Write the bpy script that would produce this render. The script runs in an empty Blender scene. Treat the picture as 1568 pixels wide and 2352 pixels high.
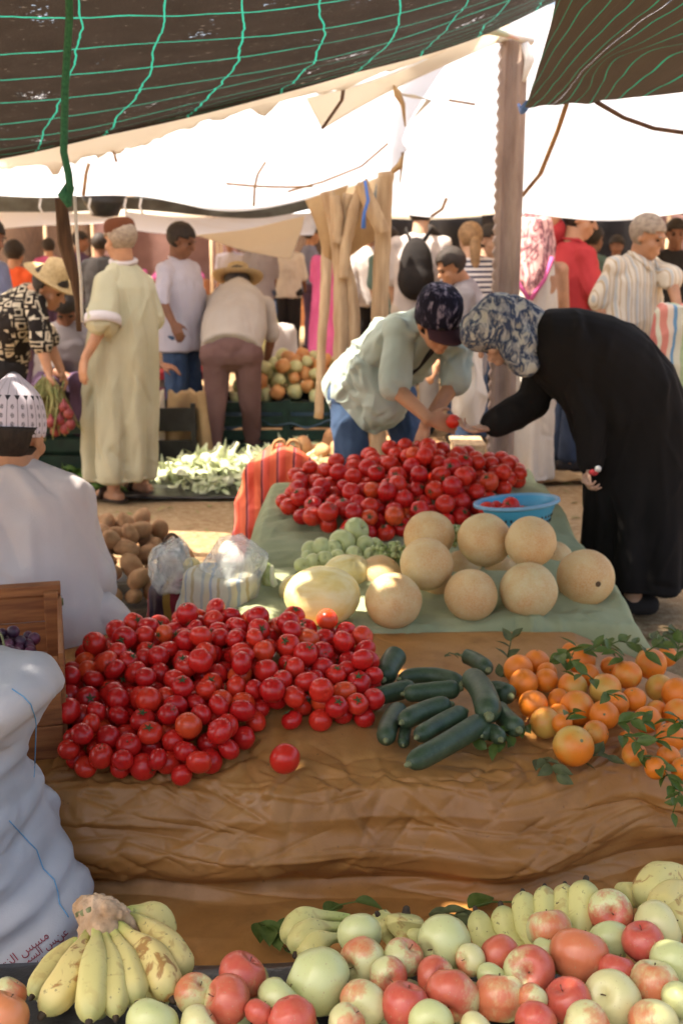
import bpy, bmesh, math, random
import numpy as np
from mathutils import Vector, Matrix, Quaternion, noise
from mathutils.bvhtree import BVHTree

random.seed(11); np.random.seed(11)
SC = bpy.context.scene
COL = SC.collection
R = math.radians
PITCH = R(13.3); CP, SP = math.cos(PITCH), math.sin(PITCH)
F = 2613.0
EYE = Vector((0, 0, 1.57))

def ray(x, y):
    u, v = (x-784)/F, (y-1176)/F
    return Vector((u, CP - v*SP, -SP - v*CP))
def P(x, y, d):                      # point of the place seen at photo point x,y, d metres ahead
    r = ray(x, y); return EYE + r*(d/r.y)
def H(x, y, h):                      # the same at height h
    r = ray(x, y); return EYE + r*((h-EYE.z)/r.z)
def S(n, d):                         # size in metres of n photo units at distance d
    return n*d/F
def clamp(a, lo=0., hi=1.): return max(lo, min(hi, a))
def sstep(a, b, x):
    t = clamp((x-a)/(b-a)); return t*t*(3-2*t)
def lerp(a, b, t): return a+(b-a)*t
def nz(x, y=0, z=0, s=1.): return noise.noise(Vector((x*s, y*s, z*s)))

# ------------------------------------------------------------------ materials
class NT:
    def __init__(self, name):
        self.m = bpy.data.materials.new(name); self.m.use_nodes = True
        self.t = self.m.node_tree; self.t.nodes.clear()
        self.out = self.n('ShaderNodeOutputMaterial')
    def n(self, typ, **kw):
        x = self.t.nodes.new(typ)
        for k, v in kw.items():
            if k.startswith('_'):
                x.inputs[k[1:].replace('_', ' ')].default_value = v
            else: setattr(x, k, v)
        return x
    def l(self, a, b): self.t.links.new(a, b)
    def math(self, op, a, b=0., c=None):
        x = self.n('ShaderNodeMath', operation=op)
        for i, v in enumerate((a, b) if c is None else (a, b, c)):
            if isinstance(v, (int, float)): x.inputs[i].default_value = v
            else: self.l(v, x.inputs[i])
        return x.outputs[0]
    def mix(self, f, a, b):
        x = self.n('ShaderNodeMix', data_type='RGBA')
        for i, v in ((0, f), (6, a), (7, b)):
            if isinstance(v, (int, float)): x.inputs[i].default_value = v
            elif isinstance(v, tuple): x.inputs[i].default_value = (*v[:3], 1)
            else: self.l(v, x.inputs[i])
        return x.outputs[2]
    def ramp(self, f, stops):
        x = self.n('ShaderNodeValToRGB'); e = x.color_ramp.elements
        while len(e) > 1: e.remove(e[-1])
        e[0].position = stops[0][0]; c = stops[0][1]; e[0].color = (*c, 1) if isinstance(c, tuple) else (c, c, c, 1)
        for p, c in stops[1:]:
            q = e.new(p); q.color = (*c, 1) if isinstance(c, tuple) else (c, c, c, 1)
        self.l(f, x.inputs[0]); return x.outputs[0]
    def co(self, kind='Object', scale=(1, 1, 1), rand=False):
        c = self.n('ShaderNodeTexCoord').outputs[kind]
        if rand:
            oi = self.n('ShaderNodeObjectInfo')
            vm = self.n('ShaderNodeVectorMath', operation='SCALE', _Scale=37.0)
            cb = self.n('ShaderNodeCombineXYZ')
            for i in range(3): self.l(oi.outputs['Random'], cb.inputs[i])
            self.l(cb.outputs[0], vm.inputs[0])
            ad = self.n('ShaderNodeVectorMath', operation='ADD'); self.l(c, ad.inputs[0]); self.l(vm.outputs[0], ad.inputs[1]); c = ad.outputs[0]
        if scale != (1, 1, 1):
            mp = self.n('ShaderNodeMapping'); mp.inputs['Scale'].default_value = scale
            self.l(c, mp.inputs[0]); c = mp.outputs[0]
        return c
    def noise(self, co, scale, detail=4, rough=.55, out=0, dist=0):
        x = self.n('ShaderNodeTexNoise', _Scale=scale, _Detail=detail, _Roughness=rough, _Distortion=dist)
        self.l(co, x.inputs['Vector']); return x.outputs[out]
    def bsdf(self, col, rough=.6, bump=None, bstr=.3, bdist=.01, spec=.5, **kw):
        b = self.n('ShaderNodeBsdfPrincipled')
        if isinstance(col, tuple): b.inputs['Base Color'].default_value = (*col, 1)
        else: self.l(col, b.inputs['Base Color'])
        if isinstance(rough, (int, float)): b.inputs['Roughness'].default_value = rough
        else: self.l(rough, b.inputs['Roughness'])
        b.inputs['Specular IOR Level'].default_value = spec
        for k, v in kw.items(): b.inputs[k.replace('_', ' ')].default_value = v
        if bump is not None:
            bp = self.n('ShaderNodeBump', _Strength=bstr, _Distance=bdist)
            self.l(bump, bp.inputs['Height']); self.l(bp.outputs[0], b.inputs['Normal'])
        return b.outputs[0]
    def done(self, sh):
        self.l(sh, self.out.inputs[0]); return self.m

def mat(name, a, b=None, scale=6, rough=.7, bump=.25, bscale=60, bdist=.004, spec=.3, stretch=(1, 1, 1), lo=.35, hi=.65, rand=False, tl=0., **kw):
    """two colours mottled by noise, fine bump; tl = share of light passing through"""
    t = NT(name); b = b or tuple(x*.75 for x in a)
    c = t.co('Object', stretch, rand)
    col = t.ramp(t.noise(c, scale, 5), [(lo, a), (hi, b)])
    bp = t.noise(c, bscale, 4) if bump else None
    sh = t.bsdf(col, rough, bp, bump, bdist, spec, **kw)
    if tl:
        tr = t.n('ShaderNodeBsdfTranslucent'); t.l(col, tr.inputs[0])
        mx = t.n('ShaderNodeMixShader', _Fac=tl); t.l(sh, mx.inputs[1]); t.l(tr.outputs[0], mx.inputs[2]); sh = mx.outputs[0]
    return t.done(sh)

# ------------------------------------------------------------------ mesh builder
def basis(d, up=None):
    d = d.normalized()
    up = up or (Vector((0, 0, 1)) if abs(d.z) < .9 else Vector((0, 1, 0)))
    x = up.cross(d); x.normalize(); y = d.cross(x); return x, y
class MB:
    def __init__(self): self.v = []; self.f = []; self.uv = {}; self.sm = []
    def add(self, vs, fs, smooth=True):
        o = len(self.v); self.v += [Vector(v) for v in vs]
        self.f += [tuple(i+o for i in f) for f in fs]; self.sm += [smooth]*len(fs); return self
    def loft(self, rings, n=14, caps=True):
        """rings = (centre, vector half-axis a, vector half-axis b)"""
        vs, fs = [], []
        for c, a, b in rings:
            for k in range(n):
                t = 2*math.pi*k/n; vs.append(c + a*math.cos(t) + b*math.sin(t))
        for i in range(len(rings)-1):
            for k in range(n):
                k2 = (k+1) % n; fs.append((i*n+k, i*n+k2, (i+1)*n+k2, (i+1)*n+k))
        if caps:
            vs.append(rings[0][0].copy()); vs.append(rings[-1][0].copy()); a, b = len(vs)-2, len(vs)-1; m = (len(rings)-1)*n
            for k in range(n):
                k2 = (k+1) % n; fs.append((a, k2, k)); fs.append((b, m+k, m+k2))
        return self.add(vs, fs)
    def tube(self, pts, rad, n=8, caps=True, flat=1., up=None):
        """round tube through pts; rad a number or one per point"""
        pts = [Vector(p) for p in pts]
        if isinstance(rad, (int, float)): rad = [rad]*len(pts)
        rings = []
        x = None
        for i, p in enumerate(pts):
            d = pts[min(i+1, len(pts)-1)] - pts[max(i-1, 0)]
            if d.length < 1e-9: d = Vector((0, 0, 1))
            d.normalize()
            if x is None: x, y = basis(d, up)
            else:
                x = x - d*x.dot(d)
                if x.length < 1e-6: x, y = basis(d)
                x.normalize(); y = d.cross(x)
            rings.append((p, x*rad[i], y*rad[i]*flat))
        return self.loft(rings, n, caps)
    def capsule(self, p0, p1, r0, r1, n=12, flat=1., up=None):
        p0, p1 = Vector(p0), Vector(p1); d = (p1-p0).normalized(); pts, rs = [], []
        for t in (-1, -.8, -.45, 0): pts.append(p0+d*r0*t); rs.append(r0*math.sqrt(max(0.0004, 1-t*t)))
        for t in (0, .45, .8, 1): pts.append(p1+d*r1*t); rs.append(r1*math.sqrt(max(0.0004, 1-t*t)))
        return self.tube(pts, rs, n, True, flat, up)
    def ell(self, c, r, q=None, n=16, m=10):
        """ellipsoid; q = Matrix 3x3 whose columns are its axes"""
        c = Vector(c); r = Vector(r) if not isinstance(r, (int, float)) else Vector((r, r, r)); vs, fs = [], []
        for i in range(1, m):
            a = math.pi*i/m
            for k in range(n):
                t = 2*math.pi*k/n
                vs.append(Vector((math.sin(a)*math.cos(t)*r.x, math.sin(a)*math.sin(t)*r.y, math.cos(a)*r.z)))
        vs += [Vector((0, 0, r.z)), Vector((0, 0, -r.z))]
        for i in range(m-2):
            for k in range(n):
                k2 = (k+1) % n; fs.append((i*n+k, (i+1)*n+k, (i+1)*n+k2, i*n+k2))
        T, B = len(vs)-2, len(vs)-1
        for k in range(n):
            k2 = (k+1) % n; fs.append((T, k, k2)); fs.append((B, (m-2)*n+k2, (m-2)*n+k))
        return self.add([c + (q @ v if q else v) for v in vs], fs)
    def box(self, c, s, q=None, smooth=False):
        c = Vector(c); vs = []
        for x in (-.5, .5):
            for y in (-.5, .5):
                for z in (-.5, .5):
                    v = Vector((x*s[0], y*s[1], z*s[2])); vs.append(c + (q @ v if q else v))
        return self.add(vs, [(0, 1, 3, 2), (4, 6, 7, 5), (0, 4, 5, 1), (2, 3, 7, 6), (0, 2, 6, 4), (1, 5, 7, 3)], smooth)
    def lathe(self, prof, n=24, q=None, c=(0, 0, 0), uv=False, warp=None):
        c = Vector(c); vs, fs = [], []
        for r, z in prof:
            for k in range(n):
                t = 2*math.pi*k/n; rr = r*(warp(t, z) if warp else 1)
                vs.append(Vector((rr*math.cos(t), rr*math.sin(t), z)))
        o = len(self.v)
        for i in range(len(prof)-1):
            for k in range(n):
                k2 = (k+1) % n; fs.append((i*n+k, i*n+k2, (i+1)*n+k2, (i+1)*n+k))
        if uv:
            b = len(self.f); ac = [0.]
            for p, q_ in zip(prof, prof[1:]): ac.append(ac[-1]+math.hypot(q_[0]-p[0], q_[1]-p[1]))
            ac = [x/ac[-1] for x in ac]
            for i in range(len(prof)-1):
                for k in range(n):
                    self.uv[b+i*n+k] = ((k/n, ac[i]), ((k+1)/n, ac[i]), ((k+1)/n, ac[i+1]), (k/n, ac[i+1]))
        return self.add([c + (q @ v if q else v) for v in vs], fs)
    def grid(self, fn, nu, nv, uv=True, skip=None):
        vs = [Vector(fn(i/nu, j/nv)) for j in range(nv+1) for i in range(nu+1)]; fs = []; w = nu+1
        b = len(self.f)
        for j in range(nv):
            for i in range(nu):
                if skip and skip((vs[j*w+i]+vs[(j+1)*w+i+1])/2): continue
                if uv: self.uv[b+len(fs)] = ((i/nu, j/nv), ((i+1)/nu, j/nv), ((i+1)/nu, (j+1)/nv), (i/nu, (j+1)/nv))
                fs.append((j*w+i, j*w+i+1, (j+1)*w+i+1, (j+1)*w+i))
        return self.add(vs, fs)
    def mesh(self, name, off=None):
        me = bpy.data.meshes.new(name)
        o = off or Vector((0, 0, 0))
        me.from_pydata([tuple(v-o) for v in self.v], [], self.f)
        me.polygons.foreach_set('use_smooth', self.sm)
        if self.uv:
            u = me.uv_layers.new(name='UVMap')
            for fi, cs in self.uv.items():
                for k, li in enumerate(me.polygons[fi].loop_indices): u.data[li].uv = cs[k]
        me.validate(); me.update(); return me

def world_loc(o):
    v = Vector((0, 0, 0))
    while o is not None: v += o.location; o = o.parent
    return v
def link(name, me, m, parent=None, loc=None):
    o = bpy.data.objects.new(name, me); COL.objects.link(o)
    if m is not None and not me.materials: me.materials.append(m)
    if parent: o.parent = parent
    if loc is not None: o.location = loc
    return o
def tag(o, label=None, cat=None, group=None, kind=None):
    if label: o['label'] = label
    if cat: o['category'] = cat
    if group: o['group'] = group
    if kind: o['kind'] = kind
    return o
def thing(name, loc, label, cat, group=None):
    o = bpy.data.objects.new(name, None); COL.objects.link(o); o.location = loc; o.empty_display_size = .1
    return tag(o, label, cat, group)

def remesh(mb, voxel, smooth=6, disp=None, fac=.5):
    """fuse the shapes of mb into one continuous skin (world coordinates)"""
    me = mb.mesh('tmp'); o = bpy.data.objects.new('tmp', me); COL.objects.link(o)
    r = o.modifiers.new('r', 'REMESH'); r.mode = 'VOXEL'; r.voxel_size = voxel; r.use_smooth_shade = True
    if smooth:
        s = o.modifiers.new('s', 'SMOOTH'); s.iterations = smooth; s.factor = fac
    dg = bpy.context.evaluated_depsgraph_get(); dg.update()
    out = bpy.data.meshes.new_from_object(o.evaluated_get(dg), depsgraph=dg)
    bpy.data.objects.remove(o); bpy.data.meshes.remove(me)
    if disp:
        n = [v.normal.copy() for v in out.vertices]
        for v, nn in zip(out.vertices, n): v.co += nn*disp(v.co, nn)
        out.update()
    return out
def build(mb, name, m, parent=None, voxel=None, smooth=6, disp=None, loc=None, fac=.5):
    """link mb (world coordinates) as ONE object; its origin is loc, or its parent's"""
    if voxel:
        me = remesh(mb, voxel, smooth, disp, fac); me.name = name
        off = world_loc(parent) + (loc or Vector((0, 0, 0))) if parent else (loc or Vector((0, 0, 0)))
        me.transform(Matrix.Translation(-off))
        for p in me.polygons: p.use_smooth = True
    else:
        off = world_loc(parent) + (loc or Vector((0, 0, 0))) if parent else (loc or Vector((0, 0, 0)))
        me = mb.mesh(name, off)
    return link(name, me, m, parent, loc)
def solid(o, t, off=0):
    md = o.modifiers.new('thickness', 'SOLIDIFY'); md.thickness = t; md.offset = off; return o
def part_box(name, m, parent, c, s, q=None, bev=.004):
    b = MB(); b.box(c, s, q); o = build(b, name, m, parent)
    if bev:
        md = o.modifiers.new('edge', 'BEVEL'); md.width = bev; md.segments = 2
    return o
def rotz(a): return Matrix.Rotation(a, 3, 'Z')
def crom(p, t):
    n = len(p)-1; x = clamp(t)*n; i = min(int(x), n-1); f = x-i
    a, b, c, d = p[max(i-1, 0)], p[i], p[i+1], p[min(i+2, n)]
    return (b*2 + (c-a)*f + (a*2-b*5+c*4-d)*f*f + (b*3-a-c*3+d)*f*f*f)*.5
def sheet_fn(rows):
    rows = [[P(*p) if isinstance(p, tuple) else p for p in r] for r in rows]
    def fn(u, v): return crom([crom(r, u) for r in rows], v)
    return fn
def ridged(p, s): return 1-abs(noise.noise(p*s))*2
def creases(x, y, angs, k0, seed=0):
    """a few long soft folds whose crests run across the given directions"""
    h = 0.
    for i, a in enumerate(angs):
        w = noise.noise(Vector((x*1.1+i*5.3, y*1.1-i*2.7, seed)))
        t = (x*math.cos(a)+y*math.sin(a))*k0*(1+.37*i) + w*1.5 + i*.61 + seed
        q = abs((t % 2)-1); m = .5+.5*noise.noise(Vector((x*1.6-i*3., y*1.6+i*4., seed+2)))
        h += (q*q*(3-2*q)*.5+q*.5)*m/(1+.3*i)
    return h/len(angs)*2.2
def crumple(x, y, seed=0, n=9, s=1.):
    """facetted creases of stiff plastic"""
    h = 0.
    for i in range(n):
        a = (i*2.39996+seed*1.3); k = s*(2.2+i*1.35)
        w = noise.noise(Vector((x*1.7*s+i*7.1, y*1.7*s-i*3.3, seed)))*.9
        t = (x*math.cos(a)+y*math.sin(a))*k + w*1.6 + i*.37
        t = abs((t % 2)-1); h += t/(1+i*.45)
    return h/n*2.6
def crease_field(X, segs):
    """height of many straight creases (start, end, half-width, height, sharpness 0..1) over the points X"""
    h = np.zeros(len(X))
    for p0, p1, w, A, sh in segs:
        d = p1-p0; L = np.linalg.norm(d)+1e-9; d = d/L; r = X-p0; t = r@d; near = (t > -w) & (t < L+w)
        if not near.any(): continue
        r = r[near]; t = t[near]; q = r-np.outer(t, d); q = np.sqrt((q*q).sum(1))/w
        tt = np.clip(t/L, 0, 1); tap = np.sin(math.pi*(.02+.96*tt))**.7; over = np.maximum(np.abs(t-L/2)-L/2, 0)/w
        h[near] += A*tap*np.exp(-over**2*3)*(sh*np.exp(-q*1.3)+(1-sh)*np.exp(-q*q))
    return h
def crease_mesh(me, n, lean=(0, 0, -1), cone=.6, L=(.10, .30), w=(.010, .022), A=.008, seed=0, sharp=.35, where=None):
    """press n soft folds into a garment, running roughly along lean"""
    rr = np.random.RandomState(seed); k = len(me.vertices); X = np.empty(k*3); me.vertices.foreach_get('co', X); X = X.reshape(-1, 3); N = np.empty(k*3); me.vertices.foreach_get('normal', N); N = N.reshape(-1, 3)
    segs = []; lean = np.array(lean, float); lean /= np.linalg.norm(lean); ids = np.arange(k) if where is None else np.nonzero(where(X))[0]
    if not len(ids): return
    for i in range(n):
        j = ids[rr.randint(len(ids))]; d = lean+rr.randn(3)*cone; d -= N[j]*(d@N[j]); d /= np.linalg.norm(d)+1e-9; l = rr.uniform(*L); c = X[j]+N[j]*.002
        ww = rr.uniform(*w); segs.append((c-d*l/2, c+d*l/2, ww, A*rr.uniform(.45, 1.)*(1 if rr.rand() < .55 else -1)*(ww/w[1])**.4, sharp))
    X = X+N*crease_field(X, segs)[:, None]; me.vertices.foreach_set('co', X.ravel()); me.update()
def creased_sheet(fn, nu, nv, gen, uv=False, sign=1):
    """fn(u, v) -> point; gen = list of creases in (u metres, v metres); creases lift the sheet along its normal"""
    B = np.array([[tuple(fn(i/nu, j/nv)) for i in range(nu+1)] for j in range(nv+1)]); n = np.cross(np.gradient(B, axis=1), np.gradient(B, axis=0)); n = n/(np.linalg.norm(n, axis=2, keepdims=True)+1e-9)*sign
    segs, wu, wv = gen; U, V = np.meshgrid(np.linspace(0, wu, nu+1), np.linspace(0, wv, nv+1)); Q = np.stack([U.ravel(), V.ravel(), U.ravel()*0], 1)
    X = B+n*crease_field(Q, segs).reshape(nv+1, nu+1)[..., None]
    m = MB(); W_ = nu+1; fs = []
    for j in range(nv):
        for i in range(nu): fs.append((j*W_+i, j*W_+i+1, (j+1)*W_+i+1, (j+1)*W_+i))
    return m.add([Vector(p) for r in X for p in r], fs)
def random_creases(rr, n, u0, u1, v0, v1, ang, L, w, A, sh):
    """ang = (mean, spread) of the direction, 0 along u, pi/2 along v"""
    out = []
    for i in range(n):
        a = rr.normal(ang[0], ang[1]); l = rr.uniform(*L); c = np.array([rr.uniform(u0, u1), rr.uniform(v0, v1), 0.]); d = np.array([math.cos(a), math.sin(a), 0.])
        out.append((c-d*l/2, c+d*l/2, rr.uniform(*w), A*rr.uniform(.4, 1.)*(1 if rr.rand() < .6 else -1), sh))
    return out
SKIN_V = .007
# ------------------------------------------------------------------ camera, sky, sun
cam = bpy.data.cameras.new('camera'); co = bpy.data.objects.new('camera', cam); COL.objects.link(co)
co.location = EYE; co.rotation_euler = (R(90)-PITCH, 0, 0)
cam.sensor_fit = 'VERTICAL'; cam.sensor_height = 36; cam.lens = 36*F/2352
cam.clip_start = .05; cam.clip_end = 400
cam.dof.use_dof = True; cam.dof.focus_distance = 2.15; cam.dof.aperture_fstop = 5.6
SC.camera = co
SUN_EL, SUN_AZ = R(62), R(-104)      # azimuth from straight ahead, negative to the left
SUND = Vector((math.sin(SUN_AZ)*math.cos(SUN_EL), math.cos(SUN_AZ)*math.cos(SUN_EL), math.sin(SUN_EL)))
W = bpy.data.worlds.new('World'); SC.world = W; W.use_nodes = True
nt = W.node_tree; sky = nt.nodes.new('ShaderNodeTexSky'); sky.sky_type = 'NISHITA'; sky.sun_disc = False
sky.sun_elevation = SUN_EL; sky.sun_rotation = SUN_AZ; sky.dust_density = 7.5; sky.air_density = 1.0; sky.ozone_density = 0.
bg = nt.nodes['Background']; nt.links.new(sky.outputs[0], bg.inputs[0]); bg.inputs[1].default_value = .15
sl = bpy.data.lights.new('sun', 'SUN'); sl.energy = 5; sl.angle = R(.53); sl.color = (1, .91, .77)
so = bpy.data.objects.new('sun', sl); COL.objects.link(so); so.location = (0, 0, 20)
so.rotation_euler = (-SUND).to_track_quat('-Z', 'Y').to_euler()
SC.view_settings.view_transform = 'Standard'; SC.view_settings.look = 'None'; SC.view_settings.exposure = 1.76
SC.cycles.use_denoising = True
SC.cycles.max_bounces = 8; SC.cycles.diffuse_bounces = 4; SC.cycles.transmission_bounces = 6; SC.cycles.transparent_max_bounces = 8
SC.cycles.sample_clamp_indirect = 6

# ------------------------------------------------------------------ materials of the place
def ground_mat():
    t = NT('packed_earth'); c = t.co('Object')
    n1 = t.noise(c, 1.3, 6); n2 = t.noise(c, 22, 6, .7); n3 = t.noise(t.co('Object', (9, 60, 1)), 3, 3)
    a = t.ramp(n1, [(.3, (.25, .15, .072)), (.7, (.42, .28, .15))])
    b = t.mix(t.ramp(n2, [(.45, 0.), (.7, 1.)]), a, (.50, .37, .21))
    d = t.mix(t.ramp(n3, [(.6, 0.), (.72, .5)]), b, (.10, .06, .03))
    return t.done(t.bsdf(d, .95, t.math('ADD', n2, t.noise(c, 90, 3)), .8, .03, .15))
def plastic_tarp_mat():
    t = NT('orange_brown_plastic'); c = t.co('Object')
    n1 = t.noise(c, 1.6, 5, .6, dist=.6); n2 = t.noise(c, 9, 6, .65); n3 = t.noise(c, 70, 3)
    a = t.ramp(n1, [(.32, (.33, .145, .040)), (.5, (.44, .20, .052)), (.68, (.53, .275, .09))])
    b = t.mix(t.ramp(n2, [(.5, 0.), (.75, .55)]), a, (.22, .095, .03))
    d = t.mix(t.ramp(n3, [(.68, 0.), (.76, .5)]), b, (.08, .04, .02))
    s = t.bsdf(d, t.ramp(n2, [(.3, .38), (.7, .6)]), t.math('ADD', t.noise(c, 9, 5, .6, dist=1.2), t.math('MULTIPLY', n3, .12)), .3, .012, .5)
    tr = t.n('ShaderNodeBsdfTranslucent'); t.l(d, tr.inputs[0])
    mx = t.n('ShaderNodeMixShader', _Fac=.18); t.l(s, mx.inputs[1]); t.l(tr.outputs[0], mx.inputs[2])
    return t.done(mx.outputs[0])
def white_tarp_mat(name, col=(.86, .85, .82), tl=.6, stain=(.55, .38, .2), amt=.5):
    t = NT(name); c = t.co('Object')
    n1 = t.noise(c, .9, 6, .6, dist=.8)
    a = t.mix(t.ramp(n1, [(.56, 0.), (.75, amt)]), col, stain)
    d = t.n('ShaderNodeBsdfDiffuse'); tr = t.n('ShaderNodeBsdfTranslucent')
    t.l(a, d.inputs[0]); t.l(a, tr.inputs[0])
    mx = t.n('ShaderNodeMixShader', _Fac=tl); t.l(d.outputs[0], mx.inputs[1]); t.l(tr.outputs[0], mx.inputs[2])
    return t.done(mx.outputs[0])
def net_mat(name='brown_shade_net', k=1.):
    """woven brown shade net: green cords along the UV lattice, ragged pinholes"""
    t = NT(name); uv = t.co('UV'); sx = t.n('ShaderNodeSeparateXYZ'); t.l(uv, sx.inputs[0])
    def line(o, w):
        f = t.math('FRACT', o); f = t.math('ABSOLUTE', t.math('SUBTRACT', f, .5)); return t.math('GREATER_THAN', f, .5-w)
    wob = t.math('MULTIPLY', t.math('SUBTRACT', t.noise(uv, .9, 3), .5), .22)
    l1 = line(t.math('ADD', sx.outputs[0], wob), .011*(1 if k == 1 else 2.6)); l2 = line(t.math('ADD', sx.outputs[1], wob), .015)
    ln = t.math('MAXIMUM', l1, l2)
    c = t.co('UV', (14, 60, 1)); n = t.noise(c, 3.2, 4, .7); n2 = t.noise(uv, 2.0, 5)
    brown = t.ramp(n2, [(.3, (.019, .0155, .0145)), (.7, (.036, .029, .027))])
    brown = t.mix(t.ramp(n, [(.45, 0.), (.75, .8)]), brown, (.11, .095, .09))
    brown = t.mix(t.ramp(t.noise(t.co('UV', (2.2, 12, 1)), 2.6, 3, .6), [(.66, 0.), (.74, .9)]), brown, (.5, .47, .45))
    holes = t.math('GREATER_THAN', t.math('MULTIPLY', t.noise(t.co('UV', (5, 12, 1)), 2.4, 3), t.noise(uv, 1.1, 2)), .43)
    if k != 1: brown = t.mix(.55, brown, (.17, .155, .145))  # backlight on the smaller net is mixed into its colour
    col = t.mix(ln, brown, (.04, .58, .46))
    s = t.bsdf(col, .75, n, .5, .004, .2)
    tr = t.n('ShaderNodeBsdfTranslucent'); t.l(col, tr.inputs[0])
    mx = t.n('ShaderNodeMixShader', _Fac=.10); t.l(s, mx.inputs[1]); t.l(tr.outputs[0], mx.inputs[2])
    tp = t.n('ShaderNodeBsdfTransparent')
    hole = t.math('MULTIPLY', holes, t.math('SUBTRACT', 1., ln))
    m2 = t.n('ShaderNodeMixShader'); t.l(hole, m2.inputs[0]); t.l(mx.outputs[0], m2.inputs[1]); t.l(tp.outputs[0], m2.inputs[2])
    return t.done(m2.outputs[0])
M = {}
M['ground'] = ground_mat(); M['tarp'] = plastic_tarp_mat(); M['net'] = net_mat(); M['backlit_net'] = net_mat('backlit_shade_net', 2.)
M['white_tarp'] = white_tarp_mat('white_translucent_tarp', (.80, .82, .86), .58, (.6, .5, .38), .35)
M['dirty_tarp'] = white_tarp_mat('dirty_cream_tarp', (.80, .74, .64), .65, (.42, .29, .16), .7)
M['tan_cloth'] = mat('tan_sacking', (.55, .38, .2), (.42, .27, .13), 5, .9, .4, 90, tl=.25)
M['green_cloth'] = mat('faded_green_cloth', (.34, .355, .205), (.26, .28, .15), 5, .95, .5, 120, .003)
M['wood'] = mat('pale_bark_wood', (.56, .41, .25), (.38, .25, .14), 5, .85, .7, 50, .01, stretch=(6, 6, .7))
M['dark_wood'] = mat('dark_branch_wood', (.15, .085, .05), (.08, .045, .028), 12, .85, .7, 60, .01, stretch=(5, 5, .8))
M['crate_wood'] = mat('reddish_crate_wood', (.34, .135, .045), (.20, .07, .025), 5, .7, .5, 40, .004, stretch=(1.2, 1.2, 14))
M['rust'] = mat('rusty_grey_steel', (.34, .255, .21), (.22, .155, .125), 7, .6, .4, 45, .006, stretch=(3, 3, .6))
M['rope_green'] = mat('green_rope', (.035, .17, .09), (.02, .10, .06), 90, .8, .8, 200, .004)
M['tan_strip'] = mat('tan_cord', (.36, .21, .09), (.25, .14, .06), 20, .9, .4)
M['white_plastic'] = mat('white_plastic_bits', (.75, .73, .7), (.55, .53, .5), 15, .5, .3)
M['dark_plastic'] = mat('black_plastic_sheet', (.02, .019, .018), (.035, .032, .03), 8, .35, .6, 20, .01)
M['blue_sheet'] = mat('blue_grey_plastic_sheet', (.06, .11, .15), (.03, .06, .09), 6, .4, .5, 18, .02)
M['crate_green'] = mat('dark_green_crate', (.015, .045, .028), (.01, .025, .018), 10, .5, .2)
M['pink_cloth'] = mat('pink_rag', (.75, .4, .45), (.5, .6, .5), 12, .8, .3)
M['blue_cord'] = mat('blue_cord', (.08, .2, .6), None, 30, .6, .2)

# ------------------------------------------------------------------ ground
g = MB()
def gz(x, y): return .018*nz(x, y, 3, 1.1) + .02*nz(x, y, 9, .35) - .01
def gfn(u, v):
    x, y = lerp(-9, 9, u), lerp(-1, 16, v); e = min(1, min(u, 1-u, v, 1-v)*8)
    return (x, y, gz(x, y)*e)
g.grid(gfn, 220, 200, False)
# one sheet out to the horizon: ring of larger faces round the detailed field
b = len(g.v)
g.add([(-9, -1, 0), (9, -1, 0), (9, 16, 0), (-9, 16, 0), (-300, -300, 0), (300, -300, 0), (300, 350, 0), (-300, 350, 0)],
      [(4, 5, 1, 0), (5, 6, 2, 1), (6, 7, 3, 2), (7, 4, 0, 3)], False)
tag(build(g, 'ground', M['ground']), kind='structure')

# ------------------------------------------------------------------ heights of the stalls
def front_y(x): return 2.51 + .13*sstep(.35, .75, x) + .012*math.sin(x*9)
def tarp_top(x, y):
    z = .30 + .055*(y-2.5) - .42*max(0, x-.74)
    mx, my = (x+.30)/.52, (y-3.0)/.46
    z += .075*max(0, 1-mx*mx-my*my)
    return z
G_FL, G_FR, G_BR, G_BL = Vector((-.34, 3.43)), Vector((.95, 3.57)), Vector((.88, 5.28)), Vector((-.30, 5.05))
def cloth_top(x, y):
    z = .36 + .09*(y-3.5)
    mx, my = (x-.36)/.64, (y-4.80)/.52
    r = mx*mx+my*my
    if r < 1: z += .135*(1-math.sqrt(r))
    return z

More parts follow.
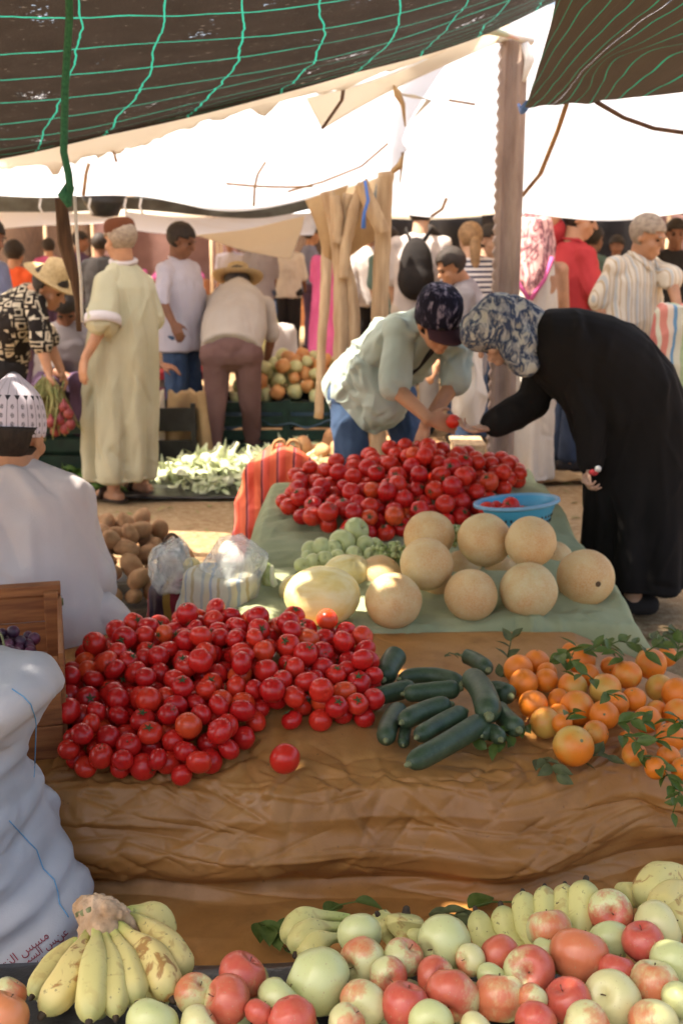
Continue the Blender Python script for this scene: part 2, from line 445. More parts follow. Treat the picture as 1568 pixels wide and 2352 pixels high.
# orange-brown tarp over the low front stall, down its face and along the ground
def tarp_fn(u, v):
    x = lerp(-1.25, 1.5, u)
    fy = front_y(x); zt = tarp_top(x, fy)
    prof = [(3.56, .04), (3.52, tarp_top(x, 3.5)-.02), (3.46, tarp_top(x, 3.46)), (3.2, tarp_top(x, 3.2)), (2.85, tarp_top(x, 2.85)), (fy+.06, tarp_top(x, fy+.06)),
            (fy, zt-.012), (fy-.035, zt-.07), (fy-.03, zt*.5), (fy+.0, .055), (fy-.05, .02), (fy-.3, .022), (2.0, .03), (1.55, .05), (1.2, .05)]
    # arc-length-ish table of where v falls
    tv = [0, .02, .05, .17, .30, .43, .47, .51, .58, .66, .70, .79, .88, .96, 1]
    for i in range(len(tv)-1):
        if v <= tv[i+1]: break
    f = (v-tv[i])/(tv[i+1]-tv[i]); a, b = prof[i], prof[i+1]
    y, z = lerp(a[0], b[0], f), lerp(a[1], b[1], f)
    w = v*2.9
    skirt = sstep(.45, .53, v)*(1-sstep(.64, .72, v)); low = sstep(.42, .5, v)
    nrm = Vector((0, -skirt, 1-skirt*.85)).normalized()
    sw = .035*nz(x*1.6+w*1.1, w*.35, 5)*low + .02*skirt*math.sin(x*6.0+w*2.5+2*nz(x*2, w, 1)) + .045*skirt*sstep(.53, .60, v)*(1-sstep(.62, .68, v))*(1+.5*nz(x*2, 4))
    o = Vector((x, y, max(z, .012))) + nrm*sw
    if v > .5: o.y += .05*sstep(.5, .64, v)*nz(x*1.3, 3, 3)
    o.z = max(o.z, .022 + .012*nz(x*3, w*3, 2))
    return o
rr = np.random.RandomState(8); sg = []
# u runs 2.75 m along the stall; v 2.9 m from its back edge over the front (about 1.3) down to the ground (1.9) and towards us
sg += random_creases(rr, 40, 0, 2.75, .1, 1.15, (.1, .5), (.2, .7), (.012, .03), .004, .4)
sg += random_creases(rr, 190, 0, 2.75, 1.10, 1.40, (1.2, .8), (.05, .24), (.005, .012), .011, .9)
sg += random_creases(rr, 90, 0, 2.75, 1.18, 1.8, (-1.0, .4), (.12, .5), (.006, .016), .009, .9)
sg += random_creases(rr, 80, 0, 2.75, 1.2, 1.85, (1.15, .4), (.10, .4), (.006, .016), .009, .9)
sg += random_creases(rr, 30, 0, 2.75, 1.3, 1.9, (.1, .4), (.2, .6), (.008, .02), .009, .8)
sg += random_creases(rr, 16, 0, 2.75, 1.3, 1.9, (-.8, .5), (.4, 1.0), (.04, .07), .016, .3)
sg += random_creases(rr, 100, 0, 2.75, 1.9, 2.9, (-.5, .9), (.12, .6), (.007, .02), .009, .85)
t = creased_sheet(tarp_fn, 380, 380, (sg, 2.75, 2.9))
for v_ in t.v: v_.z = max(v_.z, .008)
o = solid(build(t, 'tarp', M['tarp']), .002, -1)
tag(o, 'crumpled orange-brown plastic tarp draped over the low front stall and the ground before it', 'tarp')

# green cloth over the melon stall
def cloth_fn(u, v):
    u2, v2 = u*1.36-.18, v*1.30-.12
    uc, vc = clamp(u2), clamp(v2)
    a = G_FL.lerp(G_FR, uc); b = G_BL.lerp(G_BR, uc); p = a.lerp(b, vc)
    z = cloth_top(p.x, p.y)
    du, dv = u2-uc, v2-vc; k = math.hypot(du*1.3, dv*1.6)
    out = Vector((du*1.3, dv*1.6)); ol = out.length
    d = 0.
    if ol > 0:
        d = min(1, ol/.2); out.normalize()
        p = p + out*(.085*math.sin(d*1.57) + .05*d + .03*nz(p.x*4, p.y*4, 7)*d)
        z = lerp(z, .05, sstep(0, 1, d)) if d < 1 else .05
    w = .012*ridged(Vector((p.x*3, p.y*5+k*3, 2)), 1.7) + .012*nz(p.x, p.y, 0, 7) + .02*d*nz(p.x*7, p.y*7, k*4)
    fold = .016*math.exp(-((p.y-3.75)/.25)**2)*math.sin(p.x*13+3*nz(p.x*3, p.y*3))
    return (p.x, p.y, max(.012, z + w + fold*(1-d)))
rr = np.random.RandomState(3)
sg = random_creases(rr, 60, 0, 1.7, 0, 2.3, (.2, .7), (.15, .5), (.010, .028), .009, .45) + random_creases(rr, 45, 0, 1.7, .02, .32, (1.5, .4), (.08, .25), (.010, .024), .014, .5) + random_creases(rr, 40, 0, .4, .3, 2.0, (.1, .5), (.1, .4), (.010, .03), .012, .5)
t = creased_sheet(cloth_fn, 220, 220, (sg, 1.7, 2.3))
o = solid(build(t, 'stall_cloth', M['green_cloth']), .004, -1)
tag(o, 'faded green cloth spread over the melon and tomato stall behind the orange tarp', 'cloth')

# ------------------------------------------------------------------ overhead: shade nets and white tarps
def patch_hole(targets, plane_fn):
    pass
def canopy_holes(p):
    """holes added to net and tarp, in line with the sun, to throw chosen sun patches"""
    for c, r, rx in HOLES:
        q = p - c; t_ = q - SUND*q.dot(SUND)
        a = t_.dot(Vector((1, 0, 0))); b2 = t_.length_squared - a*a
        if (a/rx)**2 + b2/(r*r) < 1: return True
    return False
HOLES = []  # openings added overhead, each aimed at one sun patch
def lit(x, y, d, r, rx=None): HOLES.append((P(x, y, d), r, rx or r))
lit(735, 1345, 3.62, .085, .15); lit(872, 1300, 3.8, .06, .07); lit(885, 1335, 3.5, .045, .045); lit(640, 1448, 3.42, .06, .26)
lit(745, 1476, 3.3, .05, .10); lit(690, 1425, 3.5, .05, .2); lit(1000, 2015, 2.42, .028, .04)
lit(830, 1525, 3.2, .035, .06); lit(585, 1390, 3.6, .10, .04); lit(900, 1530, 3.15, .03, .03); lit(640, 1330, 3.9, .04, .03)
lit(400, 1248, 5.9, .30, .42); lit(530, 1242, 5.9, .14, .3); lit(345, 1295, 5.3, .2, .08); lit(210, 1130, 3.45, .03, .03); lit(232, 1165, 3.5, .05, .025)

rows = [[Vector((x, .55, 2.78)) for x in (-6., -4.2, -2.5, -.8, .9, 2.4, 3.6)],
        [Vector((x, 1.4, 2.72-.05*math.sin(x*2))) for x in (-6., -4.2, -2.5, -.8, .9, 2.4, 3.4)],
        [(-3600, -480, 2.9), (-1200, -420, 2.9), (-350, -380, 2.9), (250, -380, 2.9), (800, -400, 3.0), (1400, -430, 3.3), (2000, -420, 3.2)],
        [(-2400, -120, 4.1), (-900, -60, 4.1), (-200, 0, 4.1), (330, 0, 4.1), (800, -25, 4.15), (1250, -110, 4.5), (1560, -190, 4.6)],
        [(-2400, 180, 4.75), (-900, 180, 4.75), (-200, 200, 4.75), (300, 170, 4.75), (800, 100, 4.7), (1180, -20, 5.0), (1450, -110, 5.2)],
        [(-2400, 330, 5.15), (-900, 330, 5.15), (-200, 345, 5.15), (220, 300, 5.15), (740, 175, 5.05), (1110, 60, 5.3), (1390, -55, 5.6)],
        [(-2400, 380, 5.2), (-900, 375, 5.2), (-200, 392, 5.2), (200, 326, 5.2), (700, 206, 5.1), (1090, 84, 5.4), (1370, -35, 5.75)]]
fn0 = sheet_fn(rows)
def net_fn(u, v):
    p = fn0(u, v); p.z += .02*nz(p.x*1.2, p.y*1.2, 4) + .012*ridged(Vector((p.x*.8, v*9, 1)), 1.0); return p
t = MB(); t.grid(net_fn, 210, 210, True, canopy_holes)
for k, cs in list(t.uv.items()): t.uv[k] = tuple((a*15.5+.02, (b*b*.55+b*.45)*14.5+.3) for a, b in cs)
o = build(t, 'shade_net', M['net'])
tag(o, 'large brown shade net with green grid cords sagging over the stalls', 'shade net', 'brown shade nets overhead')
NET_FN = net_fn

rows = [[(1330, -420, 3.1), (1500, -420, 3.0), (1800, -420, 2.9), (2300, -420, 2.9)],
        [(1285, -60, 3.9), (1450, -60, 3.8), (1750, -70, 3.6), (2300, -90, 3.4)],
        [(1262, 60, 4.3), (1400, 60, 4.15), (1640, 60, 3.95), (2200, 40, 3.7)],
        [(1232, 165, 4.6), (1330, 165, 4.5), (1500, 120, 4.35), (2100, 70, 4.0)],
        [(1214, 222, 4.72), (1330, 205, 4.65), (1500, 175, 4.5), (2100, 110, 4.1)],
        [(1205, 246, 4.78), (1330, 238, 4.72), (1500, 220, 4.6), (2100, 165, 4.2)]]
fn2 = sheet_fn(rows)
t = MB(); t.grid(lambda u, v: fn2(u, v) + Vector((0, 0, .012*nz(u*9, v*9, 3))), 90, 90, True)
def uv2(a, b):
    fl = sstep(.55, .85, b); return (a*13+.2 + b*5.5*(1-fl*.0) , .5 + .02*a + (b > .62)*(b-.62)*0)
for k, cs in list(t.uv.items()): t.uv[k] = tuple((a*12+b*5.2+.1, .45) for a, b in cs)
o = build(t, 'shade_net', M['backlit_net'])
tag(o, 'smaller brown shade net with curving green cords, tied beside the steel post', 'shade net', 'brown shade nets overhead')

def tarp_sheet(name, rows, m, label, nu=60, nv=40, amp=.03, cat='tarp', group=None, tear=0, skip=None):
    fn = sheet_fn(rows)
    def f2(u, v):
        p = fn(u, v); p.z += amp*nz(p.x*1.5, p.y*1.5, 6) + amp*.5*ridged(Vector((p.x, p.y, p.z)), .9)
        if tear and v > .93: p.z += tear*(.6*nz(u*17, 0, 3)+.3*nz(u*48, 2, 1))
        return p
    t = MB(); t.grid(f2, nu, nv, True, skip); o = solid(build(t, name, m), .003); return tag(o, label, cat, group)
tarp_sheet('tarp', [[(-700, 150, 5.3), (-200, 150, 5.3), (300, 150, 5.3), (700, 110, 5.3), (1000, 62, 5.5), (1160, 62, 5.8)],
                    [(-700, 330, 6.2), (-200, 330, 6.2), (300, 310, 6.1), (650, 280, 6.1), (920, 200, 6.1), (1040, 130, 6.0)],
                    [(-700, 440, 6.9), (-200, 440, 6.9), (300, 445, 6.8), (600, 455, 6.8), (830, 385, 6.7), (930, 300, 6.5)],
                    [(-700, 450, 7.0), (-200, 452, 7.0), (280, 457, 6.95), (560, 488, 6.9), (850, 412, 6.8), (935, 345, 6.6)]],
           M['white_tarp'], 'white sunlit tarp sagging behind the large brown net, tied to the forked tree posts', 150, 60, group='white tarps overhead', skip=canopy_holes)
tarp_sheet('tarp', [[(880, 20, 5.9), (1150, 20, 5.9), (1400, 20, 5.9), (1900, 20, 5.9)],
                    [(870, 250, 6.5), (1150, 250, 6.5), (1400, 270, 6.5), (1900, 270, 6.5)],
                    [(880, 440, 7.0), (1120, 455, 7.0), (1400, 465, 7.0), (1900, 440, 6.9)],
                    [(885, 488, 7.2), (1020, 503, 7.2), (1130, 494, 7.2), (1400, 505, 7.1), (1600, 488, 7.1), (1900, 470, 7.0)]],
           M['white_tarp'], 'white sunlit tarp sloping down behind the steel post, hiding some heads', group='white tarps overhead')
# tattered cream edge hanging under the net
tarp_sheet('tarp', [[(-120, 330, 5.4), (60, 330, 5.4), (300, 285, 5.4), (500, 240, 5.35), (800, 160, 5.3), (1100, 60, 5.6)],
                    [(-120, 372, 5.5), (60, 386, 5.5), (290, 345, 5.5), (500, 272, 5.45), (800, 196, 5.4), (1100, 86, 5.7)]],
           M['dirty_tarp'], 'tattered cream tarp hem peeping out below the front edge of the brown net', 90, 8, .01, tear=.12)
tarp_sheet('tarp', [[(700, 225, 5.9), (900, 150, 5.9), (1170, 62, 5.85)],
                    [(740, 300, 6.0), (910, 205, 6.0), (1160, 96, 5.9)]],
           M['dirty_tarp'], 'stained cream tarp strip stretched between the steel post top and the knotted rag', 40, 8, .02)

# ------------------------------------------------------------------ posts, ropes and rags
p = thing('steel_post', P(1145, 1085, 5.95)*1, 'rusty grey steel post with a crimped edge standing behind the woman in black', 'post'); p.location.z = 0
base = P(1146, 1085, 5.95); topz = P(1165, 92, 5.95).z; bx, by = base.x, base.y
b = MB(); n = 90; vs, fs = [], []
prof = [(-.066, -.03), (-.04, -.036), (-.022, -.018), (0., -.012), (.022, -.018), (.04, -.036), (.068, -.03), (.068, .03), (-.066, .03)]
for i in range(n+1):
    z = topz*i/n; zig = .006*(1 if i % 2 else -1)
    for k, (x, y) in enumerate(prof):
        vs.append((bx+x+(zig if k in (0, 8) else 0), by+y, z))
m_ = len(prof)
for i in range(n):
    for k in range(m_): fs.append((i*m_+k, i*m_+(k+1) % m_, (i+1)*m_+(k+1) % m_, (i+1)*m_+k))
fs.append(tuple(range(n*m_, n*m_+m_))); b.add(vs, fs, False)
build(b, 'post_shaft', M['rust'], p)
b = MB(); b.tube([(bx-.09, by-.03, topz+.0), (bx-.02, by-.07, topz+.015), (bx+.08, by-.03, topz-.01), (bx+.07, by+.05, topz)], .022, 8)
b.tube([(bx+.05, by-.05, topz-.02), (bx+.075, by-.05, topz-.10), (bx+.05, by-.052, topz-.2)], [.02, .025, .008], 6, flat=.4)
build(b, 'wrapping', M['white_plastic'], p)
def rag(pts, r, m, label, name='rag', cat='rag', flat=.4, n=6):
    b = MB(); b.tube([P(*q) for q in pts], r, n, True, flat); o = build(b, name, m); return tag(o, label, cat)
rag([(960, 70, 5.7), (1060, 78, 5.75), (1130, 70, 5.8), (1190, 90, 5.85)], [.01, .035, .045, .01], M['pink_cloth'], 'pink and pale rag tied across the top of the steel post')
rag([(158, -60, 3.9), (160, 40, 4.0), (150, 200, 4.0), (147, 350, 4.0), (158, 400, 4.0), (162, 440, 4.0)], .0125, M['rope_green'], 'thick green rope hanging down in front of the large brown net', 'rope', 'rope', 1.)
rag([(162, 425, 4.02), (150, 450, 4.02), (160, 475, 4.02)], [.02, .032, .012], M['rope_green'], 'green and red knot at the end of the green rope', 'rope_knot', 'knot', .8)
rag([(140, 455, 4.3), (150, 560, 4.3), (172, 640, 4.3), (180, 690, 4.3), (182, 760, 4.32)], [.022, .028, .02, .014, .01], M['dark_wood'], 'crooked dark reddish stick hanging below the rope knot', 'stick', 'stick', 1.)
rag([(172, 450, 4.2), (178, 560, 4.2), (186, 640, 4.2), (190, 740, 4.2)], .006, M['white_plastic'], 'thin pale cord hanging beside the dark stick', 'cord', 'cord', 1.)
for q, lab in (([(205, 375, 5.9), (198, 400, 5.9), (192, 450, 5.9)], 'short tan strip hanging on the white tarp right of the green rope'),
               ([(248, 328, 5.5), (262, 350, 5.5), (268, 372, 5.5)], 'tan strap hanging just below the net edge'),
               ([(610, 372, 6.3), (592, 400, 6.3), (585, 430, 6.4), (583, 472, 6.5)], 'tan strip standing out against the white tarp above the bending man in the straw hat'),
               ([(520, 422, 6.3), (590, 428, 6.3), (660, 430, 6.3), (718, 428, 6.3)], 'thin tan stick lying across the white tarp beside the crossing strip'),
               ([(790, 190, 5.6), (785, 230, 5.7), (740, 295, 5.9)], 'dark tan cord dangling at the net edge left of the knotted rag'),
               ([(1300, 240, 5.4), (1280, 300, 5.6), (1240, 400, 5.9), (1190, 460, 6.1)], 'long curved tan cord right of the steel post'),
               ([(1370, 235, 4.75), (1430, 270, 5.0), (1500, 295, 5.0), (1640, 315, 5.0)], 'dark branch lying under the smaller net at the right'),
               ([(1030, 230, 6.2), (1090, 240, 6.2)], 'small twig on the white tarp left of the steel post'),
               ([(1025, 455, 6.9), (1015, 480, 6.9), (990, 497, 6.95)], 'small tan strip at the lower edge of the white tarp above the backpack'),
               ([(660, 440, 6.5), (740, 418, 6.5), (830, 382, 6.5), (890, 330, 6.4)], 'long thin tan cord following the lower fold of the white tarp')):
    rag(q, .009 if 'branch' not in lab and 'long curved' not in lab else .012, M['tan_strip'] if 'dark' not in lab else M['dark_wood'], lab, 'cord', 'cord', .7)
rag([(880, 160, 6.0), (905, 200, 6.0), (912, 215, 6.0), (925, 240, 6.0), (930, 290, 6.0)], [.008, .02, .05, .03, .012], M['tan_cloth'], 'knotted brown rag gathering the cream tarp above the forked tree posts')
rag([(912, 215, 6.0), (950, 222, 6.0), (985, 230, 6.02), (950, 270, 6.02)], [.01, .05, .06, .012], M['dirty_tarp'], 'cream rag end flying from the knotted brown rag', flat=.15)
rag([(1212, 236, 4.8), (1205, 246, 4.85), (1198, 256, 4.9), (1190, 240, 5.3)], [.012, .018, .012, .006], M['blue_cord'], 'blue grey tie holding the corner of the smaller net', 'tie', 'tie', 1.)

# forked tree posts in the middle
d = 6.65
def log(pts, rad, name, par):
    b = MB(); pp = [P(*q) for q in pts]; res, rr = [], []
    for i in range(25):
        t_ = i/24; q = crom(pp, t_); n_ = len(rad)-1; x = t_*n_; k = min(int(x), n_-1)
        q.x += .008*nz(q.z*6, i, 2); res.append(q); rr.append(lerp(rad[k], rad[k+1], x-k)*(1+.10*nz(q.z*9, 4, 1)))
    b.tube(res, rr, 14); return build(b, name, M['wood'], par)
t = thing('tree_post', P(790, 1120, d), 'forked pale tree trunk post holding up the white tarp', 'post'); t.location.z = 0
log([(785, 1120, d), (785, 800, d), (782, 640, d), (770, 520, d), (750, 440, d)], [.05, .05, .042, .042, .04], 'trunk', t)
log([(815, 1120, d), (812, 800, d), (808, 680, d), (792, 600, d), (790, 520, d), (800, 445, d)], [.04, .04, .036, .034, .034, .03], 'trunk', t)
log([(788, 640, d-.06), (795, 560, d-.06), (815, 480, d-.06), (835, 420, d-.06)], [.03, .032, .034, .034], 'limb', t)
log([(775, 560, d-.05), (775, 500, d-.05), (768, 450, d-.05)], [.03, .035, .03], 'limb', t)
t = thing('tree_post', P(872, 1130, d+.05), 'straight pale timber post with a ragged top right of the forked trunk', 'post'); t.location.z = 0
log([(870, 1160, d), (868, 900, d), (874, 650, d), (880, 500, d), (885, 395, d)], [.05, .05, .048, .047, .045], 'trunk', t)
log([(880, 535, d-.09), (855, 480, d-.09), (828, 420, d-.09)], [.04, .042, .04], 'limb', t)
t = thing('thin_pole', P(735, 870, 7.6), 'thin knotty pole standing left of the forked trunk', 'pole'); t.location = P(735, 900, 7.6); t.location.z = 0
log([(732, 960, 7.6), (738, 800, 7.6), (748, 660, 7.6), (752, 540, 7.6), (754, 460, 7.6)], [.03, .03, .035, .04, .04], 'pole_shaft', t)
tarp_sheet('cloth', [[(700, 462, 6.75), (760, 440, 6.75), (800, 425, 6.75)], [(725, 520, 6.7), (760, 520, 6.68), (770, 520, 6.7)], [(742, 590, 6.7), (757, 600, 6.68), (765, 600, 6.7)]],
           M['tan_cloth'], 'tan sacking hanging from the tarp beside the forked trunk', 16, 24, .02, 'cloth')
tarp_sheet('cloth', [[(800, 450, 6.8), (840, 440, 6.8), (880, 470, 6.8)], [(800, 540, 6.8), (830, 540, 6.8), (862, 545, 6.8)], [(792, 612, 6.8), (805, 590, 6.8), (850, 556, 6.8)]],
           M['tan_cloth'], 'ochre sacking stretched in the fork between the two tree posts', 16, 16, .02, 'cloth')
rag([(838, 415, 6.45), (845, 460, 6.45), (836, 490, 6.45), (834, 525, 6.45)], [.008, .009, .009, .013], M['blue_cord'], 'blue cord dangling in front of the forked tree posts', 'cord', 'cord', .6)
rag([(900, 395, 6.5), (918, 380, 6.5), (925, 350, 6.5), (918, 420, 6.5)], [.03, .045, .02, .008], M['tan_cloth'], 'ragged brown cloth tied round the top of the straight timber post', flat=.5)
# ------------------------------------------------------------------ people
def skin_mat(name, a):
    return mat(name, a, tuple(x*.8 for x in a), 14, .55, .15, 160, .002, .35)
M['skin'] = skin_mat('skin_tan', (.46, .235, .13)); M['skin_dark'] = skin_mat('skin_brown', (.22, .095, .05)); M['skin_pale'] = skin_mat('skin_pale', (.56, .34, .23))
M['hair'] = mat('black_hair', (.018, .013, .01), (.035, .024, .018), 30, .6, .6, 150, .006, stretch=(3, 3, .5))
M['brown_hair'] = mat('brown_hair', (.10, .055, .03), (.06, .03, .017), 30, .6, .6, 150, .006)
M['grey_hair'] = mat('grey_hair', (.36, .29, .22), (.22, .165, .12), 40, .7, .6, 150, .006)
M['blonde_hair'] = mat('fair_hair', (.33, .2, .1), (.2, .12, .06), 30, .6, .6, 150, .006)
M['eye'] = mat('dark_eye', (.012, .008, .006), None, 5, .15, 0)
def cloth(name, a, b=None, **kw):
    k = dict(scale=3, rough=.92, bump=.35, bscale=170, bdist=.0025, spec=.15); k.update(kw); return mat(name, a, b, **k)
M['djellaba'] = cloth('pale_green_linen', (.45, .42, .285), (.39, .365, .24))
M['white_cloth'] = cloth('white_cotton', (.56, .51, .495), (.49, .44, .43))
M['offwhite'] = cloth('offwhite_cotton', (.66, .60, .52), (.56, .50, .43))
M['linen'] = cloth('cream_linen_shirt', (.50, .44, .37), (.43, .37, .31))
M['lavender'] = cloth('pale_lavender_shirt', (.55, .52, .58), (.46, .43, .48))
M['mint'] = cloth('pale_mint_shirt', (.40, .46, .41), (.33, .39, .345))
M['jeans'] = cloth('blue_denim', (.07, .11, .19), (.035, .06, .115), scale=5)
M['dark_jeans'] = cloth('dark_denim', (.05, .07, .12), (.03, .045, .08), scale=5)
M['brown_trousers'] = cloth('brown_trousers', (.20, .115, .10), (.155, .085, .075))
M['black_robe'] = cloth('black_robe_cloth', (.011, .0095, .0085), (.014, .012, .011))
M['black_cloth'] = cloth('black_cloth', (.02, .018, .018), (.03, .026, .025))
M['red_polo'] = cloth('red_polo_cloth', (.50, .055, .06), (.40, .04, .045))
M['grey_cloth'] = cloth('grey_cloth', (.30, .27, .27), (.24, .215, .22))
M['slate'] = cloth('slate_blue_cloth', (.24, .26, .37), (.19, .2, .3))
M['pink'] = cloth('pink_cloth', (.62, .13, .30), (.5, .09, .23))
M['orange_cloth'] = cloth('orange_cloth', (.75, .13, .045), (.62, .09, .03))
M['teal'] = cloth('teal_cloth', (.12, .19, .17), (.09, .14, .13))
M['purple'] = cloth('mauve_cloth', (.12, .07, .12), (.08, .05, .085))
M['straw'] = mat('straw_hat', (.50, .37, .19), (.38, .27, .13), 60, .85, .6, 130, .004)
M['brown_felt'] = cloth('brown_felt', (.13, .045, .02), (.10, .035, .017))
M['leather'] = mat('sandal_leather', (.05, .03, .022), None, 10, .5, .3)
M['pale_sole'] = mat('pale_shoe', (.5, .45, .4), None, 10, .7, .2)

def pattern_mat(name, fn, rough=.9):
    t = NT(name); col = fn(t); return t.done(t.bsdf(col, rough, t.noise(t.co('Object'), 150, 3), .3, .002, .15))
def _scarf(t):
    c = t.co('Object', (1, 1, .55)); n = t.noise(c, 17, 5, .62, dist=1.6); n2 = t.noise(c, 34, 3)
    a = t.ramp(n, [(.40, (.46, .44, .37)), (.455, (.22, .24, .27)), (.50, (.03, .045, .09)), (.58, (.05, .07, .12)), (.66, (.36, .33, .26))])
    return t.mix(t.ramp(n2, [(.5, 0.), (.64, .55)]), a, (.52, .50, .45))
M['scarf'] = pattern_mat('blue_flowered_scarf', _scarf)
def _leop(t):
    c = t.co('Object', (1.5, 1, .6)); n = t.noise(c, 13, 4, .55, dist=1.8); n2 = t.noise(c, 26, 2)
    a = t.ramp(n, [(.42, (.72, .42, .38)), (.49, (.42, .17, .18)), (.56, (.10, .045, .055)), (.66, (.66, .36, .34))])
    return t.mix(t.ramp(n2, [(.55, 0.), (.66, .5)]), a, (.8, .5, .46))
M['pink_scarf'] = pattern_mat('pink_spotted_scarf', _leop)
def _stripe(t):
    c = t.co('Object'); sx = t.n('ShaderNodeSeparateXYZ'); t.l(c, sx.inputs[0])
    w = t.math('FRACT', t.math('ADD', t.math('MULTIPLY', t.math('ADD', sx.outputs[0], t.math('MULTIPLY', sx.outputs[1], .6)), 34.), t.math('MULTIPLY', t.noise(c, 4, 2), .5)))
    w2 = t.math('FRACT', t.math('MULTIPLY', t.math('ADD', sx.outputs[0], t.math('MULTIPLY', sx.outputs[1], .6)), 17.))
    a = t.ramp(w, [(.0, (.62, .55, .44)), (.55, (.62, .55, .44)), (.64, (.46, .35, .23)), (.8, (.46, .35, .23)), (.88, (.62, .55, .44))])
    return t.mix(t.math('MULTIPLY', t.math('GREATER_THAN', w2, .8), .6), a, (.30, .36, .42))
M['stripe_shirt'] = pattern_mat('striped_shirt', _stripe)
def _zeb(t):
    c = t.co('Object'); sx = t.n('ShaderNodeSeparateXYZ'); t.l(c, sx.inputs[0])
    v = t.n('ShaderNodeTexVoronoi', _Scale=13.); v.feature = 'F1'; v.distance = 'CHEBYCHEV'; v.inputs['Randomness'].default_value = .75; t.l(t.co('Object', (1, 1, 1.15)), v.inputs['Vector'])
    f = t.math('FRACT', t.math('MULTIPLY', v.outputs['Distance'], 3.1)); hue = t.n('ShaderNodeSeparateColor'); t.l(v.outputs['Color'], hue.inputs[0])
    k = t.math('MULTIPLY', t.math('GREATER_THAN', f, .62), t.math('GREATER_THAN', hue.outputs[0], .28))
    return t.mix(k, (.018, .014, .012), (.52, .45, .33))
M['tribal'] = pattern_mat('black_shirt_with_cream_marks', _zeb)
def _bw(t):
    c = t.co('Object'); sx = t.n('ShaderNodeSeparateXYZ'); t.l(c, sx.inputs[0])
    return t.mix(t.math('GREATER_THAN', t.math('FRACT', t.math('MULTIPLY', sx.outputs[2], 26.)), .5), (.05, .05, .09), (.62, .6, .6))
M['sailor'] = pattern_mat('navy_white_stripes', _bw)
def _cap(t):
    c = t.co('Object', (1, 1, .35)); n = t.noise(c, 38, 3, .6)
    return t.ramp(n, [(.5, (.012, .011, .022)), (.57, (.05, .045, .08)), (.66, (.30, .26, .33))])
M['navy_cap'] = pattern_mat('navy_fleck_cap', _cap)

class Joints(dict):
    __getattr__ = dict.get
def hand(mb, w, d, nrm, s=1., curl=.5, ts=1):
    d = d.normalized(); nrm = (nrm - d*nrm.dot(d)).normalized(); sd = d.cross(nrm)
    mb.loft([(w-d*.02*s, sd*.026*s, nrm*.021*s), (w+d*.02*s, sd*.031*s, nrm*.020*s), (w+d*.055*s, sd*.041*s, nrm*.017*s), (w+d*.092*s, sd*.042*s, nrm*.013*s)], 12)
    for i, (o, L) in enumerate(((-.032, .070), (-.011, .082), (.011, .077), (.031, .060))):
        p = w + d*(.088-.004*abs(i-1.2))*s + sd*o*s*1.02; a = .12*curl; r = .0088*s
        for k, q in enumerate((.44, .31, .25)):
            a += curl*(.75, .8, .5)[k]*(1+.12*(i-1)); dd = (d*math.cos(a) + nrm*math.sin(a) + sd*o*1.6)
            e = p + dd.normalized()*L*q*s; mb.capsule(p, e, r, r*.92, 8); p = e; r *= .93
    p = w + d*.025*s - sd*.032*s*ts; dd = (d*.72 - sd*.62*ts + nrm*.35).normalized(); e = p + dd*.042*s; mb.capsule(p-dd*.01*s, e, .013*s, .0105*s, 8)
    mb.capsule(e, e + (d*.85 - sd*.15*ts + nrm*.5).normalized()*.034*s, .0105*s, .0085*s, 8)
def head_axes(f, u):
    f = f.normalized(); u = (u - f*u.dot(f)).normalized(); l = u.cross(f)
    return Matrix((l, f, u)).transposed()
def add_head(mb, c, q, s=1.):
    E = lambda p, r: mb.ell(c + q @ (Vector(p)*s), Vector(r)*s, q, 14, 9)
    E((0, -.012, .03), (.075, .095, .088)); E((0, .020, -.042), (.057, .068, .074)); E((0, .064, -.096), (.027, .022, .019))
    E((0, .078, .030), (.052, .017, .012)); E((0, .090, -.060), (.025, .012, .007)); E((0, .088, -.073), (.020, .011, .007))
    for k in (-1, 1):
        E((k*.036, .058, -.028), (.027, .028, .026)); E((k*.079, -.006, -.004), (.010, .020, .032))
    mb.capsule(c + q @ (Vector((0, .090, .016))*s), c + q @ (Vector((0, .113, -.026))*s), .008*s, .014*s, 8)
def add_torso(mb, J, g=1., infl=0., low=0., top=True):
    lat = (J.sl-J.sr).normalized(); p, c, n = J.pelvis, J.chest, J.neck
    pts = [(p+(p-c)*low, .172, .128), (p, .172, .126), (p.lerp(c, .45), .158*g, .118*g), (c, .175, .125), (c.lerp(n, .45), .165, .105), (c.lerp(n, .8), .11, .075), (n, .062, .062)]
    if low == 0: pts = pts[1:]
    if not top: pts = pts[:-2]
    rings = []
    for i, (q, a, b) in enumerate(pts):
        dr = (pts[min(i+1, len(pts)-1)][0]-pts[max(i-1, 0)][0]).normalized()
        l2 = (lat - dr*lat.dot(dr)).normalized(); de = dr.cross(l2)
        k = J.w or 1.
        rings.append((q, l2*(a*k+infl), de*(b*k+infl)))
    mb.loft(rings, 18)
    for s in (J.sl, J.sr):
        mb.ell(s, (.054*(J.w or 1)+infl*.6,)*3)
        if top: mb.capsule(n.lerp(c, .12), s, .046+infl*.6, .046+infl*.6)
def add_arm(mb, s, e, w, k=1.): mb.capsule(s, e, .050*k, .041*k); mb.capsule(e, w, .041*k, .027*k)
def add_leg(mb, h, k, a, m=1.): mb.capsule(h, k, .085*m, .056*m); mb.capsule(k, a, .056*m, .040*m)
def add_foot(mb, a, f, s=1.):
    f = Vector((f.x, f.y, 0)).normalized(); b = Vector((a.x, a.y, .035*s)); mb.capsule(b-f*.05*s, b+f*.13*s, .036*s, .030*s, 10)
    mb.capsule(a, b, .042*s, .04*s, 10)
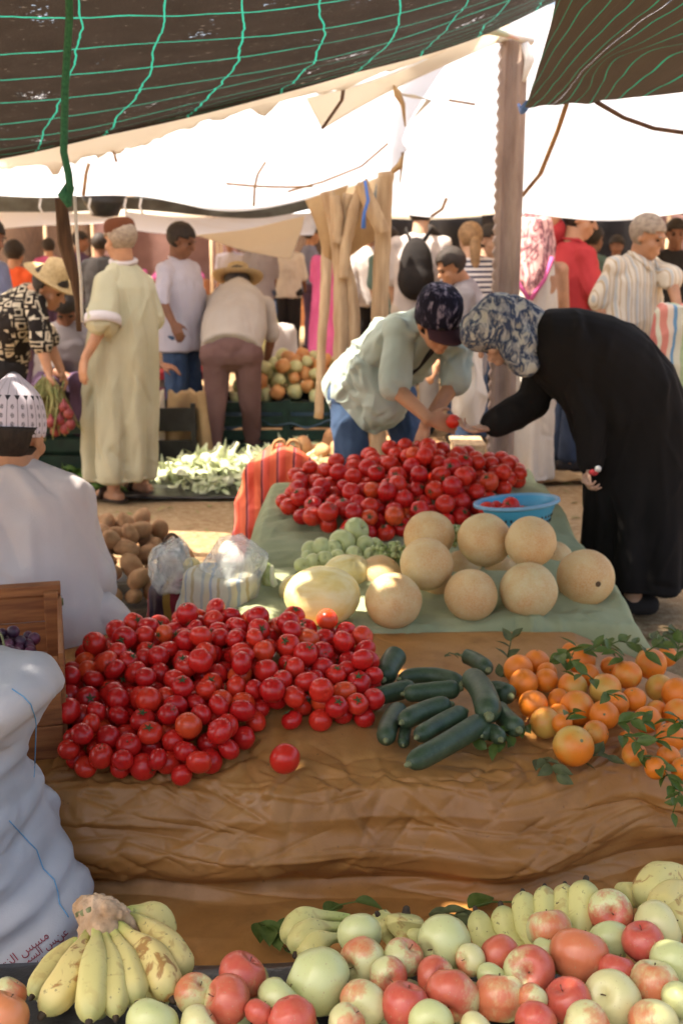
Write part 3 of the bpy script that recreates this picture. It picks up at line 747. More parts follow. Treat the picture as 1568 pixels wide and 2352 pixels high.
def wrinkle(amp=.006, s=9., st=(1, 1, .6)):
    def f(co, n):
        p = Vector((co.x*st[0], co.y*st[1], co.z*st[2]))
        return amp*(ridged(p+Vector((3, 1, 0)), s)*.55 + ridged(Vector((p.x*.9+p.z*.5, p.y, p.z*.6-p.x*.3)), s*.55)*.75 + noise.noise(p*s*.4)*1.3)
    return f

def stand(x, y, d, ht, face, arms=(0, 0), w=1., lean=0., head_turn=None, bend=(.12, .12)):
    """joints of a standing person, face = compass of the front, 0 = away from us, 90 = to the right"""
    c = P(x, y, d); k = ht/1.72; a = R(face); f = Vector((math.sin(a), math.cos(a), 0)); l = Vector((-f.y, f.x, 0)); b = Vector((c.x, c.y, 0))
    up = lambda z, s=0, fw=0: b + Vector((0, 0, z*k)) + l*s*k + f*(fw+lean*z)*k
    J = Joints(base=b, f=f, l=l, k=k, w=k*w)
    J.update(pelvis=up(.93), chest=up(1.25, 0, .0), neck=up(1.46, 0, -.01), head=up(1.605, 0, .035), hl=up(.90, .085), hr=up(.90, -.085), kl=up(.48, .09, .02), kr=up(.48, -.09, .02), al=up(.085, .09, -.02), ar=up(.085, -.09, -.02))
    for s, q, ar, bn in (('l', 1, arms[0], bend[0]), ('r', -1, arms[1], bend[1])):
        sh = up(1.385, q*.168); J['s'+s] = sh; an = R(ar)
        J['e'+s] = sh + (f*math.sin(an)+l*q*.12+Vector((0, 0, -math.cos(an))))*.28*k; an2 = an+bn*3
        J['w'+s] = J['e'+s] + (f*math.sin(an2)-l*q*.02+Vector((0, 0, -math.cos(an2))))*.245*k
    h = R(face+(head_turn or 0)); J['hf'] = Vector((math.sin(h), math.cos(h), -.12)); J['hu'] = Vector((0, 0, 1))
    return J

def person(label, J, skin='skin', top=None, sleeve=.9, hem=.25, bottom=None, robe=None, hair='hair', hairline=.035, hat=None, voxel=.011, shoes='black_cloth', hands=True, curl=.5, feet=True, tw=1., hmax=9., hs=None, collar=False, group=None, extra=None, girth=1., eyes=True, ca=.011, cn=90, tail=(), wr=.010):
    root = thing('person', J.base, label, 'person', group); k = J.k or 1.; q = head_axes(J.hf, J.hu); J['q'] = q
    hk = J.hk or k; mb = MB(); add_head(mb, J.head, q, hk); mb.capsule(J.head + q @ Vector((0, -.022*k, -.05*k)), J.neck, .054*k, .062*k)
    add_torso(mb, J, girth); hc = J.hc or {}
    for s in 'lr':
        add_arm(mb, J['s'+s], J['e'+s], J['w'+s], k)
        if hands:
            o = hc.get(s, {}); d = o.get('d', J['w'+s]-J['e'+s])
            nm = o.get('n', (J.pelvis-J['w'+s])); hand(mb, J['w'+s], d, nm, k, o.get('curl', curl), o.get('ts', 1 if s == 'l' else -1))
        add_leg(mb, J['h'+s], J['k'+s], J['a'+s], k)
        if feet: add_foot(mb, J['a'+s], J.f, k)
    build(mb, 'body', M[skin], root, voxel, 3)
    if eyes:
        for s in (-1, 1):
            b = MB(); b.ell(J.head + q @ (Vector((s*.031, .079, .006))*k), Vector((.014, .010, .007))*k, q, 10, 6); build(b, 'eye', M['eye'], root)
            b = MB(); b.ell(J.head + q @ (Vector((s*.033, .090, .027))*k), Vector((.022, .008, .005))*k, q, 10, 6); build(b, 'eyebrow', M[hair or 'hair'], root)
    if hair:
        b = MB(); k = hk; c = J.head + q @ (Vector((0, -.016, .034))*k); hs = hs or (.955 if hair == 'grey_hair' else 1.); b.ell(c, Vector((.082, .101, .093))*k*hs, q, 36, 28)
        qi = q.transposed(); keep = []
        for fc in b.f:
            m = sum((b.v[i] for i in fc), Vector())/len(fc); L = qi @ (m-J.head)/k
            if L.y > .055 and L.z < .085-hairline: continue
            if L.y > .0 and L.z < .03: continue
            if L.z < -.055 or L.z > hmax: continue
            if abs(L.x) > .06 and L.z < (.022 if J.hk else -.02) and L.y > -.04: continue
            keep.append(fc)
        b.f = keep; b.sm = [True]*len(keep)
        for v in b.v: v += (v-c).normalized()*.003*nz(v.x*60, v.y*60, v.z*60)
        solid(build(b, 'hair', M[hair], root), .012*k, -1); k = J.k or 1.
    if top:
        b = MB(); add_torso(b, J, girth, .017, hem)
        for sl_ in tail: b.capsule(*sl_)
        for s in 'lr':
            sh, e, w = J['s'+s], J['e'+s], J['w'+s]
            if sleeve <= 1: b.capsule(sh, sh.lerp(e, sleeve), .058*k, .066*k)
            else: b.capsule(sh, e, .062*k, .056*k); b.capsule(e, e.lerp(w, sleeve-1), .056*k, .046*k)
        o = build(b, 'shirt', M[top], root, voxel, 4, wrinkle(wr)); crease_mesh(o.data, cn, (J.pelvis-J.neck), .75, (.08, .30), (.008, .024), ca, len(label))
    if bottom:
        b = MB(); lat = (J.sl-J.sr).normalized()
        for s in 'lr':
            b.capsule(J['h'+s], J['k'+s], .100*k*tw, .075*k); b.capsule(J['k'+s], J['a'+s]+Vector((0, 0, .02)), .075*k, .064*k)
        b.capsule(J.hl, J.hr, .118*k*tw, .118*k*tw); b.ell(J.pelvis, (.15*k*tw, .125*k*tw, .12*k*tw))
        o = build(b, 'trousers', M[bottom], root, voxel, 4, wrinkle(wr)); crease_mesh(o.data, 70, (0, 0, -1), .6, (.08, .3), (.008, .02), .009, len(label))
        if feet and shoes:
            for s in 'lr':
                b = MB(); f = Vector((J.f.x, J.f.y, 0)).normalized(); a = J['a'+s]; bb = Vector((a.x, a.y, .04)); b.capsule(bb-f*.055*k, bb+f*.145*k, .044*k, .038*k, 12); build(b, 'shoe', M[shoes], root)
    if robe:                                   # list of rings (centre, half-axis, half-axis) + sleeves
        b = MB(); b.loft(robe['rings'], 28)
        for sl in robe.get('sleeves', ()): b.capsule(*sl)
        o = build(b, robe.get('name', 'robe'), M[robe['m']], root, voxel, robe.get('smooth', 4), robe.get('disp', wrinkle(wr))); crease_mesh(o.data, robe.get('n', 120), robe.get('lean', (0, 0, -1)), .42, (.12, .55), (.010, .028), robe.get('A', .013), len(label))
    if collar:
        n_ = J.neck; fw = Vector((J.f.x, J.f.y, 0)).normalized(); sd = fw.cross(Vector((0, 0, 1)))
        for s in (-1, 1):
            b = MB(); b.tube([n_-fw*.075*k+Vector((0, 0, .03*k)), n_+sd*s*.072*k+Vector((0, 0, .02*k)), n_+sd*s*.055*k+fw*.065*k-Vector((0, 0, .02*k)), n_+sd*s*.035*k+fw*.115*k-Vector((0, 0, .075*k))], [.012*k, .022*k, .028*k, .008*k], 8, flat=.5, up=Vector((0, 0, 1))); build(b, 'collar', M[top], root)
    if hat: hat(root, J, q, k)
    if extra: extra(root, J, q, k)
    return root
def straw_hat(tilt=0, m='straw', crown=.12):
    def f(root, J, q, k):
        q2 = q @ Matrix.Rotation(tilt, 3, 'X')
        b = MB(); c = J.head + q @ (Vector((0, -.01, .055))*k)
        b.lathe([(.001, crown+.012), (.05, crown+.010), (.078, crown-.008), (.088, crown*.4), (.097, .012), (.108, 0), (.15, -.006), (.19, .012), (.192, .017), (.15, .0), (.10, .006)], 40, q2, c,
                warp=lambda t, z: 1+.05*math.cos(2*t))
        for i, v in enumerate(b.v): v += q2 @ Vector((0, 0, .012*math.cos(2*(2*math.pi*(i % 40)/40))*(1 if i//40 in (6, 7, 8, 9) else 0)))
        build(b, 'straw_hat', M[m], root)
    return f
def skullcap(m, h=.075, r=.086, z0=.045, name='cap'):
    def f(root, J, q, k):
        b = MB(); c = J.head + q @ (Vector((0, -.014, z0))*k)
        b.lathe([(r*k, -.01*k), (r*1.03*k, .0), (r*1.02*k, h*.45*k), (r*.93*k, h*.78*k), (r*.7*k, h*.95*k), (.001, h*1.02*k)], 36, q, c, warp=lambda t, z: 1+.09*math.sin(t)**2)
        solid(build(b, name, M[m], root), .004, -1)
    return f
def folds(n, amp, cx, cy, z0, z1, seed=0):
    """long vertical cloth folds that deepen towards the hem"""
    def f(co, nn):
        a = math.atan2(co.y-cy, co.x-cx); k = clamp((z1-co.z)/(z1-z0)); h = abs(nn.z)
        w = math.sin(a*n + 2.2*noise.noise(Vector((a*2, co.z*.9, seed))) + seed)
        return (1-h*.8)*(amp*k*w + .005*ridged(Vector((co.x, co.y, co.z*.7)), 6.) + .012*noise.noise(Vector((a*3, co.z*2.2, seed+4))))
    return f

# --- man in the pale green djellaba
d0 = 6.95
J = Joints(base=Vector((P(275, 700, d0).x, d0, 0)), f=Vector((-.75, .55, 0)).normalized(), k=1.0, w=1.0)
J.update(head=P(275, 553, d0), neck=P(284, 605, d0), chest=P(285, 680, d0), pelvis=P(278, 800, d0), sl=P(240, 648, d0-.12), sr=P(331, 654, d0+.12),
         el=P(236, 748, d0-.22), wl=P(196, 822, d0-.26), er=P(350, 740, d0+.1), wr=P(345, 815, d0+.05),
         hl=P(255, 810, d0), hr=P(305, 810, d0), kl=P(258, 960, d0), kr=P(308, 960, d0), al=Vector((P(262, 1100, d0).x, d0-.02, .09)), ar=Vector((P(312, 1090, d0).x, d0+.22, .09)),
         hf=Vector((-.8, .6, -.12)), hu=Vector((0, 0, 1)), hc={'l': dict(d=Vector((-.02, -.02, -.1)), n=Vector((.5, .5, .1)), curl=.35)})
cx, cy = P(278, 800, d0).x, d0
def rg(x, y, hw, hd): return (P(x, y, d0), Vector((S(hw, d0), 0, 0)), Vector((0, hd, 0)))
ringsD = [rg(277, 1098, 75, .20), rg(277, 1080, 77, .205), rg(276, 1000, 80, .20), rg(277, 900, 81, .19), rg(281, 800, 80, .185), rg(285, 720, 73, .165), rg(286, 660, 62, .145), rg(284, 622, 42, .10), rg(282, 600, 22, .065)]
def dj_extra(root, J, q, k):
    b = MB(); b.tube([J.sl.lerp(J.el, .78), J.sl.lerp(J.el, 1.0)], [.104, .109], 20, False, up=Vector((0, 1, 0))); solid(build(b, 'sleeve_cuff', M['white_cloth'], root), .004, 0)
    b = MB(); c = J.neck + Vector((0, 0, .012)); b.tube([c+Vector((math.cos(t)*.072, math.sin(t)*.066, .015*math.sin(t))) for t in [i*2*math.pi/20 for i in range(21)]], .016, 8); build(b, 'collar', M['white_cloth'], root)
    for a in (J.al, J.ar):
        b = MB(); f = J.f; p = Vector((a.x, a.y, .012)); b.loft([(p-f*.09+Vector((0, 0, z)), f.cross(Vector((0, 0, 1)))*.04, Vector((0, 0, 1))*.008) for z in (0,)] + [(p+f*.0, f.cross(Vector((0, 0, 1)))*.042, Vector((0, 0, 1))*.009), (p+f*.16, f.cross(Vector((0, 0, 1)))*.048, Vector((0, 0, 1))*.009)], 14)
        s = f.cross(Vector((0, 0, 1)))
        b.tube([p+f*.08+s*.045, p+f*.07+s*.03+Vector((0, 0, .055)), p+f*.07-s*.03+Vector((0, 0, .055)), p+f*.08-s*.045], .012, 8, flat=2.2); build(b, 'sandal', M['leather'], root)
b_sl = [(J.sl, J.sl.lerp(J.el, .92), .066, .094, 16), (J.sr, J.sr.lerp(J.er, .9), .062, .085, 16), (P(282, 606, d0), J.sl, .05, .062, 14), (P(286, 606, d0), J.sr, .05, .06, 14)]
person('man in a long pale green djellaba and brown skullcap standing with his back half turned', J, hair='grey_hair', hairline=0, robe=dict(rings=ringsD, sleeves=b_sl, m='djellaba', name='djellaba', disp=folds(7, .034, cx, cy, .1, 1.3, 2), A=.017, n=110),
       hat=skullcap('brown_felt', .085, .084, .045), voxel=.009, eyes=False, extra=dj_extra)

# --- man bending in straw hat and brown trousers, back to us
d = 8.3
J = Joints(base=Vector((P(530, 800, d).x, d, 0)), f=Vector((0, 1, 0)), k=1.03, w=1.12)
J.update(pelvis=P(533, 792, d), chest=P(543, 705, d+.3), neck=P(547, 662, d+.62), head=P(545, 652, d+.80), sl=P(478, 700, d+.5), sr=P(612, 700, d+.5), el=P(470, 780, d+.62), wl=P(480, 850, d+.7), er=P(624, 770, d+.5), wr=P(611, 838, d+.55),
         hl=P(498, 815, d), hr=P(566, 812, d), kl=P(496, 930, d), kr=P(574, 925, d+.06), al=Vector((P(490, 1040, d).x, d, .09)), ar=Vector((P(577, 1030, d).x, d+.2, .09)), hf=Vector((0, .55, -.85)), hu=Vector((0, .55, .5)))
person('man in cream shirt, brown trousers and straw hat bending over, seen from behind', J, skin='skin_dark', top='linen', sleeve=1.05, hem=.10, bottom='brown_trousers', hat=straw_hat(.5), girth=1.25, wr=.008, eyes=False)

# --- man in white shirt and jeans
J = stand(413, 700, 8.6, 1.70, 118, (10, 22), 1.08, bend=(.1, .2))
J['wr'] = P(398, 742, 8.25); J['er'] = P(372, 690, 8.3); J['hf'] = Vector((.9, -.2, -.35))
person('dark-skinned man in an open-necked white shirt and jeans standing behind the stalls', J, skin='skin_dark', top='lavender', sleeve=1.05, hem=.42, bottom='jeans', girth=1.1, collar=True)

# --- vendor bending over the tomatoes
J = Joints(base=Vector((P(860, 900, 5.5).x, 5.5, 0)), f=Vector((.55, -.8, 0)).normalized(), k=1.0, w=1.0)
J.update(pelvis=P(843, 878, 5.5), chest=P(918, 805, 5.32), neck=P(985, 742, 5.10), head=P(1004, 742, 4.93), sr=P(918, 768, 5.08), sl=P(1046, 776, 5.24), er=P(908, 893, 4.99), wr=P(984, 962, 4.86), el=P(1040, 882, 5.16), wl=P(975, 978, 5.0),
         hr=P(806, 905, 5.44), hl=P(905, 912, 5.6), kr=P(806, 1035, 5.36), kl=P(946, 1045, 5.52), ar=Vector((P(797, 1150, 5.45).x, 5.5, .09)), al=Vector((P(952, 1150, 5.5).x, 5.62, .09)),
         hf=Vector((.40, -.80, -.46)), hu=Vector((.12, -.35, .9)), hc={'r': dict(d=Vector((.95, .05, -.22)), n=Vector((.25, .9, -.25)), curl=.6, ts=-1), 'l': dict(d=Vector((-.25, -.1, -.9)), n=Vector((-.7, -.5, .1)), curl=.4)})
def vendor_extra(root, J, q, k):
    b = MB(); c = J.head + q @ Vector((0, -.012, .05)); r = .094
    b.lathe([(r*1.01, -.045), (r*1.04, .0), (r*1.03, .04), (r*.92, .078), (r*.66, .104), (r*.3, .114), (.001, .116)], 40, q, c, warp=lambda t, z: 1+.13*math.sin(t)**2)
    solid(build(b, 'baseball_cap', M['navy_cap'], root), .005, 1)
    b = MB()
    def vis(u, v):
        a = lerp(-1.0, 1.0, u); x = math.sin(a)*.094; y0 = .098*math.cos(a*.9)+.0; y = y0 + v*(.085*math.cos(a*1.1)); return c + q @ Vector((x*(1+.03*v), y, -.028-.03*v-.020*(1-math.cos(a))*1.4))
    b.grid(vis, 18, 6, False); solid(build(b, 'cap_visor', cloth('plum_visor', (.055, .025, .032), (.04, .018, .024)), root), .006, 0)
    b = MB(); fr = J.chest.lerp(J.neck, .35); dn = (J.pelvis-J.neck).normalized()
    out = Vector((.55, -.75, -.3)).normalized()
    b.tube([J.neck+out*.075, J.chest.lerp(J.neck, .5)+out*.135, J.chest+out*.15, J.pelvis.lerp(J.chest, .55)+out*.155], [.012, .028, .03, .022], 8, flat=.35, up=Vector((1, 0, .3)))
    build(b, 'dark_vest_strip', M['black_cloth'], root)
    b = MB(); b.tube([J.neck+q @ Vector((-.06, .03, -.02)), J.neck+q @ Vector((-.03, .085, -.05)), J.neck+out*.10+Vector((-.02, 0, -.03))], [.02, .024, .012], 8, flat=.5); b.tube([J.neck+q @ Vector((.06, .03, -.02)), J.neck+q @ Vector((.03, .085, -.05)), J.neck+out*.10+Vector((.03, 0, -.03))], [.02, .024, .012], 8, flat=.5); build(b, 'collar', M['mint'], root)
person('bending market vendor in a mint green shirt and dark navy cap reaching across the tomatoes', J, top='mint', sleeve=.92, hem=.36, bottom='jeans', girth=1.02, hair='hair', voxel=.0065, extra=vendor_extra, wr=.012, ca=.021, cn=150, tw=.86, tail=[(P(835, 880, 5.42), P(862, 925, 5.36), .15, .13), (P(850, 870, 5.3), P(885, 925, 5.25), .12, .10)])

# --- woman in the black robe
d = 4.8
J = Joints(base=Vector((P(1455, 1100, d).x, d, 0)), f=Vector((-1, .05, 0)).normalized(), k=.98, w=.95)
J.update(pelvis=P(1465, 930, d), chest=P(1320, 820, d), neck=P(1222, 795, d), head=P(1143, 768, d-.02), sr=P(1255, 825, d+.15), sl=P(1320, 830, d-.10), er=P(1224, 922, d+.08), wr=P(1128, 978, d+.02), el=P(1352, 950, d-.15), wl=P(1356, 1062, d-.16),
         hl=P(1450, 960, d-.09), hr=P(1450, 960, d+.09), kl=P(1440, 1130, d-.09), kr=P(1440, 1130, d+.09), al=Vector((P(1450, 1200, d).x, d-.09, .09)), ar=Vector((P(1450, 1200, d).x, d+.1, .09)),
         hf=Vector((-.80, -.18, -.62)), hu=Vector((-.62, -.1, .8)), hc={'r': dict(d=Vector((-.97, 0, -.22)), n=Vector((-.1, -.1, .98)), curl=.62, ts=1), 'l': dict(d=Vector((-.25, -.05, -.9)), n=Vector((.8, -.3, -.2)), curl=1.05, ts=-1)})
def pr(x0, y0, x1, y1, hd, dd=0):
    a, b = P(x0, y0, d+dd), P(x1, y1, d+dd); return ((a+b)/2, (a-b)/2, Vector((0, hd, 0)))
ringsW = [pr(1233, 722, 1222, 850, .10), pr(1262, 708, 1236, 880, .17), pr(1325, 706, 1268, 915, .205), pr(1405, 724, 1300, 950, .215), pr(1478, 762, 1322, 1000, .215), pr(1545, 838, 1335, 1035, .215), pr(1582, 930, 1342, 1060, .215),
          pr(1592, 1030, 1345, 1085, .21), pr(1590, 1120, 1343, 1140, .215), pr(1582, 1210, 1340, 1200, .225), pr(1574, 1262, 1337, 1250, .235), pr(1568, 1305, 1342, 1290, .235), pr(1566, 1345, 1346, 1322, .225)]
cw = P(1460, 1100, d)
def woman_extra(root, J, q, k):
    b = MB(); c = J.head
    b.ell(c + q @ Vector((0, -.018, .045)), Vector((.105, .128, .112)), q); b.ell(c + q @ Vector((0, .05, .062)), Vector((.096, .09, .08)), q)
    b.capsule(P(1180, 770, d), P(1212, 800, d), S(58, d), S(60, d)); b.capsule(P(1195, 790, d-.06), P(1200, 838, d-.07), S(44, d), S(26, d))
    b.capsule(P(1180, 720, d), P(1222, 745, d), S(40, d), S(36, d))
    b.capsule(P(1170, 805, d-.1), P(1206, 835, d-.1), S(22, d), S(30, d))
    for a in (J.al, J.ar):
        s_ = MB(); p = Vector((a.x, a.y, .045)); s_.capsule(p+Vector((.07, 0, 0)), p+Vector((-.15, 0, -.005)), .047, .040); build(s_, 'shoe', M['black_cloth'], root)
    build(b, 'headscarf', M['scarf'], root, .008, 5, lambda co, n: .010*ridged(Vector((co.x*.8+co.z*.5, co.y, co.z*.7)), 11))
person('woman in a long black robe and blue flowered headscarf bending over the stall', J, robe=dict(rings=ringsW, sleeves=[(J.sr, J.er, .082, .078, 16), (J.er, J.er.lerp(J.wr, .88), .078, .062, 16), (J.sl, J.el, .09, .07, 16), (J.el, J.el.lerp(J.wl, .98), .07, .056, 16)], m='black_robe', disp=folds(6, .02, cw.x, cw.y, .1, .9, 1)),
       hair=None, voxel=.0065, extra=woman_extra, feet=True, skin='skin_pale')

# --- seated vendor in white, foreground left
d = 3.5
J = Joints(base=Vector((P(35, 1300, d).x, d, 0)), f=Vector((.25, .97, 0)).normalized(), k=1.02, w=1.05)
J.update(hk=1.08, head=P(36, 1006, d+.02), neck=P(36, 1068, d), chest=P(38, 1180, d+.02), pelvis=P(45, 1440, d+.05), sl=P(-80, 1130, d-.02), sr=P(146, 1140, d+.0), er=P(196, 1312, d+.06), wr=P(190, 1400, d+.35), el=P(-150, 1310, d), wl=P(-120, 1400, d+.3),
         hl=P(0, 1470, d+.1), hr=P(110, 1470, d+.1), kl=P(20, 1420, d+.5), kr=P(150, 1420, d+.5), al=P(20, 1500, d+.6), ar=P(150, 1500, d+.6), hf=Vector((.22, .95, -.15)), hu=Vector((0, .05, 1)))
def rs(x, y, hw, hd, dy=0.): return (P(x, y, d+dy), Vector((S(hw, d), 0, 0)), Vector((0, hd, 0)))
ringsS = [rs(10, 1560, 215, .20), rs(20, 1500, 232, .24), rs(28, 1430, 228, .24), rs(28, 1350, 206, .2), rs(32, 1260, 182, .175), rs(34, 1180, 160, .155), rs(36, 1125, 138, .125), rs(36, 1092, 108, .09), rs(36, 1066, 62, .072)]
def kufi_mat():
    t = NT('patterned_kufi'); uv = t.co('UV'); sx = t.n('ShaderNodeSeparateXYZ'); t.l(uv, sx.inputs[0]); u, v = sx.outputs[0], sx.outputs[1]
    a = t.math('ABSOLUTE', t.math('SUBTRACT', t.math('FRACT', t.math('MULTIPLY', u, 20.)), .5))          # 0 centre .. .5 rib
    rib = t.math('GREATER_THAN', a, .46)
    tv = t.math('DIVIDE', t.math('SUBTRACT', v, .47), .075)
    tri = t.math('MULTIPLY', t.math('MULTIPLY', t.math('GREATER_THAN', tv, 0.), t.math('LESS_THAN', tv, 1.)), t.math('LESS_THAN', t.math('MULTIPLY', t.math('SUBTRACT', .5, a), 1.25), t.math('MULTIPLY', tv, .42)))
    d1 = t.math('FRACT', t.math('MULTIPLY', v, 9.)); dd = t.math('ADD', t.math('POWER', t.math('MULTIPLY', a, 3.2), 2.), t.math('POWER', t.math('MULTIPLY', t.math('SUBTRACT', d1, .5), 1.9), 2.))
    dot = t.math('MULTIPLY', t.math('MULTIPLY', t.math('LESS_THAN', dd, .32), t.math('GREATER_THAN', t.noise(t.co('UV', (160, 60, 1)), 1.3, 2), .43)), t.math('MULTIPLY', t.math('LESS_THAN', v, .44), t.math('GREATER_THAN', v, .05)))
    tip = t.math('GREATER_THAN', v, .93)
    ring = t.math('MULTIPLY', t.math('GREATER_THAN', v, .9), t.math('LESS_THAN', v, .925))
    k = t.math('MAXIMUM', t.math('MULTIPLY', rib, .65), t.math('MAXIMUM', tri, t.math('MAXIMUM', t.math('MULTIPLY', dot, .72), t.math('MULTIPLY', tip, .7))))
    col = t.mix(k, (.60, .54, .60), (.03, .028, .035))
    return t.done(t.bsdf(col, .9, t.noise(t.co('Object'), 220, 2), .3, .002, .15))
def kufi(root, J, q, k):
    b = MB(); c = J.head + q @ Vector((0, -.012, .038)); r = .094; n = 12
    pr_ = [(r*1.0, -.034), (r*1.04, -.015), (r*1.05, .004), (r*1.035, .03), (r*.99, .055), (r*.92, .080), (r*.80, .103), (r*.64, .121), (r*.47, .136), (r*.32, .148), (r*.2, .159), (r*.1, .166), (.001, .168)]
    b.lathe(pr_, 60, q, c, True, warp=lambda t, z: 1+.10*math.sin(t)**2); solid(build(b, 'kufi_cap', kufi_mat(), root), .004, 1)
def seat_disp(co, n):
    l = co - Vector((P(36, 1300, d).x, d, 0))
    diag = noise.noise(Vector((co.x*5-co.z*2.6, co.y*3, 1.5)))
    low = sstep(1.0, .5, co.z)
    return .009*ridged(Vector((co.x*1.3+co.z*.45, co.y, co.z*.35)), 5.5) + .026*diag*low + .006*nz(co.x*3, co.y*3, co.z*3)
person('seated vendor in a white tunic and a patterned white kufi cap, seen from behind', J, robe=dict(rings=ringsS, sleeves=[(P(60, 1085, d), J.sr, .05, .075, 18), (J.sr, J.er, .076, .086, 18), (J.er, J.wr, .086, .075, 18), (J.sl, J.el, .088, .098, 18), (P(215, 1420, d+.02), P(250, 1440, d+.03), .085, .075, 14), (P(160, 1480, d-.02), P(215, 1490, d), .09, .06, 14)], m='white_cloth', name='tunic', disp=seat_disp, lean=(.25, 0, -1), A=.016, n=70),
       hair='hair', hmax=.03, hs=.945, hairline=-.05, hat=kufi, voxel=.0065, eyes=False, feet=False)

# --- man in straw hat and patterned shirt at the left
d = 7.0
J = Joints(base=Vector((P(20, 800, d).x, d+.1, 0)), f=Vector((.9, .1, 0)), k=1.02, w=1.02)
J.update(pelvis=P(10, 830, d+.15), chest=P(28, 735, d+.05), neck=P(82, 672, d), head=P(116, 662, d-.03), sr=P(84, 700, d-.16), sl=P(50, 690, d+.2), er=P(95, 790, d-.22), wr=P(112, 852, d-.25), el=P(110, 780, d+.25), wl=P(140, 850, d+.2), hl=P(5, 850, d+.25), hr=P(15, 850, d+.05), kl=P(15, 980, d+.25), kr=P(30, 980, d), al=Vector((P(5, 1000, d).x, d+.25, .09)), ar=Vector((P(25, 1000, d).x, d+.05, .09)),
         hf=Vector((.80, -.25, -.52)), hu=Vector((.3, -.1, .9)), hc={'r': dict(d=Vector((.1, -.1, -.9)), n=Vector((.9, .2, 0)), curl=.9)})
person('man in straw hat and black shirt with cream marks leaning over vegetables', J, top='tribal', sleeve=1.0, hem=.2, bottom='black_cloth', hat=straw_hat(0., crown=.115), wr=.008)

# --- squatting man behind the djellaba
d = 7.7
J = Joints(base=Vector((P(150, 900, d).x, d, 0)), f=Vector((.5, -.8, 0)).normalized(), k=1., w=1.)
J.update(pelvis=P(140, 880, d+.15), chest=P(152, 800, d), neck=P(152, 745, d-.05), head=P(152, 705, d-.12), sl=P(190, 765, d-.05), sr=P(112, 765, d), el=P(280, 815, d-.1), wl=P(368, 838, d-.1), er=P(120, 850, d-.2), wr=P(168, 872, d-.3), hl=P(165, 890, d), hr=P(115, 890, d), kl=P(190, 880, d-.4), kr=P(110, 890, d-.4), al=P(185, 985, d-.35), ar=P(110, 985, d-.35), hf=Vector((.1, -.6, -.8)), hu=Vector((.1, -.75, .6)), hc={'l': dict(d=Vector((.95, 0, -.2)), n=Vector((0, .2, -.9)), curl=.4)})
person('black-haired man crouching low behind the djellaba man with one arm stretched out', J, skin='skin_dark', top='grey_cloth', sleeve=.9, bottom='purple', feet=False)

# --- at the left edge
J = stand(-22, 700, 7.9, 1.72, 100, (5, 10)); J['hf'] = Vector((.85, -.4, -.3))
person('man in a pale blue shirt half cut off at the left border', J, skin='skin_dark', top='slate', sleeve=1.9, hem=.35, bottom='black_cloth')
J = stand(38, 700, 10.5, 1.58, 20, (5, 5), 1.15)
person('person in a bright orange top standing behind the straw hat man', J, top='orange_cloth', sleeve=1.2, hem=.4, bottom='purple', voxel=.015)
# --- right side
J = stand(1074, 700, 7.35, 1.545, -80, (12, 18)); J['hf'] = Vector((-.85, -.25, -.5)); J['head'] = P(1035, 613, 7.3); J['neck'] = P(1062, 648, 7.35)
person('dark-haired boy in a grey shirt looking down behind the vendor', J, top='grey_cloth', sleeve=1.0, hem=.3, bottom='dark_jeans', hairline=.015)
J = stand(962, 700, 9.6, 1.93, 12, (5, 8))
def backpack(root, J, q, k):
    f, l = J.f, J.l; c = J.chest - f*.21 + Vector((0, 0, -.03)); b = MB(); qq = Matrix((l, f, Vector((0, 0, 1)))).transposed()
    b.ell(c, (.14, .10, .25), qq); b.ell(c+Vector((0, 0, -.09)), (.155, .115, .17), qq); b.ell(c-f*.08+Vector((0, 0, -.10)), (.11, .06, .12), qq)
    build(b, 'pack', M['black_cloth'], root, .012, 4)
    for s in (-1, 1):
        b = MB(); b.tube([c+l*s*.05+Vector((0, 0, .2)), c+l*s*.10+f*.12+Vector((0, 0, .30)), c+l*s*.13+f*.25+Vector((0, 0, .27)), c+l*s*.13+f*.32], .03, 8, flat=.35, up=l); build(b, 'strap', M['black_cloth'], root)
person('tall tourist in a white tee shirt carrying a black backpack, seen from behind', J, skin='skin_pale', top='white_cloth', sleeve=.85, hem=.35, bottom='linen', voxel=.013, eyes=False)
Jb = J
root = thing('backpack', J.chest - J.f*.2 - Vector((0, 0, .25)), 'black backpack with two straps on the back of the tall tourist', 'backpack'); backpack(root, J, None, 1)
def longhair(m, L=.3):
    def f(root, J, q, k):
        b = MB(); c = J.head; b.tube([c+q @ Vector((0, -.09, .03)), c+q @ Vector((0, -.115, -.08)), c+q @ Vector((0, -.10, -.2)), c+q @ Vector((0, -.1, -.1-L))], [.03, .045, .035, .012], 10); build(b, 'ponytail', M[m], root)
    return f
J = stand(1078, 700, 9.0, 1.71, -15, (8, 8))
person('fair-haired woman with a ponytail in a navy and white striped top seen from behind', J, skin='skin_pale', top='sailor', sleeve=.3, hem=.2, bottom='dark_jeans', hair='blonde_hair', hat=longhair('blonde_hair', .16), voxel=.013, eyes=False)
J = stand(1116, 700, 9.4, 1.70, 150, (8, 8))
person('dark-haired woman in a black sleeveless top just left of the steel post', J, skin='skin_pale', top='black_cloth', sleeve=.15, hem=.2, bottom='black_cloth', hat=longhair('hair', .2), voxel=.013)
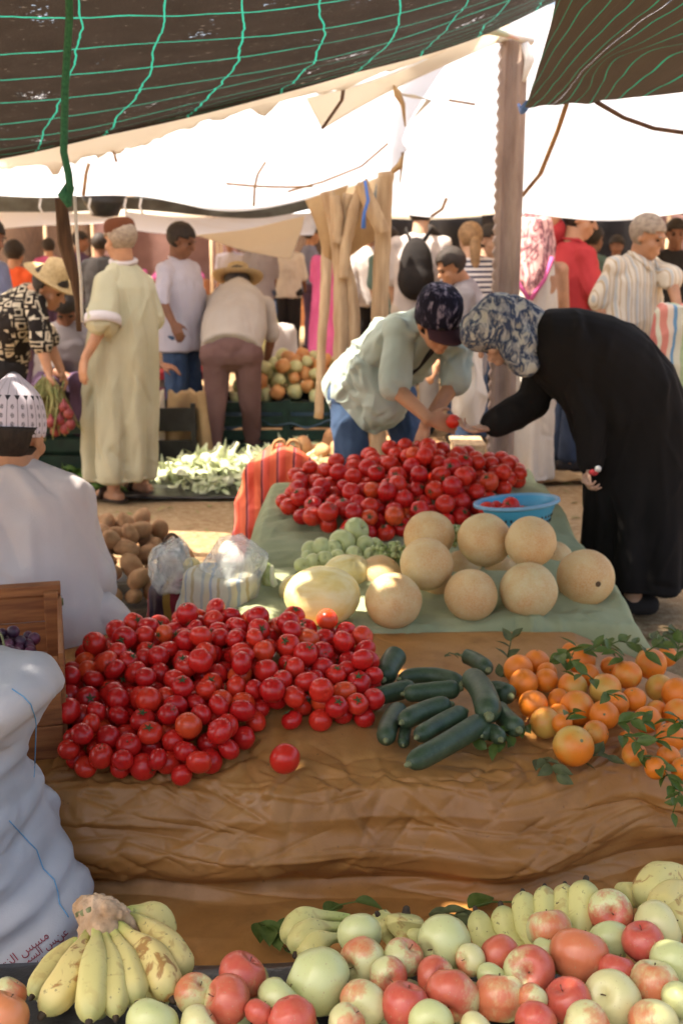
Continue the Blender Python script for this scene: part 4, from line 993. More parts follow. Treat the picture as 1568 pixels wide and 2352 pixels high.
# woman under the pink scarf
d = 7.5
J = stand(1222, 700, d, 1.74, 5, (5, 5)); cx = P(1222, 700, d).x
def rw(y, hw, hd): return (P(1222 - (y-560)*.02, y, d), Vector((S(hw, d), 0, 0)), Vector((0, hd, 0)))
def pinkscarf(root, J, q, k):
    b = MB(); b.ell(J.head+Vector((0, -.01, .02)), (.115, .135, .145)); 
    b.loft([(P(1222, 500, d-.05), Vector((S(38, d), 0, 0)), Vector((0, .15, 0))), (P(1222, 560, d-.04), Vector((S(50, d), 0, 0)), Vector((0, .17, 0))), (P(1220, 600, d-.04), Vector((S(50, d), 0, 0)), Vector((0, .18, 0))), (P(1218, 640, d-.07), Vector((S(34, d), 0, 0)), Vector((0, .165, 0))), (P(1216, 680, d-.12), Vector((S(8, d), 0, 0)), Vector((0, .11, 0)))], 20)
    build(b, 'pink_scarf', M['pink_scarf'], root, .012, 4, wrinkle(.008))
    for pts in ([(1172, 600), (1190, 650), (1214, 688)], [(1268, 590), (1250, 640), (1218, 688)]):
        b = MB(); b.tube([P(x, y, d-.25 if i == 2 else d-.2) for i, (x, y) in enumerate(pts)], .014, 6, flat=.5); build(b, 'scarf_edge', M['pink'], root)
person('woman in a cream robe with a large pink spotted scarf down her back', J, robe=dict(rings=[rw(1095, 52, .2), rw(980, 52, .19), rw(850, 54, .18), rw(700, 56, .17), rw(600, 50, .15), rw(550, 20, .08)], m='offwhite', disp=folds(6, .02, cx, d, .1, 1.3, 5)), hair=None, hat=pinkscarf, voxel=.012, eyes=False)
J = stand(1312, 700, 8.0, 1.85, 75, (10, 10)); J['sl'] = P(1282, 575, 8.2); J['el'] = P(1264, 508, 8.0); J['wl'] = P(1305, 468, 7.95); J['hf'] = Vector((.85, -.35, -.25))
person('man in a red polo shirt with one arm raised to his head', J, top='red_polo', sleeve=.75, hem=.35, bottom='dark_jeans', collar=True)
J = stand(1448, 700, 7.05, 1.77, 140, (8, 10), 1.12); J['hf'] = Vector((.7, -.6, -.3)); J['el'] = P(1540, 640, 6.9); J['wl'] = P(1555, 705, 6.8); J['er'] = P(1378, 690, 6.95); J['wr'] = P(1385, 770, 6.9); J['head'] = P(1487, 545, 6.95); J['neck'] = P(1468, 590, 7.0)
person('grey-haired old man in a striped short-sleeved shirt walking to the right', J, top='stripe_shirt', sleeve=1.0, hem=.35, bottom='linen', hair='grey_hair', girth=1.2, wr=.006, hairline=.03, collar=True)
J = stand(1540, 700, 10.2, 1.76, -170, (10, 10))
person('dark-clothed man standing behind the old man in stripes', J, skin='skin_dark', top='black_cloth', sleeve=1.0, hem=.3, bottom='black_cloth', voxel=.015)
J = stand(1350, 700, 11.5, 1.72, 60, (10, 10))
person('man in a dark green top behind the man in the red polo', J, skin='skin_dark', top='teal', sleeve=1.0, hem=.3, bottom='black_cloth', voxel=.016)
# --- the crowd further back
for x, d, ht, face, top, bot, sl, skin, lab in (
        (598, 15.5, 1.74, -10, 'grey_cloth', 'dark_jeans', .9, 'skin_dark', 'man in a mauve grey tee shirt in the crowd beside the cream tarp corner'),
        (662, 16.3, 1.70, 12, 'offwhite', 'black_cloth', .95, 'skin_dark', 'man in a pale shirt and black trousers walking off in the crowd'),
        (712, 17.0, 1.80, 80, 'slate', 'purple', 1.5, 'skin', 'man in a slate blue shirt in the crowd beside the woman in pink'),
        (846, 13.2, 1.80, 170, 'white_cloth', 'black_cloth', 1.9, 'skin', 'person in a white top and black trousers between the tree posts'),
        (893, 12.5, 1.72, 20, 'teal', 'black_cloth', .9, 'skin', 'person in a dark green top right of the straight timber post'),
        (530, 18.5, 1.66, 180, 'lavender', 'purple', 1.5, 'skin', 'person in lilac clothes far behind the bending man in the straw hat'),
        (232, 13.0, 1.66, 10, 'black_cloth', 'black_cloth', 1.5, 'skin_dark', 'person in black far behind, left of the djellaba man'),
        (118, 16.0, 1.62, -30, 'pink', 'purple', 1.2, 'skin', 'person in pink far behind the straw hat at the left'),
        (185, 15.0, 1.70, 100, 'purple', 'black_cloth', 1.5, 'skin_dark', 'person in dark mauve behind the crooked stick'),
        (1410, 13.5, 1.64, 190, 'black_cloth', 'black_cloth', 1.5, 'skin_dark', 'person in black far behind, left of the old man in stripes'),
        (980, 13.0, 1.75, 20, 'black_cloth', 'dark_jeans', 1.5, 'skin', 'person in black in the crowd beyond the tall tourist'),
        (628, 19.0, 1.70, 200, 'pink', 'dark_jeans', 1., 'skin', 'person with a pink top half hidden in the far crowd')):
    J = stand(x, 650, d, ht, face, (8, 14)); person(lab, J, skin=skin, top=top, sleeve=sl, hem=.3, bottom=bot, voxel=.018, hands=d < 14, eyes=False)
d = 15.0; J = stand(756, 650, d, 1.68, 10, (8, 8)); cx = J.base.x
person('woman in a long bright pink dress in the crowd beside the thin pole', J, robe=dict(rings=[(Vector((cx, d, z)), Vector((a, 0, 0)), Vector((0, a*.8, 0))) for z, a in ((.06, .27), (.5, .25), (.95, .21), (1.2, .19), (1.36, .17), (1.44, .08))], sleeves=[(J.sl, J.sl.lerp(J.el, .8), .075, .08), (J.sr, J.sr.lerp(J.er, .8), .075, .08)], m='pink', name='dress', disp=folds(6, .02, cx, d, .1, 1.2, 3)), voxel=.018, eyes=False)
# ------------------------------------------------------------------ fruit and vegetables
def fruit_mat(name, fn, rough=.38, bump=None, bstr=.15, coat=.0, spec=.5, sss=0.):
    t = NT(name); col = fn(t); c = t.co('Object', (1, 1, 1), True)
    kw = {}
    if coat: kw = dict(Coat_Weight=coat, Coat_Roughness=.12)
    if sss: kw.update(Subsurface_Weight=sss, Subsurface_Scale=.01)
    r = t.math('ADD', rough-.06, t.math('MULTIPLY', t.noise(c, 40, 3), .14))
    return t.done(t.bsdf(col, r, t.noise(c, bump or 90, 3), bstr, .003, spec, **kw))
def sepz(t, k=2): 
    s = t.n('ShaderNodeSeparateXYZ'); t.l(t.co('Object'), s.inputs[0]); return s.outputs[k]
def _tom(t):
    oi = t.n('ShaderNodeObjectInfo').outputs['Random']
    a = t.ramp(oi, [(0, (.44, .009, .009)), (.5, (.55, .018, .012)), (.85, (.60, .034, .013)), (1, (.62, .08, .018))])
    z = sepz(t); n = t.noise(t.co('Object', (1, 1, 1), True), 1.2, 3)
    k = t.math('MULTIPLY', t.ramp(t.math('ADD', t.math('MULTIPLY', z, .9), n), [(1.05, 0.), (1.5, 1.)]), .22)
    return t.mix(k, a, (.55, .17, .03))
M['tomato'] = fruit_mat('tomato_skin', _tom, .27, 3, .05, 0, .42)
M['calyx'] = mat('tomato_calyx', (.05, .10, .025), (.09, .10, .04), 60, .7, .3)
def _apple(t):
    oi = t.n('ShaderNodeObjectInfo'); sc = t.n('ShaderNodeSeparateColor'); t.l(oi.outputs['Color'], sc.inputs[0])
    c = t.co('Object', (1, 1, 1), True); st = t.co('Object', (4.2, 4.2, .8), True)
    x = sepz(t, 0); n = t.noise(c, 1.1, 4, .6); n2 = t.noise(st, 1, 4, .7); n3 = t.noise(c, 13, 2)
    f = t.math('ADD', t.math('ADD', t.math('MULTIPLY', x, .38), t.math('MULTIPLY', n, 1.1)), t.math('MULTIPLY', n2, .6))
    f = t.math('ADD', f, t.math('SUBTRACT', t.math('MULTIPLY', sc.outputs[0], 1.45), 1.22))
    k = t.ramp(f, [(.40, 0.), (.52, .55), (.72, 1.)])
    g = t.mix(sc.outputs[1], (.54, .56, .25), (.70, .60, .30)); g = t.mix(t.math('MULTIPLY', n, .35), g, (.36, .43, .15))
    red = t.mix(sc.outputs[2], (.60, .20, .07), (.46, .035, .035)); red = t.mix(t.math('MULTIPLY', n2, .45), red, (.68, .30, .14))
    col = t.mix(k, g, red); z = sepz(t)
    col = t.mix(t.math('GREATER_THAN', n3, .70), col, (.42, .30, .16))
    return col
M['apple'] = fruit_mat('apple_skin', _apple, .30, 8, .06, 0, .45)
M['stalk'] = mat('brown_stalk', (.13, .075, .035), (.07, .04, .02), 60, .8, .3)
def _orange(t):
    oi = t.n('ShaderNodeObjectInfo'); sc = t.n('ShaderNodeSeparateColor'); t.l(oi.outputs['Color'], sc.inputs[0])
    c = t.co('Object', (1, 1, 1), True); n = t.noise(c, 1.0, 3); x = sepz(t, 0)
    f = t.math('ADD', t.math('ADD', t.math('MULTIPLY', x, .35), n), t.math('SUBTRACT', t.math('MULTIPLY', sc.outputs[0], 1.5), 1.05))
    col = t.mix(t.ramp(f, [(.3, 0.), (.8, 1.)]), (.72, .19, .012), (.60, .36, .07))
    return t.mix(t.math('MULTIPLY', t.math('GREATER_THAN', t.noise(c, 5, 2), .70), .4), col, (.30, .15, .04))
M['orange'] = fruit_mat('orange_peel', _orange, .38, 28, .25, 0, .45)
def _melon(t):
    oi = t.n('ShaderNodeObjectInfo'); sc = t.n('ShaderNodeSeparateColor'); t.l(oi.outputs['Color'], sc.inputs[0])
    c = t.co('Object', (1, 1, 1), True); n = t.noise(c, 1.0, 5, .6); n2 = t.noise(c, 16, 3)
    v = t.n('ShaderNodeTexVoronoi', _Scale=11.); v.feature = 'DISTANCE_TO_EDGE'; t.l(c, v.inputs['Vector'])
    base = t.mix(sc.outputs[0], (.66, .46, .21), (.60, .50, .25))
    a = t.mix(t.ramp(n, [(.38, 0.), (.62, .8)]), base, (.58, .30, .10))
    a = t.mix(t.math('MULTIPLY', t.math('LESS_THAN', v.outputs['Distance'], .09), .35), a, (.66, .55, .36))
    return t.mix(t.math('MULTIPLY', t.ramp(n2, [(.5, 0.), (.7, 1.)]), .14), a, (.62, .50, .30))
M['melon'] = fruit_mat('netted_melon_skin', _melon, .62, 14, .25, 0, .3)
M['canary'] = fruit_mat('yellow_melon_skin', lambda t: t.ramp(t.noise(t.co('Object', (2, 2, .6), True), 1.4, 3), [(.35, (.70, .54, .18)), (.65, (.76, .66, .34))]), .42, 6, .15)
M['melon_flesh'] = fruit_mat('melon_flesh', lambda t: t.ramp(t.noise(t.co('Object'), 40, 3), [(.4, (.62, .66, .40)), (.6, (.72, .68, .46))]), .4, 60, .2)
def _cuc(t):
    c = t.co('Object', (1, 1, 1), True); n = t.noise(c, 26, 4, .6); n2 = t.noise(t.co('Object', (40, 40, 40), True), 6, 2)
    a = t.ramp(n, [(.3, (.022, .042, .018)), (.6, (.048, .075, .034)), (.8, (.095, .12, .06))])
    return t.mix(t.math('MULTIPLY', t.math('GREATER_THAN', n2, .66), .4), a, (.11, .13, .08))
M['cucumber'] = fruit_mat('cucumber_skin', _cuc, .46, 70, .25, 0, .4)
M['cucumber_end'] = mat('cucumber_end', (.22, .24, .11), (.12, .12, .05), 60, .7, .3)
def _ban(t):
    uv = t.co('UV'); s = t.n('ShaderNodeSeparateXYZ'); t.l(uv, s.inputs[0]); v = s.outputs[1]
    oi = t.n('ShaderNodeObjectInfo'); sc = t.n('ShaderNodeSeparateColor'); t.l(oi.outputs['Color'], sc.inputs[0])
    c = t.co('Object', (1, 1, 1), True); n = t.noise(c, 30, 4, .6, dist=1.); n2 = t.noise(c, 90, 3)
    yel = t.mix(sc.outputs[0], (.68, .53, .19), (.55, .52, .19))
    a = t.mix(t.ramp(v, [(.08, 1.), (.42, 0.)]), yel, (.36, .41, .10))
    a = t.mix(t.ramp(v, [(.86, 0.), (.97, .8)]), a, (.36, .36, .13))
    a = t.mix(t.math('MULTIPLY', t.ramp(n, [(.56, 0.), (.64, .85)]), t.math('MULTIPLY', sc.outputs[1], 1.)), a, (.30, .13, .03))
    a = t.mix(t.math('MULTIPLY', t.ramp(n2, [(.64, 0.), (.70, .9)]), t.math('MULTIPLY', sc.outputs[2], 1.)), a, (.05, .03, .02))
    return a
M['banana'] = fruit_mat('banana_peel', _ban, .48, 60, .15, 0, .35)
M['banana_tip'] = mat('black_banana_tip', (.03, .02, .015), (.06, .04, .02), 60, .8, .3)
M['banana_crown'] = mat('dry_banana_stem', (.56, .40, .26), (.34, .21, .11), 16, .85, .7, 70, .006)
M['potato'] = mat('potato_skin', (.46, .26, .125), (.34, .175, .08), 1.2, .85, .3, 9, .004, rand=True)
M['leaf'] = mat('citrus_leaf', (.07, .115, .018), (.13, .17, .04), 30, .5, .25, 70, .003, .3, rand=True, tl=.2)
M['dry_leaf'] = mat('dull_leaf', (.13, .14, .05), (.075, .085, .03), 30, .6, .3, rand=True, tl=.15)
M['grape_dark'] = fruit_mat('purple_grape', lambda t: t.ramp(t.noise(t.co('Object'), 30, 2), [(.4, (.035, .012, .03)), (.6, (.13, .03, .06))]), .45, 60, .05)
M['grape_green'] = fruit_mat('green_grape', lambda t: t.ramp(t.noise(t.co('Object'), 30, 2), [(.4, (.27, .33, .10)), (.6, (.38, .42, .18))]), .35, 60, .05)
M['pepper_pale'] = mat('pale_pepper', (.64, .58, .27), (.56, .55, .24), 1, .4, .1, rand=True)
M['pepper_orange'] = mat('orange_pepper', (.68, .36, .13), (.62, .24, .07), 1, .4, .1, rand=True)

def rq(tilt=None):
    if tilt is None: return Quaternion((random.gauss(0, 1), random.gauss(0, 1), random.gauss(0, 1), random.gauss(0, 1))).normalized()
    return tilt
def look(dirv, spin=0.):
    """rotation that carries local +Z to dirv"""
    return Vector(dirv).normalized().to_track_quat('Z', 'Y') @ Quaternion((0, 0, 1), spin)
TOCAM = Vector((0, -.86, .5))
def tomato_mesh(i):
    rr = random.Random(i); n = 24; h = rr.uniform(.76, 1.02); lob = rr.choice((4, 5, 5, 6)); la = rr.uniform(.015, .065); prof = []
    for k in range(15):
        a = math.pi*k/14; r = math.sin(a)**.93; z = math.cos(a)*h
        if a < .55: z -= .13*(1-a/.55)**2
        prof.append((max(r, .001), z))
    b = MB(); b.lathe(prof, n, warp=lambda t, z: 1+la*math.cos(lob*t)*clamp(z+.3)); 
    for v in b.v: v.x *= rr.uniform(.995, 1.005); v.z += .03*v.x*rr.uniform(.5, 1)
    b.v = [Vector((v.x*1.03, v.y*rr.uniform(.999, 1.001), v.z)) for v in b.v]
    return b.mesh('tomato')
def calyx_mesh():
    b = MB()
    for k in range(5):
        a = k*1.2566+.3*random.random(); d = Vector((math.cos(a), math.sin(a), 0)); s = Vector((-d.y, d.x, 0)); z = Vector((0, 0, 1)); L = random.uniform(.32, .5)
        p = [(0, .86), (.13, .84), (.28, .90), (L, .86+random.uniform(-.05, .14))]
        w = [.05, .075, .05, .005]; vs = []
        for (r, h), ww in zip(p, w): vs += [d*r+s*ww+z*h, d*r+z*(h+.02), d*r-s*ww+z*h]
        b.add(vs, [(i*3+j, i*3+j+1, i*3+j+4, i*3+j+3) for i in range(3) for j in range(2)])
    b.tube([(0, 0, .84), (.02, .01, .97)], .035, 6); return b.mesh('calyx')
TM = [tomato_mesh(i) for i in range(9)]; CX = [calyx_mesh() for i in range(2)]
for me in TM: me.materials.append(M['tomato'])
for me in CX: me.materials.append(M['calyx'])
def tomato(p, r, q, cal, label, group):
    o = link('tomato', random.choice(TM), None, None, p); o.rotation_mode = 'QUATERNION'; o.rotation_quaternion = q; o.scale = (r, r, r)
    tag(o, label, 'tomato', group)
    if cal: c = link('calyx', random.choice(CX), None, o); solid(c, .03, 0)
    return o
def in_poly(x, y, pg):
    r = False; j = len(pg)-1
    for i in range(len(pg)):
        if (pg[i][1] > y) != (pg[j][1] > y) and x < (pg[j][0]-pg[i][0])*(y-pg[i][1])/(pg[j][1]-pg[i][1])+pg[i][0]: r = not r
        j = i
    return r
def deposit(n, pg, surf, rmin, rmax, K=46, seed=0, squash=.93, cap=None):
    """drop n balls one after another into the lowest hollows of a heap"""
    rg_ = random.Random(seed); xs = [p[0] for p in pg]; ys = [p[1] for p in pg]; out = np.zeros((0, 4))
    for i in range(n):
        r = rg_.uniform(rmin, rmax); best = None
        for k in range(K):
            for _ in range(40):
                x, y = rg_.uniform(min(xs), max(xs)), rg_.uniform(min(ys), max(ys))
                if in_poly(x, y, pg): break
            s = surf(x, y); z = s + r
            if len(out):
                dd = (out[:, 0]-x)**2 + (out[:, 1]-y)**2; R2 = ((out[:, 3]+r)*squash)**2; m = dd < R2
                if m.any(): z = max(z, float((out[m, 2]+np.sqrt(R2[m]-dd[m])).max()))
            sc = z - s - r
            if best is None or sc < best[0]: best = (sc, x, y, z)
        out = np.vstack([out, [best[1], best[2], best[3], r]])
    return out
# --- front heap of tomatoes
pgF = [(138, 1775), (135, 1640), (150, 1545), (225, 1505), (360, 1475), (480, 1462), (640, 1472), (760, 1490), (850, 1520), (862, 1640), (815, 1690), (700, 1700), (600, 1690), (545, 1745), (500, 1785), (330, 1778)]
pgF = [tuple(H(x+(22 if x < 160 else 0), y+(38 if y < 1560 else (20 if y < 1660 else -14)), .345).xy) for x, y in pgF]
TF = deposit(275, pgF, tarp_top, .0255, .034, seed=4)
order = sorted(range(len(TF)), key=lambda i: -(TF[i][2]-tarp_top(TF[i][0], TF[i][1]))*1.6-(.12 if TF[i][1] < 2.72 else 0))
low = MB()
for k, i in enumerate(order):
    x, y, z, r = TF[i]
    if k >= 226: low.ell((x, y, z), (r, r, r*.92), None, 18, 11); continue
    cal = random.random() < .36
    q = look(TOCAM*random.uniform(.2, 1)+Vector((random.gauss(0, .6), random.gauss(0, .5), random.gauss(.3, .5))), random.random()*6) if cal else rq()
    big = r > .0325
    zone = 'at the front edge' if y < 2.72 else ('at the back edge' if y > 3.14 else 'in the middle')
    tomato((x, y, z), r, q, cal, ('%sred tomato %s%s of the orange tarp heap' % ('big ' if big else '', 'with its calyx showing ' if cal else '', zone)), 'tomatoes heaped on the orange tarp')
tag(build(low, 'tomatoes', M['tomato']), 'deeper red tomatoes filling the heap on the orange tarp', 'tomatoes', kind='stuff')
p = H(655, 1738, tarp_top(-.13, 2.62)+.036)
tomato(p + Vector((0, -.02, .004)), .036, look((.2, -.4, 1)), False, 'single smooth red tomato lying apart in front of the heap on the orange tarp', None)
# --- heap on the green cloth
pgB = [(650, 1165), (690, 1120), (850, 1075), (1000, 1050), (1150, 1075), (1205, 1125), (1120, 1165), (1070, 1205), (960, 1235), (850, 1245), (740, 1230), (670, 1200)]
pgB2 = []
for x, y in pgB:
    q = None
    for d in np.linspace(4.1, 5.4, 131):
        w = P(x, y, d)
        if w.z <= cloth_top(w.x, w.y)+.01: q = w; break
    if q is None: q = H(x, y, .56); q = Vector((q.x, min(q.y, 5.05), 0))
    pgB2.append(tuple(q.xy))
pgB2 = [(a, min(b, 5.0)) for a, b in pgB2]
TB = deposit(172, pgB2, cloth_top, .033, .041, seed=9, K=40)
vis = sorted(range(len(TB)), key=lambda i: -(TB[i][2]-cloth_top(TB[i][0], TB[i][1])*.9)+TB[i][1]*.25)
rest = MB()
for k, i in enumerate(vis):
    x, y, z, r = TB[i]
    if k < 68:
        cal = random.random() < .3; q = look(TOCAM+Vector((random.gauss(0, .6), random.gauss(0, .4), random.gauss(.3, .5)))) if cal else rq()
        zone = 'on top' if z > .60 else ('at the near foot' if y < 4.45 else ('on the left flank' if x < .2 else 'on the right flank'))
        tomato((x, y, z), r, q, cal, 'red tomato %s%s of the green cloth heap' % ('with a calyx ' if cal else '', zone), 'tomatoes heaped on the green cloth')
    else:
        rest.ell((x, y, z), (r, r, r*.92), None, 18, 11)
if rest.v: tag(build(rest, 'tomatoes', M['tomato']), 'deeper red tomatoes filling the tall heap on the green cloth', 'tomatoes', kind='stuff')

# --- helpers that set fruit by where the photo shows it, resting on a surface
def rest_on(x, y, r, surf, lift=0.):
    """r in photo units; returns centre and radius so that the ball sits on surf"""
    lo, hi = .6, 9.
    for _ in range(40):
        d = (lo+hi)/2; c = P(x, y, d); dep = (c-EYE).dot(Vector((0, CP, -SP))); R_ = r*dep/F
        if c.z - R_ - lift > surf(c.x, c.y): lo = d
        else: hi = d
    return c, R_
def relax(items, it=80, k=.94, lim=.14):
    """slide balls along their own line of sight until none cuts into another; size follows distance"""
    d0_ = [i['d'] for i in items]
    for _ in range(it):
        for a in range(len(items)):
            for b_ in range(a):
                A, B = items[a], items[b_]; pa, pb = P(A['x'], A['y'], A['d']), P(B['x'], B['y'], B['d'])
                ov = (A['r']*A['d']+B['r']*B['d'])/F*1.06*k - (pa-pb).length
                if ov > 0:
                    na, nb = (a, b_) if (A.get('o', A['y']) > B.get('o', B['y'])) else (b_, a)
                    items[na]['d'] = max(items[na]['d']-ov*.3, d0_[na]-lim); items[nb]['d'] = min(items[nb]['d']+ov*.3, d0_[nb]+lim)
    for i in items:
        i['p'] = P(i['x'], i['y'], i['d']); i['R'] = i['r']*(i['p']-EYE).dot(Vector((0, CP, -SP)))/F
    return items

# --- melons
def melon_mesh(i, el=1.):
    rr = random.Random(i); prof = []
    for k in range(25):
        a = math.pi*k/24; r = math.sin(a); z = math.cos(a)*el
        if a < .22: z -= .05*(1-a/.22)
        if a > math.pi-.16: z += .03*(1-(math.pi-a)/.16)
        prof.append((max(r, .001), z))
    b = MB(); b.lathe(prof, 44); off = rr.random()*9
    for v in b.v: v *= 1+.03*nz(v.x*1.2+off, v.y*1.2, v.z*1.2)
    return b.mesh('melon')
MM = [melon_mesh(i, e) for i, e in enumerate((.97, 1.0, 1.03))]
for me in MM: me.materials.append(M['melon'])
scar_b = MB(); scar_b.lathe([(.001, .975), (.045, .972), (.075, .985), (.10, .965)], 16); SCAR = scar_b.mesh('stem_scar'); SCAR.materials.append(M['stalk'])
mel = [dict(x=985, y=1230, r=58, d=3.92, o=1200, t='tan melon behind the left end of the upper row, against the tomatoes'), dict(x=979, y=1296, r=61, d=3.7, o=1330, t='tan melon perched on the left of the upper row'),
       dict(x=1112, y=1240, r=61, d=3.78, o=1300, t='tan melon at the middle of the upper row just below the blue basin'), dict(x=1218, y=1245, r=60, d=3.78, o=1305, t='pale melon at the right of the upper row below the blue basin'),
       dict(x=1081, y=1367, r=61, t='orange tan melon in the front row left of the greenish one'), dict(x=1213, y=1357, r=66, t='slightly greenish melon in the middle of the front row', g=.9),
       dict(x=1344, y=1327, r=66, t='orange melon with a star-shaped stem scar at the right end of the front row', scar=1), dict(x=903, y=1380, r=65, t='cream melon at the left end of the front row, partly in the sun', g=.5),
       dict(x=1060, y=1310, r=46, o=1250, t='melon half hidden in the gap under the upper row, left'), dict(x=1150, y=1318, r=42, o=1240, t='small melon in the dark gap under the upper row, middle'),
       dict(x=1272, y=1287, r=44, o=1240, t='melon hidden behind the right end of the front row'), dict(x=872, y=1327, r=52, o=1290, t='sunlit melon behind the cream one at the left end', g=.6), dict(x=1010, y=1350, r=40, o=1250, t='shaded melon in the gap left of the orange tan melon')]
for m in mel:
    if 'd' not in m: m['d'] = rest_on(m['x'], m['y'], m['r'], lambda x, y: .355)[0].y + (.1 if m.get('o', 9999) < 1300 else 0)
relax(mel, 120, .97, .22)
for i, m in enumerate(mel):
    o = link('melon', MM[i % 3], None, None, m['p']); o.scale = (m['R'],)*3; o.rotation_mode = 'QUATERNION'
    o.rotation_quaternion = look((.22, -.9, .05)) if m.get('scar') else look((random.gauss(0, 1), random.gauss(.3, 1), random.gauss(-.4, .6)), i)
    o.color = (m.get('g', random.uniform(0, .35)), 0, 0, 1)
    tag(o, m['t'], 'melon', 'tan melons on the green cloth'); link('stem_scar', SCAR, None, o)
CM = melon_mesh(7, 1.28); CM.materials.append(M['canary'])
for x, y, r, d, q, t in ((740, 1368, 78, 3.62, (1, -.15, .05), 'big yellow oval melon lying in bright sun left of the cream melon'), (795, 1318, 52, 3.88, (1, .3, .1), 'yellow oval melon behind the big sunlit one'), (672, 1352, 34, 3.80, (.5, .9, .2), 'orange yellow melon peeping out at the left of the big sunlit one')):
    c, R_ = rest_on(x, y, r, lambda a, b: .355); 
    if d > 3.7: c = P(x, y, d)
    o = link('yellow_melon', CM, None, None, c); s = R_*.88; o.scale = (s, s, s); o.rotation_mode = 'QUATERNION'; o.rotation_quaternion = look(q); tag(o, t, 'melon', 'yellow melons on the green cloth')
# cut melon slice
root = thing('melon_slice', P(640, 1345, 3.86), 'pale green cut melon slice standing at the left end of the melons', 'melon slice')
b = MB(); c = P(665, 1322, 3.86); rings, rin = [], []
for k in range(15):
    a = lerp(R(150), R(275), k/14); w = math.sin(math.pi*k/14)**.6*.028+.003; p_ = c + Vector((math.cos(a)*.082, 0, math.sin(a)*.088)); ra = Vector((math.cos(a), 0, math.sin(a)))
    rings.append((p_, ra*(.012+w*.25), Vector((0, w*1.5, 0)))); rin.append((p_-ra*(.010+w*.3), ra*(.006+w*.25), Vector((0, w*1.3, 0))))
b.loft(rings, 12); build(b, 'rind', M['grape_green'], root); b = MB(); b.loft(rin, 12); build(b, 'flesh', M['melon_flesh'], root)

# --- apples
def apple_mesh(i, el=1.):
    rr = random.Random(i+50); prof = []
    for k in range(29):
        a = math.pi*k/28; r = math.sin(a)*(1+.06*math.cos(a)); z = math.cos(a)*.93*el
        if a < .62: z -= .34*(1-a/.62)**1.6
        if a > math.pi-.5: z += .22*(1-(math.pi-a)/.5)**1.5
        prof.append((max(r*(1-.05*(z < -.4)), .001), z))
    b = MB(); lob = rr.uniform(.015, .045); ph = rr.random()*6
    b.lathe(prof, 40, warp=lambda t, z: 1+lob*math.cos(5*t+ph)*clamp(.2-z)+.03*math.cos(2*t+ph))
    k = rr.uniform(-.12, .12)
    for v in b.v: v.x += k*v.z*abs(v.z)*.6; v *= 1+.02*nz(v.x*1.5+i, v.y*1.5, v.z*1.5)
    return b.mesh('apple')
AM = [apple_mesh(i, e) for i, e in enumerate((.95, 1.0, .92, 1.06, 1.0))]
st_b = MB(); st_b.tube([(0, 0, .50), (.01, 0, .70), (.05, .03, .86)], [.022, .018, .030], 8); STALK = st_b.mesh('stalk'); STALK.materials.append(M['stalk'])
bl_b = MB()
for k in range(5):
    a = k*1.2566; bl_b.capsule((0, 0, -.72), (math.cos(a)*.09, math.sin(a)*.09, -.80), .028, .012, 6)
BLOSSOM = bl_b.mesh('blossom_end'); BLOSSOM.materials.append(M['stalk'])
for me in AM: me.materials.append(M['apple'])
def apple(x, y, z, R_, c, up, spin, label, group, i):
    o = link('apple', AM[i % 5], None, None, Vector((x, y, z)) if not isinstance(x, Vector) else x); o.scale = (R_,)*3
    o.rotation_mode = 'QUATERNION'; o.rotation_quaternion = look(Vector(up)+Vector((random.gauss(0, .25), random.gauss(0, .25), random.gauss(0, .2))), spin); o.color = (*c, 1); tag(o, label, 'apple', group)
    link('stalk', STALK, None, o); link('blossom_end', BLOSSOM, None, o); return o
U, TC, LT, RT, DN, AW = (.5, .35, .7), (0, -.9, .45), (-.8, -.45, .35), (.8, -.5, .3), (.1, -.75, -.5), (.2, .6, .6)
GREEN, PALE, BLUSH, PINK, RED, ORG = (.12, .1, 0), (.22, .7, .2), (.5, .6, .3), (.72, .5, .8), (1.02, .3, 1.), (.60, .7, .40)
